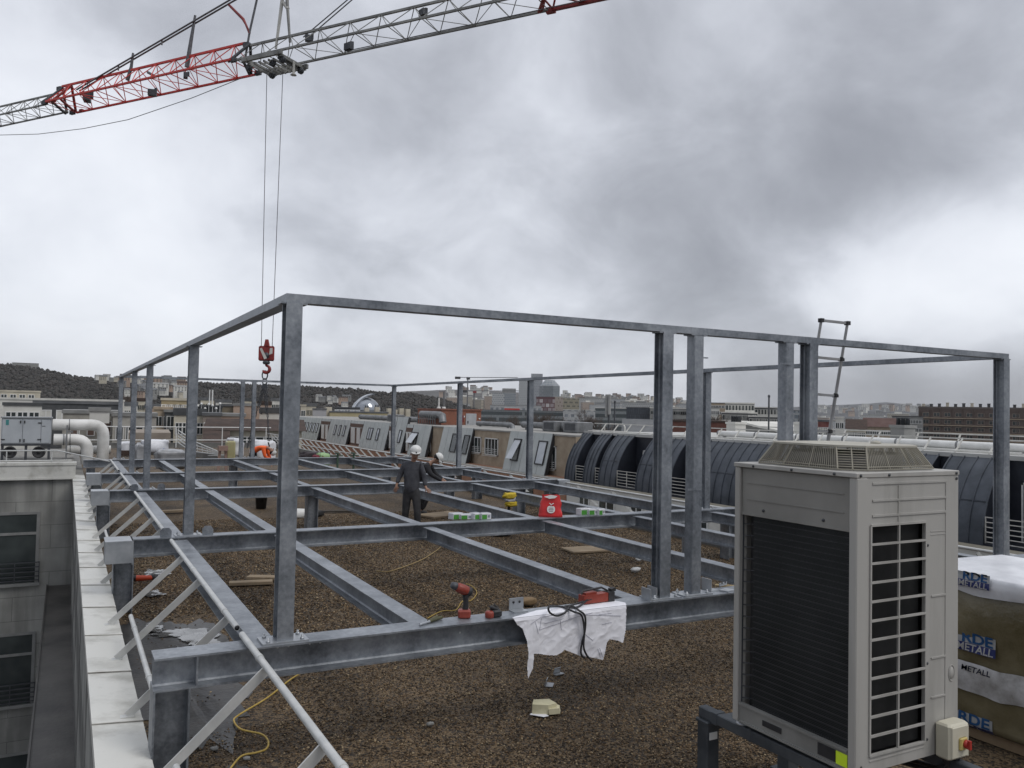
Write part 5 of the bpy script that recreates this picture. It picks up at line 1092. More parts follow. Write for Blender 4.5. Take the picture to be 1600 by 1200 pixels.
for s, n_ in ((-.8, .5), (-.5, -.4), (.3, .45), (.85, .55), (.8, -.5)): m = MB(); m.lathe(HP+JU*s+JN*n_+Vector((0, 0, -.34)), [(.13, -.05), (.13, .05)], 12, JN); obj('sheave', m, dark_metal, tr_)
m = MB(); m.cbox(HP+JU*.9+Vector((0, 0, -.45)), .08, .08, .5); m.lathe(HP+JU*.9+Vector((0, 0, -.72)), [(.12, 0), (.05, .08)], 8); m.tube([HP+JU*.2+Vector((0, 0, -.3)), HP+JU*.55+Vector((0, 0, -.5))], .05, 6); obj('rope_guide', m, crane_white, tr_)
# hook block hanging from the trolley, with its falls of rope
hp = Pd(404, 553, (HP-Vector((0, 0, EYE))).dot(Vector(M.T @ np.array([0, 0, 1]) if False else (M[0][2], M[1][2], M[2][2])))); hz = hp.z
hk = Vector((HP.x, HP.y, hz)); right = Vector((.88, -.47, 0)); fw = Vector((.47, .88, 0))
hook = thing('hook_block', 'red crane hook block hanging on two ropes in front of the sky', 'hook block', tuple(hk))
RR = Matrix.Rotation(math.atan2(right.y, right.x), 3, 'Z'); C_ = lambda a, b, c: hk+right*a+fw*b+Vector((0, 0, c))
for sx, top in ((-.20, -.3), (.20, .3)):
    m = MB(); m.tube([C_(sx, 0, .2), HP+right*top+Vector((0, 0, -.3))], .013, 5); obj('hoist_rope', m, cable_m, hook)
m = MB(); m.bevbox(hk, .58, .10, .56, .05, RR); m.bevbox(C_(-.2, -.06, 0), .16, .03, .50, .02, RR); m.bevbox(C_(.2, -.06, 0), .16, .03, .50, .02, RR); m.prism([C_(-.10, -.06, .26), C_(.10, -.06, .26), C_(.045, -.06, .52), C_(-.045, -.06, .52)], fw*.12); obj('side_plate', m, hook_red, hook)
m = MB(); m.prism([C_(-.24, -.078, .17), C_(-.16, -.078, .20), C_(.04, -.078, -.18), C_(-.06, -.078, -.22)], fw*.01); m.prism([C_(.14, -.082, .2), C_(.24, -.082, .2), C_(.24, -.082, .0), C_(.12, -.082, -.05)], fw*.01); obj('stripe', m, offwhite, hook)
m = MB(); m.lathe(C_(0, 0, -.08), [(.12, -.058), (.12, .058)], 16, fw); obj('sheave', m, dark_metal, hook); m = MB(); m.lathe(C_(0, -.0, -.34), [(.11, -.06), (.14, 0), (.11, .07)], 10); obj('swivel', m, dark_metal, hook)
m = MB(); pts = [C_(0, 0, -.34), C_(0, 0, -.45)]+[C_(.13*math.sin(a), 0, -.58+.13*math.cos(a)) for a in np.linspace(.0, 4.4, 12)]; m.tube(pts, [.05, .045]+[.045+.02*math.sin(k/11*3.1) for k in range(11)]+[.02], 8); obj('hook', m, hook_red, hook)
sl_ = thing('chain_sling', 'dark chain sling with two legs hanging from the red crane hook', 'chain sling', tuple(C_(0, 0, -.7)))
def ring(c, rx, rz, r, d=right): mm = MB(); mm.tube([c+d*rx*math.cos(a)+Vector((0, 0, rz*math.sin(a))) for a in np.linspace(0, 2*math.pi, 15)[:-1]], r, 6, closed=True); return mm
for k, (z, rx, rz) in enumerate(((-.80, .10, .16), (-1.04, .08, .11))): obj('link', ring(C_(-.04, 0, z), rx, rz, .025), dark_metal, sl_)
m = MB(); m.prism([C_(-.16, -.03, -1.28), C_(.09, -.03, -1.28), C_(.04, -.03, -1.12), C_(-.11, -.03, -1.12)], fw*.06); obj('shackle', m, dark_metal, sl_)
for a, b, c in (((-.10), -.62, -3.55), ((.03), .18, -3.3), (-.04, .05, -2.25), (-.06, -.22, -2.1)):
    m = MB(); p, q = C_(a, 0, -1.25), C_(b, 0, c); n = int((q-p).length/.11); t = (q-p).normalized()
    for k in range(n):
        e = p+t*(k*.11); s = right*.022 if k % 2 else fw*.022; m.bar(e+s, e+t*.12+s, .022, .022, fw); m.bar(e-s, e+t*.12-s, .022, .022, fw)
    obj('chain_leg', m, dark_metal, sl_)
m = MB(); m.tube([C_(-.21, 0, -2.04), C_(-.2, 0, -2.2), C_(-.12, 0, -2.24), C_(-.1, 0, -2.16)], .02, 6); obj('sling_hook', m, dark_metal, sl_); m = MB(); m.tube([C_(.16, 0, -3.3)+Vector((0, 0, .03)), C_(.2, 0, -3.42), C_(.12, 0, -3.46)], .03, 6); obj('sling_hook', m, dark_metal, sl_)

# ================================================================== rooftop air handler on the wing
HY = 33.4; hx0, hx1 = Py(2, 670, HY).x, Py(80, 670, HY).x; hz0, hz1 = Py(40, 694, HY).z, Py(40, 653.5, HY).z
ah = thing('air_handler', 'grey rooftop air handling cabinet on legs with double doors', 'air handler', ((hx0+hx1)/2, HY, .62)); ahm = mat('pale grey cabinet', (.36, .385, .41), .45, 0, (.43, .455, .48), 1.2, 5)
m = MB(); m.bevbox(((hx0+hx1)/2, HY+.6, (hz0+hz1)/2), hx1-hx0, 1.2, hz1-hz0, .02); obj('cabinet', m, ahm, ah)
m = MB(); m.box(hx0-.03, HY-.05, hz1, hx1+.03, HY+1.25, hz1+.04); obj('cap', m, mat('cap grey', (.22, .23, .24), .5), ah)
for xa, xb in ((hx0+.03, hx0+.62), (hx0+.64, hx0+1.18), (hx0+1.2, hx1-.04)):
    m = MB(); m.bevbox(((xa+xb)/2, HY-.012, (hz0+hz1)/2), xb-xa, .03, hz1-hz0-.08, .008); d = obj('door', m, ahm, ah)
    for xx in ((xb-.05,) if xa < hx0+.1 else (xa+.05,)) if xa < hx0+1 else ():
        for z in (hz0+.12, hz1-.14): h = MB(); h.box(xx-.02, HY-.05, z-.04, xx+.02, HY-.02, z+.06); obj('latch', h, dark, d)
m = MB()
for x, z in ((hx0+1.15, hz1-.16), (hx0+1.15, hz0+.16), (hx0+.06, hz0+.16)): m = MB(); m.box(x-.06, HY-.045, z-.015, x+.06, HY-.02, z+.02); obj('hinge', m, dark, ah)
m = MB(); m.box(hx1-.28, HY-.034, hz1-.28, hx1-.18, HY-.026, hz1-.26); obj('plate', m, dark, ah)
m = MB(); m.box(hx0+.13, HY-.034, hz1-.24, hx0+.22, HY-.027, hz1-.06); obj('sign', m, mat('teal sticker', (.05, .22, .22), .5), ah)
m = MB()
for x in (hx0+.05, (hx0+hx1)/2, hx1-.05): m.box(x-.04, HY+.05, .62, x+.04, HY+.13, hz0)
m.box(hx0, HY+.02, hz0-.06, hx1, HY+.1, hz0); obj('leg_frame', m, dark_metal, ah)
for xc in (hx0+.28, hx0+1.15):
    m = MB(); m.lathe((xc, HY+.05, .90), [(.21, 0), (.21, .09), (.16, .1), (.15, .05), (.04, .05), (.03, .1)], 18, (0, -1, 0)); obj('fan', m, dark, ah)
pipe_w = mat('white insulated pipe', (.52, .515, .49), .5, 0, (.74, .735, .71), 1.6, 7, .03, 6)
def fat_pipe(label, pts, r, bands):
    o = thing('insulated_pipe', label, 'pipe', tuple(pts[0]), 'white insulated pipes beside the air handler'); sm = [pts[0]]
    for i in range(1, len(pts)-1):
        a, b, c = pts[i-1], pts[i], pts[i+1]; R = min(.42, (b-a).length*.6, (c-b).length*.6); p, q = b+(a-b).normalized()*R, b+(c-b).normalized()*R
        for t in np.linspace(0, 1, 8): sm.append(p*(1-t)**2+b*2*t*(1-t)+q*t*t)
    sm.append(pts[-1]); m = MB(); m.tube(sm, r, 18); obj('pipe', m, pipe_w, o)
    for a, b in bands:
        c = MB(); d = (b-a).normalized(); c.tube([a, a+d*.03], r*1.06, 16); obj('band', c, dm, o)
PYY = HY+.5; vx = lambda px, py: Py(px, py, PYY)
a, b, c = vx(82, 663.5), vx(159, 663.5), vx(160, 722); b.x = c.x; b.z = a.z; fat_pipe('upper thick white pipe leaving the air handler and turning down', [a, b, c], .205, [(a+Vector((.52, 0, 0)), b)])
a2, b2, c2 = vx(84, 686), vx(133, 686), vx(135, 724); b2.x = c2.x; b2.z = a2.z
for q in (a2, b2, c2): q.y -= .35
fat_pipe('lower thick white pipe turning down in front of the upper one', [a2, b2, c2], .20, [(a2+Vector((.5, 0, 0)), b2), (a2+Vector((.3, 0, 0)), b2)])
a3, b3 = vx(104, 704), vx(126, 704); a3.y += .4; b3.y += .4; b3.z = a3.z; fat_pipe('short white horizontal pipe low beside the two bent ones', [a3, a3.lerp(b3, .5), b3+Vector((1.0, 0, 0))], .16, [(a3+Vector((.1, 0, 0)), b3), (a3+Vector((.45, 0, 0)), b3)])
m = MB(); p = vx(104, 690); m.bar((p.x, p.y-.62, .62), (p.x, p.y-.62, a.z), .05, .05, (0, 1, 0)); m.bar((p.x-.02, p.y-.3, a.z-.24), (p.x+.2, p.y-.3, a.z-.24), .08, .06); tag(obj('pipe_bracket', m, dm), 'thin grey bracket post holding the white pipes by the air handler', 'bracket')

# ================================================================== insulation packs at the right
IX, IY0, IY1 = 6.80, 2.2, 4.88
film = mat('stretch film over brown wool', (.10, .083, .043), .22, 0, (.215, .188, .12), 2.2, 8, .5, 7, .35, .75); film_w = mat('white stretch film', (.50, .51, .54), .3, 0, (.78, .79, .82), 2.2, 8, .15, 6)
blue1, navy = mat('printed blue', (.03, .13, .34), .4), mat('printed navy', (.02, .03, .13), .4)
def pack(z0, z1, seed, parent, name, mt):
    """bulging wrapped pack with rounded edges"""
    m = MB(); nu, nv = 60, 14; cx_, cy_ = IX+.65, (IY0+IY1)/2; hx, hy = .65, (IY1-IY0)/2
    for j in range(nv+1):
        t = j/nv; z = z0+(z1-z0)*t; e = max(0, abs(t-.5)*2); ins = .04*max(0, (e-.78)/.22)**2.2
        for i in range(nu):
            a = 2*math.pi*i/nu; c, s = math.cos(a), math.sin(a); q = .09; x = math.copysign(abs(c)**q, c)*(hx-ins); y = math.copysign(abs(s)**q, s)*(hy-ins); w = .018*mnoise.noise(Vector((x*2.5, y*2.2, z*4+seed)))+.010*mnoise.noise(Vector((x*7, y*7, z*9+seed)))
            m.v.append((cx_+x+w*c*1.4, cy_+y+w*s*1.4, z))
    for j in range(nv):
        for i in range(nu): m.f.append((j*nu+i, j*nu+(i+1) % nu, (j+1)*nu+(i+1) % nu, (j+1)*nu+i)); m.mi.append(0); m.sm.append(True)
    m.f.append(tuple(nv*nu+i for i in range(nu))); m.mi.append(0); m.sm.append(False); m.f.append(tuple(nu-1-i for i in range(nu))); m.mi.append(0); m.sm.append(False)
    return obj(name, m, mt, parent)
def text_mesh(body, size, mtx, name, mt, parent, shear=0., sx=1., off=.02):
    cu = bpy.data.curves.new('t', 'FONT'); cu.body = body; cu.size = size; cu.extrude = .0015; cu.offset = off*size; cu.align_x = 'RIGHT'; cu.shear = shear
    to = bpy.data.objects.new('t', cu); COL.objects.link(to); me = bpy.data.meshes.new_from_object(to.evaluated_get(bpy.context.evaluated_depsgraph_get())); bpy.data.objects.remove(to)
    mb = MB(); mb.v = [tuple(mtx @ Vector((v.co.x*sx, v.co.y, v.co.z))) for v in me.vertices]
    for p in me.polygons: mb.f.append(tuple(p.vertices)); mb.mi.append(0); mb.sm.append(False)
    return obj(name, mb, mt, parent)
pal = thing('insulation_pallet', 'film wrapped pallet of brown insulation packs printed METALL at the right edge', 'pallet', (IX+.6, 3.6, 0))
m = MB()
for y in np.linspace(IY0+.1, IY1-.1, 7): m.box(IX+.05, y-.05, .09, IX+1.25, y+.05, .115)
for x in (IX+.12, IX+.65, IX+1.18): m.box(x-.05, IY0+.05, .0, x+.05, IY1-.05, .09)
obj('wooden_base', m, mat('pallet wood', (.20, .14, .08), .85, 0, (.30, .22, .14), 3), pal)
ZM = Px(1540, 1062, IX).z; lower = pack(.10, ZM+.01, 1, pal, 'pack', film); upper = pack(ZM-.01, 1.36, 5, pal, 'pack', film)
m = MB()       # white film: lid turned down over the edge, and the band between the packs
N_ = 46
def filmstrip(za, zb, out, seed, cap=False):
    mm = MB(); ys = np.linspace(IY0, IY1-.03, N_)
    for i, y in enumerate(ys):
        e = .05*mnoise.noise(Vector((y*1.3, seed, 0)))+.02*mnoise.noise(Vector((y*5, seed, 0)))
        for k in range(6): t = k/5; mm.v.append((IX-out-.012*math.sin(t*3.1)-.01*mnoise.noise(Vector((y*4, t*3, seed))), y, (za+e*(1.2 if cap else 1))*(1-t)+(zb+(0 if cap else e*.7))*t))
    for i in range(N_-1):
        for k in range(5): a = i*6+k; mm.f.append((a, a+1, a+7, a+6)); mm.mi.append(0); mm.sm.append(True)
    return mm
top = filmstrip(Px(1540, 928, IX).z, 1.38, .016, 3, True); n0 = len(top.v)
for i in range(N_): y = IY0+(IY1-IY0)*i/(N_-1); top.v += [(IX+.05, y, 1.385+.012*mnoise.noise(Vector((y*3, 1, 0)))), (IX+.65, y, 1.392+.012*mnoise.noise(Vector((y*3, 4, 0)))), (IX+1.33, y, 1.38)]
for i in range(N_-1):
    a, b = n0+i*3, n0+i*3+3
    for q in ((i*6+5, a, b, (i+1)*6+5), (a, a+1, b+1, b), (a+1, a+2, b+2, b+1)): top.f.append(q); top.mi.append(0); top.sm.append(True)
obj('film_lid', top, film_w, pal); obj('film_band', filmstrip(Px(1540, 1086, IX).z, Px(1540, 1040, IX).z, .018, 8), mat('crinkled clear film', (.20, .195, .175), .25, 0, (.55, .55, .56), 3.5, 8, .5, 9, .3, .6), pal)
def face_x(y, z):    # where the bulging film face of either pack stands
    z0, z1, sd = (ZM-.01, 1.36, 5) if z > ZM else (.10, ZM+.01, 1); e = max(0, abs((z-z0)/(z1-z0)-.5)*2); ins = .04*max(0, (e-.78)/.22)**2.2; x = -(.65-ins); yy = y-(IY0+IY1)/2
    w = .018*mnoise.noise(Vector((x*2.5, yy*2.2, z*4+sd)))+.010*mnoise.noise(Vector((x*7, yy*7, z*9+sd))); return IX+ins-1.4*w
def print_at(z, y, size, body, mt, parent, off, sx=1.05, shear=.1, bold=.02, fx=face_x):
    o = text_mesh(body, size, Matrix(((0, 0, -1, 0), (-1, 0, 0, y), (0, 1, 0, z), (0, 0, 0, 1))), 'printed_text', mt, parent, shear, sx, bold)
    for v in o.data.vertices: p = v.co+wloc(parent); v.co.x += fx(p.y, p.z)-off-p.x-wloc(parent).x*0
    return o
def print_patch(y0, y1, z0, z1, name, mt, parent, off, fx=face_x):
    m = MB(); n, k = 26, 5
    for i in range(n+1):
        for j in range(k+1): y, z = y0+(y1-y0)*i/n, z0+(z1-z0)*j/k; m.v.append((fx(y, z)-off, y, z))
    for i in range(n):
        for j in range(k): a = i*(k+1)+j; m.f.append((a, a+k+1, a+k+2, a+1)); m.mi.append(0); m.sm.append(True)
    return obj(name, m, mt, parent)
lid_x = lambda y, z: IX-.031-.012*math.sin(min(1, max(0, (z-Px(1540, 928, IX).z)/(1.38-Px(1540, 928, IX).z)))*3.1)
p_grey = mat('printed grey', (.30, .31, .32), .35)
def label_at(zc, yr, h, parent, fx=face_x):
    """wordmark over a navy band with white capitals, printed on the film"""
    print_patch(yr, yr+.95, zc-h*.5, zc-h*.04, 'printed_band', navy, parent, .006, fx); print_patch(yr, yr+.95, zc-h*.04, zc+h*.5, 'printed_ground', p_grey, parent, .006, fx)
    print_at(zc-h*.46, yr+.02, h*.56, 'METALL', frame_w, parent, .009, 1.05, .1, .02, fx); print_at(zc+h*.01, yr+.02, h*.74, 'RDE', blue1, parent, .009, 1.3, 0, .03, fx)
label_at(Px(1540, 1010, IX).z, Px(1557, 1010, IX).y, .155, upper); label_at(Px(1540, 1138, IX).z, Px(1552, 1138, IX).y, .155, lower)
label_at(Px(1540, 908, IX).z-.005, Px(1551, 908, IX).y, .12, upper, lid_x)
print_at(Px(1540, 1054, IX).z, Px(1552, 1047, IX).y, .065, 'METALL', navy, lower, .012, 1.1, .15, .02, lambda y, z: IX-.034)
# ================================================================== things lying on the near beam
TB = B
red_t = mat('tool red', (.22, .035, .022), .45, 0, (.30, .055, .035), 6)
dr = thing('cordless_drill', 'red and black cordless drill standing upright on the near beam', 'drill', tuple(Pz(723, 966, TB))); c = Pz(723, 965, TB); rx, fy_ = Vector((.92, -.39, 0)), Vector((-.39, -.92, 0))
dq = lambda a, b, z: c+rx*a-fy_*b+Vector((0, 0, z)); RD = Matrix.Rotation(math.atan2(rx.y, rx.x), 3, 'Z')
m = MB(); m.bevbox(dq(.012, 0, .035), .105, .10, .07, .012, RD); obj('battery', m, red_t, dr); m = MB(); m.tube([dq(.02, 0, .068), dq(.024, 0, .12), dq(.02, 0, .19)], [.026, .021, .027], 10); obj('grip', m, dark, dr)
m = MB(); ax = (dq(-.06, -.02, .27)-dq(.05, .03, .215)).normalized(); m.lathe(dq(.055, .03, .205), [(.02, 0), (.04, .01), (.043, .06), (.04, .115), (.03, .14)], 14, ax); obj('motor_housing', m, red_t, dr)
m = MB(); e = dq(.055, .03, .205); m.lathe(e+ax*.135, [(.03, 0), (.033, .02), (.026, .05), (.012, .055)], 12, ax); obj('chuck', m, dark_metal, dr); m = MB(); m.lathe(e, [(.03, -.012), (.041, .0), (.042, .03)], 12, ax); obj('rear_cap', m, dark, dr)
bt = thing('spare_battery', 'spare red drill battery with a black clip lying on the near beam', 'battery', tuple(Pz(766, 966, TB))); c = Pz(765, 965, TB)
m = MB(); m.lathe(c, [(.035, 0), (.04, .008), (.04, .045), (.03, .055)], 12); obj('cell_pack', m, red_t, bt); m = MB(); m.bevbox(c+Vector((.06, -.0, .03)), .09, .07, .06, .012); m.bevbox(c+Vector((.05, .02, .068)), .08, .05, .03, .01, Matrix.Rotation(.4, 3, 'Y')); m.tube([c+Vector((.02, .03, .05)), c+Vector((.06, .04, .10)), c+Vector((.11, .02, .04))], .008, 6); obj('clip', m, dark, bt)
wr = thing('hand_tool', 'pair of pliers with olive grips lying on the near beam', 'pliers', tuple(Pz(672, 974, TB))); a, b = Pz(655, 979, TB)+Vector((0, 0, .012)), Pz(690, 968, TB)+Vector((0, 0, .018))
m = MB(); m.tube([a, a.lerp(b, .45)], [.006, .012], 8); m.tube([a+Vector((.015, .03, .0)), a.lerp(b, .5)], [.007, .01], 8); obj('jaw', m, galv_light, wr); m = MB(); m.tube([a.lerp(b, .42), b], [.011, .015], 8); m.tube([a.lerp(b, .42)+Vector((.0, .02, 0)), b+Vector((-.02, .04, 0))], [.010, .013], 8); obj('handle', m, mat('olive grip', (.05, .05, .025), .6, 0, (.11, .105, .05), 9), wr)
# drawing sheet draped over the flange
paper = mat('crumpled drawing paper', (.74, .74, .79), .8, 0, (.84, .84, .88), 3, 5); YFRONT = BY[0]-WB/2
def sheet(u, t):    # u across, t from the back edge (0) over the rim (L) and down
    L = .17; w = .006*mnoise.noise(Vector((u*4, t*3, 2)))+.010*(.35-abs(mnoise.noise(Vector((u*5.5+t*2, t*5-u, 4)))))+.005*(.3-abs(mnoise.noise(Vector((u*13, t*15+u*4, 9))))); cr_ = .01*abs(math.sin(u*9+t*4))*min(1, max(0, (t-L)*5))
    if t < L-.02: return Vector((u, YFRONT+L-t, TB+.004+abs(w)*.5))
    if t < L+.02: a = (t-L+.02)/.04*math.pi/2; return Vector((u, YFRONT+.02-.026*math.sin(a), TB-.018+.024*math.cos(a)))
    return Vector((u+w*.3, YFRONT-.008-abs(w)*1.6-cr_-.02*(t-L), TB-(t-L)))
def uv(px, py): p = Py(px, py, YFRONT-.01); return p.x, .17+(TB-p.z)
outl = [(Pz(801, 958, TB).x, .13), (Pz(826, 949.5, TB).x, .03), (Pz(905, 945, TB).x, .0), (Pz(957, 938, TB).x, .0), (Pz(979, 943, TB).x, .10)]+[uv(*q) for q in ((979, 947), (976, 981), (971, 1004), (963, 1000), (951, 998), (947, 1004), (945, 1012), (943, 1022), (941, 1031), (931, 1028), (915, 1025), (905, 1024), (892, 1019), (881, 1014.5), (874, 1020), (868, 1023), (855, 1023), (841, 1021), (833, 1021), (832, 1043), (824, 1060), (822.5, 1040), (824, 1020), (822, 1003), (819, 992), (816, 982), (808, 976), (802, 965))]
def inside(x, y, P):
    c = False; j = len(P)-1
    for i in range(len(P)):
        if (P[i][1] > y) != (P[j][1] > y) and x < (P[j][0]-P[i][0])*(y-P[i][1])/(P[j][1]-P[i][1])+P[i][0]: c = not c
        j = i
    return c
m = MB(); u0, u1, t1 = min(p[0] for p in outl), max(p[0] for p in outl), max(p[1] for p in outl); nu, ntt = 230, 160; idx = {}
def gv(i, j):
    if (i, j) not in idx: idx[(i, j)] = len(m.v); m.v.append(tuple(sheet(u0+(u1-u0)*i/nu, t1*j/ntt)))
    return idx[(i, j)]
for j in range(ntt):
    for i in range(nu):
        if inside(u0+(u1-u0)*(i+.5)/nu, t1*(j+.5)/ntt, outl): m.f.append((gv(i, j), gv(i, j+1), gv(i+1, j+1), gv(i+1, j))); m.mi.append(0); m.sm.append(True)
ds = tag(obj('drawing_sheet', m, paper), 'crumpled white construction drawing draped over the near beam', 'drawing'); 
ln = MB(); ink = mat('pale printed ink', (.30, .30, .36), .8)
def dline(a, b, w=.0022):
    n = max(2, int(math.hypot(b[0]-a[0], b[1]-a[1])/.025)); P = [sheet(a[0]+(b[0]-a[0])*k/n, a[1]+(b[1]-a[1])*k/n)+(Vector((0, -.0035, .001)) if a[1]+(b[1]-a[1])*k/n > .17 else Vector((0, 0, .003))) for k in range(n+1)]
    for p, q in zip(P[:-1], P[1:]): ln.bar(p, q, w, w, (0, -1, .3))
for q in ((842, 984, 893, 966), (842, 984, 846, 965), (846, 965, 880, 958), (829, 975, 846, 964), (874, 968, 876, 984), (893, 966, 925, 957), (900, 960, 970, 962), (850, 974, 880, 966), (934, 960, 955, 958), (836, 972, 840, 990), (912, 990, 924, 1000), (935, 1012, 940, 1026), (932, 1013, 937, 1027), (940, 975, 955, 972)): dline(uv(*q[:2]), uv(*q[2:]))
obj('printed_lines', ln, ink, ds)
# red corded tool on the sheet with its black cable
gt = thing('angle_grinder', 'red corded power tool lying on the drawing with its black cable looped over the edge', 'power tool', tuple(Pz(928, 942, TB))); c0, c1 = Pz(908, 945, TB)+Vector((0, 0, .05)), Pz(946, 940, TB)+Vector((0, 0, .05)); dd = (c1-c0).normalized()
m = MB(); m.bar(c0, c1, .085, .075); m.bar(c0+dd*.03+Vector((0, 0, .04)), c0.lerp(c1, .55)+Vector((0, 0, .045)), .06, .03); obj('body', m, red_t, gt); m = MB(); m.bar(c1, c1+dd*.07, .095, .085); m.tube([c1+dd*.02+Vector((0, 0, .05)), c1-dd*.05+Vector((0, 0, .085)), c0+dd*.02+Vector((0, 0, .072)), c0+Vector((0, 0, .045))], .010, 6); m.bar(c1+dd*.05+Vector((0, 0, .05)), c1+dd*.10+Vector((0, 0, .06)), .05, .03); obj('guard', m, dark, gt)
m = MB()
def cable(pts, n=8):
    P = [Vector(p) for p in pts]; out = []
    for i in range(len(P)-1):
        p0, p1, p2, p3 = P[max(i-1, 0)], P[i], P[i+1], P[min(i+2, len(P)-1)]
        for k in range(n): t = k/n; out.append(.5*((2*p1)+(p2-p0)*t+(2*p0-5*p1+4*p2-p3)*t*t+(3*p1-p0-3*p2+p3)*t**3))
    return out+[P[-1]]
up = lambda px, py: Pz(px, py, TB)+Vector((0, 0, .02)); dn = lambda px, py, o=.045: Py(px, py, YFRONT-o)
m.tube(cable([c0+Vector((.05, -.03, 0)), up(905, 951), up(890, 953), up(872, 951), dn(858, 948), dn(859, 957), dn(870, 962), dn(883, 957), up(892, 950), dn(905, 954), dn(914, 963), dn(914, 985), dn(909, 1005), dn(908, 1022), dn(914, 1028)]), .009, 7)
m.tube(cable([c0+Vector((.09, -.03, 0)), up(893, 949), up(882, 952), dn(897, 956, .06), dn(909, 962, .06), dn(913, 985, .06), dn(912, 1010, .06), dn(917, 1024), dn(925, 1032)]), .009, 7); obj('cable', m, dark, gt)

# ================================================================== things on the other beams
green = mat('printed green', (.06, .26, .03), .5); carton = mat('white carton', (.55, .56, .58), .6, 0, (.66, .67, .69), 4)
def box_row(pxs, py, labels, grp):
    for (px, w, h, rz), lab in zip(pxs, labels):
        p = Pz(px, py, TB); o = thing('carton', lab, 'box', tuple(p), grp); R = Matrix.Rotation(rz, 3, 'Z'); m = MB(); m.bevbox(p+Vector((0, 0, h/2)), w, .14, h, .006, R); obj('box_body', m, carton, o)
        m = MB(); m.cbox(p+R @ Vector((-w*.2, -.0712, h*.42)), w*.5, .003, h*.7, R); obj('printed_panel', m, green, o); m = MB(); m.cbox(p+R @ Vector((w*.25, -.0712, h*.5)), w*.22, .003, h*.4, R); m.cbox(p+Vector((0, 0, h+.0015)), w*.9, .04, .002, R); obj('printed_text_block', m, mat('faint grey print', (.25, .26, .30), .6), o)
box_row([(712, .20, .10, .2), (727, .20, .085, -.1), (743, .18, .10, .35), (757, .17, .10, 0)], 811, ['green and white carton at the left end of the row on the second beam', 'second carton from the left in the row on the second beam', 'tilted carton third in the row on the second beam', 'carton at the right end of the row on the second beam'], 'cartons on the second beam')
box_row([(912, .23, .11, .1), (925, .19, .10, -.1), (936, .16, .10, .25)], 804, ['green and white carton right of the red bag', 'middle one of three cartons between red bag and paired posts', 'carton nearest the paired posts on the second beam'], 'cartons right of the red bag')
p = Pz(860, 807, TB); bag = thing('carrier_bag', 'crumpled red carrier bag with a white apple print standing on a beam', 'bag', tuple(p)); m = MB(); redb = mat('red plastic bag', (.50, .018, .02), .35, 0, (.68, .03, .03), 3, 5, .25, 9)
R1_, F1_ = Vector((.85, -.53, 0)), Vector((-.53, -.85, 0)); n, lv = 22, 10
for j in range(lv+1):
    t = j/lv; wx = .20-.055*t; wy = .11*(1-t*.75); z = .36*t
    for k in range(n):
        a = 2*math.pi*k/n; cs, sn = math.cos(a), math.sin(a); w = 1+.16*mnoise.noise(Vector((cs*2.2, sn*2.2, t*4)))*(.3+t); q = .6
        m.v.append(tuple(p+R1_*(math.copysign(abs(cs)**q, cs)*wx*w)+F1_*(math.copysign(abs(sn)**q, sn)*wy*w)+Vector((0, 0, z+.02*t*mnoise.noise(Vector((cs*3, sn*3, 7)))))))
for j in range(lv):
    for k in range(n): m.f.append((j*n+k, j*n+(k+1) % n, (j+1)*n+(k+1) % n, (j+1)*n+k)); m.mi.append(0); m.sm.append(True)
m.f.append(tuple(range(n-1, -1, -1))); m.mi.append(0); m.sm.append(False); obj('bag_body', m, redb, bag)
m = MB(); bq = lambda a, z: p+R1_*a+F1_*(.122-.20*z)+Vector((0, 0, z)); pr = [bq(.01+.072*math.cos(a)*(1-.08*math.cos(2*a)), .13+.062*math.sin(a)*(1-.18*(abs(math.cos(a)) < .35 and math.sin(a) > 0))) for a in np.linspace(0, 2*math.pi, 26)[:-1]]; m.prism(pr, F1_*.004)
m.tube([bq(.01, .192), bq(.0, .215), bq(-.02, .228)], .007, 5); m.tube([bq(.012, .198), bq(.04, .222), bq(.055, .224)], .008, 5); apl = obj('apple_print', m, frame_w, bag); m = MB()
for z, w in ((.15, .03), (.125, .04), (.10, .03)): m.bar(bq(-w+.01, z)+F1_*.006, bq(w+.01, z)+F1_*.006, .003, .012)
obj('apple_lettering', m, mat('grey print', (.35, .3, .3), .6), apl); m = MB(); m.prism([bq(-.11, .33)+F1_*.0, bq(-.02, .30), bq(.07, .31), bq(.11, .345), bq(.0, .36)], F1_*.01); obj('rim_print', m, frame_w, bag)

# ================================================================== things on the gravel
def slab(px, py, w, d, h, rz, mt, name, label, cat, z=0.02, tilt=0, grp=None, taper=0):
    p = Pz(px, py, z); R = Matrix.Rotation(rz, 3, 'Z') @ Matrix.Rotation(tilt, 3, 'X'); m = MB(); m.bevbox(p+Vector((0, 0, h/2)), w, d, h, min(w, d, h)*.12, R); return tag(obj(name, m, mt), label, cat, grp)
wood_m = mat('weathered plywood', (.22, .165, .105), .85, 0, (.33, .26, .18), 3, 6, 0, None, .35, .65, (1, 8, 1))
slab(915, 860, .80, .55, .035, -.1, wood_m, 'plywood_board', 'square plywood board lying flat on the gravel between two secondary beams', 'board', .02)
slab(690, 806, 1.1, .7, .05, .3, wood_m, 'plywood_board', 'brown board on the gravel beside the front worker and the cartons', 'board', .02)
slab(392, 913, .62, .16, .05, -.2, wood_m, 'timber_offcut', 'longer pale timber offcut lying left of the near corner post', 'timber', .02); slab(415, 905, .55, .18, .05, -.5, wood_m, 'timber_offcut', 'thicker timber offcut half hidden by the near corner post', 'timber', .02)
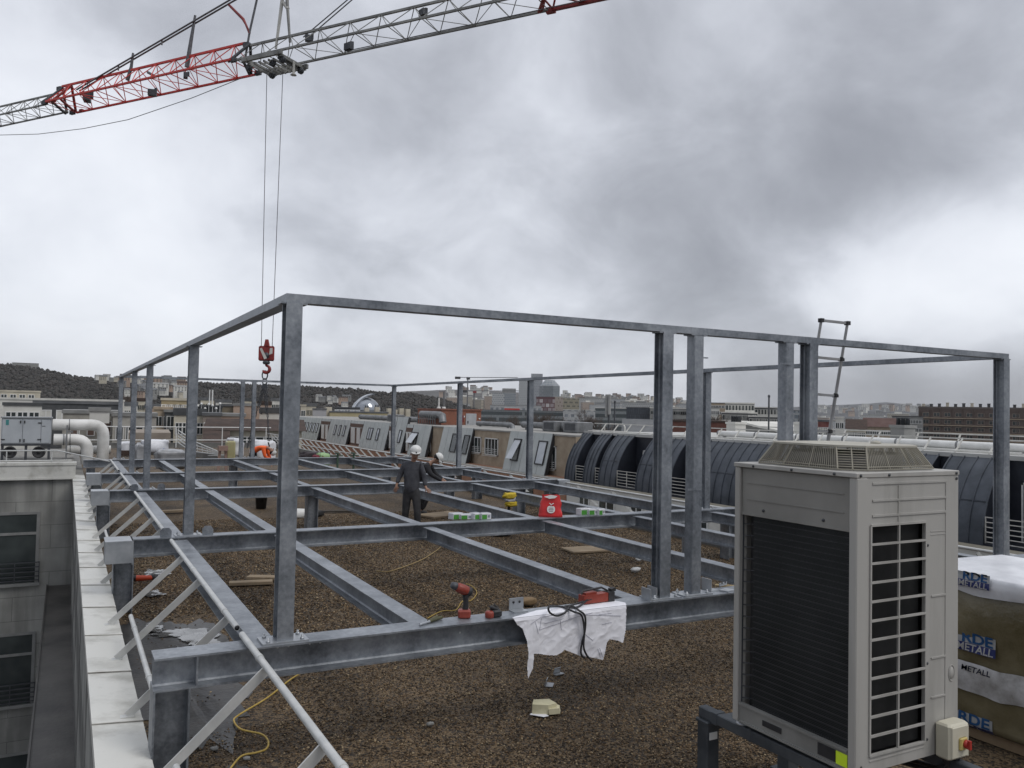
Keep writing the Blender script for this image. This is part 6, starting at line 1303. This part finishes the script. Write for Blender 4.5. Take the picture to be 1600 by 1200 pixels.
slab(262, 801, 1.0, .2, .06, .05, wood_m, 'timber_offcut', 'timber plank lying behind the second left post', 'timber', .02); slab(535, 800, .9, .12, .04, -.25, mat('dark wet timber', (.03, .024, .018), .7, 0, (.06, .05, .04), 4), 'timber_offcut', 'dark stick on the gravel right of the near corner post', 'timber', .02)
slab(1138, 917, .40, .05, .03, -.7, mat('pale fresh timber', (.42, .33, .19), .8), 'timber_offcut', 'short pale stick beside the leg of the beige unit', 'timber', .03)
slab(1146, 910, .16, .10, .03, .4, frame_w, 'plastic_scrap', 'white scrap lying by the pale stick near the beige unit', 'scrap', .03)
fm = mat('cream foam', (.56, .52, .34), .85, 0, (.66, .61, .42), 5, 5, .15, 60)
p = Pz(850, 1112, .02); fo = thing('foam_block', 'cream foam block with a torn slice and white paper under it', 'foam block', tuple(p)); R = Matrix.Rotation(-.35, 3, 'Z')
m = MB(); m.prism([p+R @ Vector(q) for q in ((-.115, -.05, .004), (.02, -.085, .004), (.105, -.04, .004), (.06, .075, .004), (-.085, .07, .004))], (.0, .0, .082)); obj('foam', m, fm, fo)
m = MB(); m.prism([p+R @ Vector(q) for q in ((.03, -.09, .004), (.13, -.075, .004), (.15, .0, .004), (.115, .05, .004))], (-.01, .0, .05)); obj('torn_slice', m, fm, fo); m = MB(); m.prism([p+R @ Vector(q) for q in ((-.14, -.06, .0), (-.03, -.14, .004), (.02, -.125, .006), (-.05, .06, .0))], (0, 0, .003)); obj('paper_scrap', m, paper, fo)
for px, py, w, d, rz, lab in ((859, 1070, .12, .07, .9, 'folded grey metal offcut on the gravel below the drawing'), (873, 1053, .11, .05, .2, 'flat pale metal offcut just under the drawing')):
    p = Pz(px, py, .02); R = Matrix.Rotation(rz, 3, 'Z'); m = MB(); m.cbox(p, w, d, .006, R); m.cbox(p+R @ Vector((0, d*.5, .03)), w*.8, .006, .06, R @ Matrix.Rotation(.3, 3, 'X')); tag(obj('metal_offcut', m, galv_light), lab, 'offcut')
for px, py, s, lab in ((993, 893, .08, 'small clear crumpled plastic on the gravel left of the paired posts'), (998, 876, .05, 'tiny white scrap on the gravel behind the crumpled plastic'), (672, 1133, .03, 'small pale scrap on the near gravel left of the foam block'), (335, 1172, .03, 'small grey scrap near the yellow cable end'), (385, 1187, .025, 'small grey lump beside the yellow cable loop')):
    m = MB(); p = Pz(px, py, .02); m.blob(p+Vector((0, 0, s*.4)), s, s*.7, s*.5, px, .3, 2.5, 10); tag(obj('scrap', m, frame_w if px > 900 else grey_r), lab, 'scrap')
m = MB(); p = Pz(823, 944, .02); m.blob(p+Vector((0, 0, .04)), .13, .10, .05, 3, .2); tag(obj('stone', m, peb[3]), 'pale rounded stone on the gravel behind the bracket and drawing', 'stone')
p = Pz(222, 908, .03); o = thing('grinder', 'orange red power tool lying on the gravel by the parapet column', 'power tool', tuple(p)); m = MB(); m.tube([p+Vector((-.08, 0, .05)), p+Vector((.14, -.05, .05))], [.045, .035], 10); obj('body', m, mat('orange tool red', (.50, .06, .02), .4), o); m = MB(); m.tube([p+Vector((-.2, .03, .05)), p+Vector((-.08, 0, .05))], [.05, .04], 10); m.lathe(p+Vector((.17, -.05, .02)), [(.05, 0), (.05, .07)], 10); obj('grip', m, dark, o)
yel = mat('yellow cable sheath', (.40, .27, .05), .5, 0, (.50, .35, .08), 9)
m = MB(); m.tube(cable([Pz(a, b, .03) for a, b in ((470, 1052), (452, 1063), (418, 1090), (372, 1118), (366, 1128), (378, 1140), (408, 1147), (419, 1158), (416, 1170), (400, 1176), (378, 1181), (362, 1198), (352, 1215))]), .008, 7); tag(obj('yellow_cable', m, yel), 'yellow cable snaking over the gravel behind the near guard rail brace', 'cable')
m = MB(); m.tube(cable([Pz(a, b, .03) for a, b in ((690, 853), (682, 860), (660, 874), (630, 886), (606, 893), (588, 892))]), .009, 6); tag(obj('thin_rope', m, mat('straw rope', (.30, .22, .10), .8)), 'thin straw coloured rope on the gravel left of the cartons', 'rope')
m = MB(); m.tube(cable([Pz(a, b, .03) for a, b in ((668, 966), (690, 955), (712, 953), (722, 940), (736, 938), (745, 926), (738, 916), (728, 912))]), .006, 6); tag(obj('thin_rope', m, yel), 'thin yellow cord lying on the gravel behind the upright drill', 'rope')
# yellow harness bundle hung by the far columns
p = Pd(797, 778, 17.6); o = thing('yellow_harness', 'yellow and grey bundle of straps hanging beside a column behind the red bag', 'harness', (p.x, p.y, 0)); ym = mat('yellow webbing', (.40, .29, .015), .7, 0, (.60, .44, .03), 7, 6, .6, 14)
for dz, dx, sz, mt in ((.05, -.02, (.14, .10, .065), ym), (-.04, .0, (.12, .09, .06), mat('grey webbing', (.22, .22, .25), .7, 0, (.5, .5, .52), 12)), (-.13, .02, (.14, .10, .055), ym)):
    m = MB(); m.blob(p+Vector((dx, 0, dz)), *sz, 5+dz*10, .22, 2.2, 14); obj('strap_bundle', m, mt, o)
m = MB(); m.tube([p+Vector((0, .05, .14)), p+Vector((.02, .08, -.2)), (p.x, p.y+.1, .03)], .03, 6); m.blob((p.x-.1, p.y+.1, .2), .2, .15, .2, 3); obj('tool_bag', m, dark, o)
# far end of the roof: bags, canister, tarps, boards
YB = 33.
wbm = mat('white woven bag', (.55, .56, .59), .6, 0, (.78, .79, .81), 1.8, 6, .1, 8); gbm = mat('grey plastic sheet', (.20, .205, .215), .35, 0, (.36, .365, .375), 2.2, 7, .2, 6); hz_ = lambda px, py, y=YB: Py(px, py, y)
def sack(px0, px1, pyt, y, h, label, mt, seed, name='big_bag', cat='bag', ry=.5):
    a, b = hz_(px0, pyt, y), hz_(px1, pyt, y); c = (a+b)/2; m = MB(); m.blob((c.x, c.y, c.z-h/2), (b.x-a.x)/2, ry, h/2, seed, .11, 2.6, 26, 0, 0, None, .42); return tag(obj(name, m, mt), label, cat)
o = sack(222, 263, 687, YB, .52, 'white woven bag with a blue print lying on top at the far left', wbm, 3); 
m = MB(); c = hz_(243, 703, YB); text_mesh('MINERAL', .2, Matrix.Translation((hz_(258, 706, YB).x, YB-.56, c.z-.02)) @ Matrix.Rotation(math.pi/2, 4, 'X'), 'printed_text', mat('bag print blue', (.04, .12, .42), .6), o) if False else None
m.prism([hz_(236, 706, YB-.52), hz_(257, 705, YB-.52), hz_(257, 701, YB-.52), hz_(238, 702, YB-.52)], (0, .03, 0)); obj('blue_print', m, mat('bag print blue', (.04, .12, .42), .6), o)
sack(211, 228, 693, YB-.3, .9, 'grey crumpled bag leaning left of the white woven bag', gbm, 5); sack(186, 204, 690, YB+.6, .55, 'off white bag seen left of the far left posts', wbm, 6); sack(244, 290, 702.5, YB-1.2, .7, 'grey plastic heap in front of the white woven bag', gbm, 8, 'plastic_heap', 'plastic sheet', .6)
sack(394, 428, 688, YB+.5, .8, 'white plastic package behind the bending orange jacketed worker', wbm, 9); sack(356, 379, 686, YB+.4, .7, 'white bag behind the yellow canister', wbm, 11)
m = MB(); a, b = hz_(185, 704, YB), hz_(206, 712, YB); m.box(a.x, YB, b.z, b.x, YB+.8, a.z); tag(obj('brown_crate', m, tile_m), 'low brown crate under the off white bag at far left', 'crate')
o = thing('yellow_canister', 'translucent yellow canister standing beside the thin far post', 'canister', tuple(hz_(361, 712, YB-.5))); a, b = hz_(354.5, 689, YB-.5), hz_(368, 712, YB-.5); cy_m = mat('yellowish plastic', (.36, .33, .16), .4, 0, (.46, .43, .25), 2)
m = MB(); m.bevbox(((a.x+b.x)/2, YB-.3, (a.z+b.z)/2-.2), b.x-a.x, .4, a.z-b.z+.4, .05); obj('tank', m, cy_m, o); m = MB(); m.bevbox(((a.x+b.x)/2, YB-.3, a.z+.05), (b.x-a.x)*.7, .3, .12, .03); obj('cap', m, wbm, o)
o = thing('sawhorse', 'small pinkish wooden trestle left of the yellow canister', 'trestle', tuple(hz_(348, 714, YB-.8))); a, b = hz_(342, 697, YB-.8), hz_(356, 714, YB-.8); pk = mat('pinkish wood', (.26, .17, .14), .8, 0, (.34, .23, .19), 4)
m = MB(); m.box(a.x, YB-.8, a.z-.18, b.x, YB-.5, a.z); obj('top', m, pk, o)
for x in (a.x+.02, b.x-.1):
    m = MB(); m.bar((x+.04, YB-.65, a.z-.18), (x+.04+(.05 if x > a.x+.05 else -.05), YB-.65, 0), .09, .09, (0, 1, 0)); obj('leg', m, pk, o)
for px0, px1, py, mt, lab, s in ((470, 515, 706, mat('dark cloth', (.05, .04, .045), .8), 'dark heap of cloth and tools right of the near corner post', 2), (490, 503, 711, mat('maroon cloth', (.17, .02, .035), .8), 'maroon cloth on the dark heap beyond the last beam', 3), (496, 514, 708, mat('bright green sack', (.30, .46, .22), .6), 'pale green sack lying beyond the last beam', 4)):
    sack(px0, px1, py, 29.6 if s > 2 else 30.4, .5, lab, mt, s, 'cloth_heap' if s < 4 else 'green_sack', 'heap' if s < 4 else 'sack', .3)
for px, py, w, h, mt, lab in ((409, 754, .32, .33, dark, 'black bucket on the gravel behind the third beam'), (477, 731, .55, .25, dark, 'black tool case right of the near corner post between two beams'), (554, 731, .14, .25, frame_w, 'white tub on the gravel between the last two beams')):
    p = Pd(px, py, 21.5 if px < 450 else 25.5); z = .02; m = MB(); m.lathe((p.x, p.y, 0.02), [(w*.4, 0), (w*.5, h), (w*.52, h), (w*.46, h-.02), (w*.36, .03)], 14) if px != 477 else m.bevbox((p.x, p.y, h/2+.02), w, .4, h, .04); tag(obj('bucket' if px != 477 else 'tool_case', m, mt), lab, 'bucket' if px != 477 else 'tool case')
m = MB(); p = Pd(466, 752, 20); m.blob((p.x, p.y, .10), .28, .2, .12, 2); m.blob((p.x+.35, p.y, .08), .3, .16, .08, 4, .3, 2, 12, 1); tag(obj('cloth_heap', m, [frame_w, dark]), 'white and black rags on the gravel behind the near corner post', 'rags')
m = MB(); p = Pd(409, 728, 25); m.lathe((p.x, p.y, .02), [(.10, 0), (.08, .1), (.03, .24), (.02, .24)], 12); tag(obj('traffic_cone', m, mat('cone orange', (.7, .07, .01), .5)), 'small orange cone between the last two beams', 'cone')
for px in (527, 552):
    p = Pd(px, 717, 25.5); o = thing('clamp_stand', 'left green screw clamp gripping the last beam' if px == 527 else 'right green screw clamp gripping the last beam', 'clamp', (p.x, 28, .4), 'green screw clamps on the last beam'); gm = mat('dull green paint', (.05, .09, .06), .6); m = MB(); x = Py(px, 712, 27.9).x
    m.box(x-.03, 27.83, .25, x+.03, 27.87, 1.12); m.box(x-.03, 27.75, 1.07, x+.03, 28.1, 1.12); obj('clamp_bar', m, gm, o); m = MB(); m.tube([(x-.18, 27.85, 1.02), (x+.18, 27.85, 1.02)], .02, 6); obj('handle', m, gm, o)

# ================================================================== people
skin_m = mat('tanned skin', (.30, .17, .115), .6, 0, (.36, .21, .145), 6); hair_m = mat('black hair', (.012, .01, .009), .7); helmet_m = mat('white helmet plastic', (.62, .62, .60), .35, 0, (.70, .70, .68), 5)
def skinned(name, chain, mt, parent, sub=2):
    """chain: list of (key, parent key, position, radius); one continuous surface grown along it"""
    me = bpy.data.meshes.new(name); ids = {k: i for i, (k, _, _, _) in enumerate(chain)}; base = wloc(parent)
    me.from_pydata([tuple(Vector(p)-base) for _, _, p, _ in chain], [(ids[q], ids[k]) for k, q, _, _ in chain if q is not None], []); o = bpy.data.objects.new(name, me); COL.objects.link(o)
    sk = o.modifiers.new('s', 'SKIN'); sk.use_smooth_shade = True; o.modifiers.new('d', 'SUBSURF').levels = sub; o.modifiers['d'].render_levels = sub
    for i, (_, q, _, r) in enumerate(chain):
        v = me.skin_vertices[0].data[i]; v.radius = (r, r) if not isinstance(r, tuple) else r; v.use_root = q is None
    ev = bpy.data.meshes.new_from_object(o.evaluated_get(bpy.context.evaluated_depsgraph_get())); bpy.data.objects.remove(o); ev.materials.clear(); ev.materials.append(mt)
    for p in ev.polygons: p.use_smooth = True
    r = bpy.data.objects.new(name, ev); COL.objects.link(r); r.parent = parent; return r
def person(label, K, facing, top_m, leg_m, vest=None, boots=dark):
    """K: joints in world space; facing: horizontal unit vector the face points along"""
    root = thing('person', label, 'person', tuple((K['footL']+K['footR'])/2)); f = Vector(facing).normalized(); left = Vector((0, 0, 1)).cross(f).normalized()
    head = K['head']; hu = (head-K['neck']).normalized(); hf = (f-hu*f.dot(hu)).normalized()
    ch = [('pel', None, K['pelvis'], .08), ('sp', 'pel', K['pelvis'].lerp(K['chest'], .5), .08), ('ch', 'sp', K['chest'], .085), ('nk', 'ch', K['neck'], .050), ('jaw', 'nk', head-hu*.06+hf*.02, .066), ('hd', 'jaw', head+hu*.02, .086), ('crown', 'hd', head+hu*.085, .062)]
    for s in 'LR':
        sg = 1 if s == 'L' else -1; w, e, sh = K['wrist'+s], K['elbow'+s], K['sho'+s]; d = (w-e).normalized(); hd = K.get('hand'+s, w+d*.09); hdir = (hd-w).normalized(); side = hdir.cross(f if abs(hdir.dot(f)) < .9 else Vector((0, 0, 1))).normalized(); th = hdir.cross(side).normalized()
        ch += [('sh'+s, 'ch', sh, .045), ('el'+s, 'sh'+s, e, .043), ('wr'+s, 'el'+s, w, .028), ('pm'+s, 'wr'+s, w+hdir*.06, (.034, .022))]
        for i, (o_, L) in enumerate(((-.03, .065), (-.010, .078), (.010, .074), (.03, .058))): b = w+hdir*.088+side*o_; ch += [('f%d%s' % (i, s), 'pm'+s, b, .010), ('g%d%s' % (i, s), 'f%d%s' % (i, s), b+hdir*L*.55+th*.012, .009), ('h%d%s' % (i, s), 'g%d%s' % (i, s), b+hdir*L+th*.034, .007)]
        ch += [('t%s' % s, 'pm'+s, w+hdir*.05+side*.048*sg, .011), ('u%s' % s, 't'+s, w+hdir*.085+side*.06*sg+th*.015, .008)]
        ch += [('hp'+s, 'pel', K['hip'+s], .06), ('kn'+s, 'hp'+s, K['knee'+s], .058), ('an'+s, 'kn'+s, K['foot'+s]+Vector((0, 0, .09)), .042), ('to'+s, 'an'+s, K['foot'+s]+f*.15+Vector((0, 0, .04)), .038)]
    skinned('body', ch, skin_m, root)
    tp = [('ch', None, K['chest'], (.185, .135)), ('nk', 'ch', K['neck']-hu*.045, .085), ('sp', 'ch', K['pelvis'].lerp(K['chest'], .45), (.148, .112)), ('pel', 'sp', K['pelvis'], (.148, .115)), ('hmL', 'pel', K['hipL'].lerp(K['pelvis'], .25), .128), ('hmR', 'pel', K['hipR'].lerp(K['pelvis'], .25), .128)]
    for s in 'LR': tp += [('sh'+s, 'ch', K['sho'+s], .088), ('ue'+s, 'sh'+s, K['sho'+s].lerp(K['elbow'+s], .5), .075), ('el'+s, 'ue'+s, K['elbow'+s], .062), ('wr'+s, 'el'+s, K['wrist'+s].lerp(K['elbow'+s], .1), .045)]
    skinned('sweater', tp, top_m, root)
    if vest: skinned('vest', [('ch', None, K['chest'], (.205, .155)), ('sp', 'ch', K['pelvis'].lerp(K['chest'], .45), (.185, .15)), ('pel', 'sp', K['pelvis'].lerp(K['chest'], .05), (.185, .15)), ('nk', 'ch', K['neck']-hu*.07, .12), ('sL', 'ch', K['shoL'].lerp(K['chest'], .2), .10), ('sR', 'ch', K['shoR'].lerp(K['chest'], .2), .10)], vest, root)
    tr = [('pel', None, K['pelvis'], (.14, .11)), ('wb', 'pel', K['pelvis'].lerp(K['chest'], .3), (.13, .10))]
    for s in 'LR': tr += [('hp'+s, 'pel', K['hip'+s], .108), ('th'+s, 'hp'+s, K['hip'+s].lerp(K['knee'+s], .55), .095), ('kn'+s, 'th'+s, K['knee'+s], .08), ('ca'+s, 'kn'+s, K['knee'+s].lerp(K['foot'+s], .55), .075), ('an'+s, 'ca'+s, K['foot'+s]+Vector((0, 0, .12)), .07)]
    skinned('trousers', tr, leg_m, root)
    for s in 'LR': skinned('boot', [('a', None, K['foot'+s]+Vector((0, 0, .10)), .06), ('b', 'a', K['foot'+s]+f*.06+Vector((0, 0, .055)), .055), ('c', 'b', K['foot'+s]+f*.18+Vector((0, 0, .045)), .045)], boots, root)
    q = Matrix((left, -hf if False else hf, hu)).transposed(); H = lambda a, b, c: head+left*a+hf*b+hu*c
    m = MB(); m.tube([H(0, .088, .03), H(0, .112, -.012)], [.010, .016], 8); nose = obj('nose', m, skin_m, root)
    m = MB()
    for sg in (-1, 1): m.lathe(H(.034*sg, .078, .022), [(.011, 0), (.009, .006), (.001, .009)], 8, hf)
    obj('eyes', m, dark, root); m = MB(); m.tube([H(-.026, .082, -.052), H(0, .090, -.054), H(.026, .082, -.052)], .006, 6); obj('mouth', m, mat('lips', (.20, .08, .06), .6), root); m = MB()
    for sg in (-1, 1): m.lathe(H(.086*sg, -.005, .0), [(.018, -.01), (.026, .004), (.012, .012)], 8, left*sg, 0, True, .7, 1.2)
    obj('ears', m, skin_m, root)
    m = MB(); m.blob(H(0, -.038, .058), .091, .088, .078, 1, .03, 3, 16); obj('hair', m, hair_m, root)
    m = MB(); prof = [(.122, .0), (.118, .02), (.112, .05), (.095, .085), (.065, .108), (.03, .12), (.004, .122)]; m.lathe(H(0, -.015, .07), prof, 20, hu); 
    m.prism([H(.105*math.cos(a), .04+.115*math.sin(a), .07) for a in np.linspace(.1, math.pi-.1, 10)], hu*.012); m.bar(H(0, -.10, .135), H(0, .10, .135), .03, .16, hu) if False else None
    hm = obj('helmet', m, helmet_m, root); m = MB(); m.cbox(H(0, .128, .10), .02, .008, .035); obj('helmet_badge', m, dark, hm); return root
def place(cx, cy, f, dep):
    f = Vector((*f, 0)).normalized(); r = Vector((.88, -.47, 0))       # r: towards the right of the photo
    def at(px, py, fwd=0.): q = Pd(px, py, dep); return q+f*fwd
    return at, f
# front worker: standing between two secondary beams, one hand on the beam beside him
D1 = 17.35; at, f = place(0, 0, (-.37, -.93), D1); g0 = lambda px, fw=0: Vector((Pd(px, 800, D1).x, Pd(px, 800, D1).y, .0))+f*fw
K = dict(pelvis=at(643, 767), chest=at(645, 732), neck=at(646, 720), head=at(648.5, 709.5, .05), shoL=at(656, 725.5), shoR=at(633, 725.5), elbowL=at(662.5, 744, -.02), elbowR=at(624.5, 743), wristL=at(665, 761.5, .05), wristR=at(620, 757, .06), handL=at(669, 765.5, .10), handR=at(618.5, 763.5, .08),
         hipL=at(650, 774), hipR=at(636, 774), kneeL=at(652, 797, .10), kneeR=at(634, 798, .02), footL=g0(654, .08), footR=g0(631))
person('worker in a dark grey sweater and white helmet standing with a hand on the beam', K, (-.25, -.97, 0), mat('charcoal knit', (.04, .042, .05), .9, 0, (.075, .077, .088), 7, 7, .9, 9), mat('charcoal work trousers', (.02, .02, .022), .9, 0, (.045, .045, .048), 6, 7, .9, 8))
# second worker: bent forward behind him, facing right
D2 = 21.0; at, f = place(0, 0, (.80, -.6), D2); g0 = lambda px, fw=0: Vector((Pd(px, 760, D2).x, Pd(px, 760, D2).y, .0))+f*fw
_l = Vector((0, 0, 1)).cross(Vector((.8, -.6, 0)))
K = dict(pelvis=at(657, 748, -.1), chest=at(664, 727, .06), neck=at(669, 721, .12), head=at(673, 717.5, .15), shoL=at(664.5, 728.5, .06)+_l*.17, shoR=at(664.5, 728.5, .06)-_l*.17, elbowL=at(671, 741, .1)+_l*.2, elbowR=at(671, 741, .1)-_l*.2, wristL=at(677, 750, .25)+_l*.1, wristR=at(676, 751, .3)-_l*.1, hipL=at(663, 753, -.1), hipR=at(657, 753, -.1), kneeL=at(664, 772, .08), kneeR=at(656, 772, .08), footL=g0(664, -.1), footR=g0(656, -.1))
person('worker in a black jacket and white helmet bending over behind the standing man', K, (.80, -.6, 0), mat('black jacket', (.012, .012, .015), .8, 0, (.022, .022, .026), 5), mat('black trousers', (.014, .014, .016), .85))
# orange worker: bent double beyond the last beam, head to the right
D3 = 29.8; at, f = place(0, 0, (.95, -.3), D3); g0 = lambda px, fw=0: Vector((Pd(px, 760, D3).x, Pd(px, 760, D3).y, .0))+f*fw
_l = Vector((0, 0, 1)).cross(Vector((.85, -.5, 0)).normalized())
K = dict(pelvis=at(396, 702), chest=at(413, 697.5), neck=at(419.5, 700.5), head=at(424.5, 704.5), shoL=at(414, 700)+_l*.18, shoR=at(414, 700)-_l*.18, elbowL=at(418, 714)+_l*.2, elbowR=at(417, 713)-_l*.2, wristL=at(424, 724), wristR=at(423, 722, .15), hipL=at(395, 709)+_l*.1, hipR=at(395, 709)-_l*.1, kneeL=at(401, 728), kneeR=at(394, 728), footL=g0(398), footR=g0(391))
person('worker in an orange jacket and white helmet bent double beyond the last beam', K, (.85, -.5, 0), mat('orange high visibility fabric', (.85, .11, .015), .6, 0, (.95, .16, .03), 4), mat('navy trousers', (.013, .014, .018), .85))

# ================================================================== air
m = MB(); m.box(-1800, -60, GZ-1, 5200, 5200, 190)
hz = bpy.data.materials.new('haze'); hz.use_nodes = True; t = hz.node_tree; t.nodes.remove(t.nodes['Principled BSDF']); v = t.nodes.new('ShaderNodeVolumePrincipled'); v.inputs['Color'].default_value = (.96, .975, 1, 1); v.inputs['Density'].default_value = .000065; v.inputs['Anisotropy'].default_value = .2
t.links.new(v.outputs[0], t.nodes['Material Output'].inputs['Volume']); o = obj('haze', m, hz); o['kind'] = 'stuff'
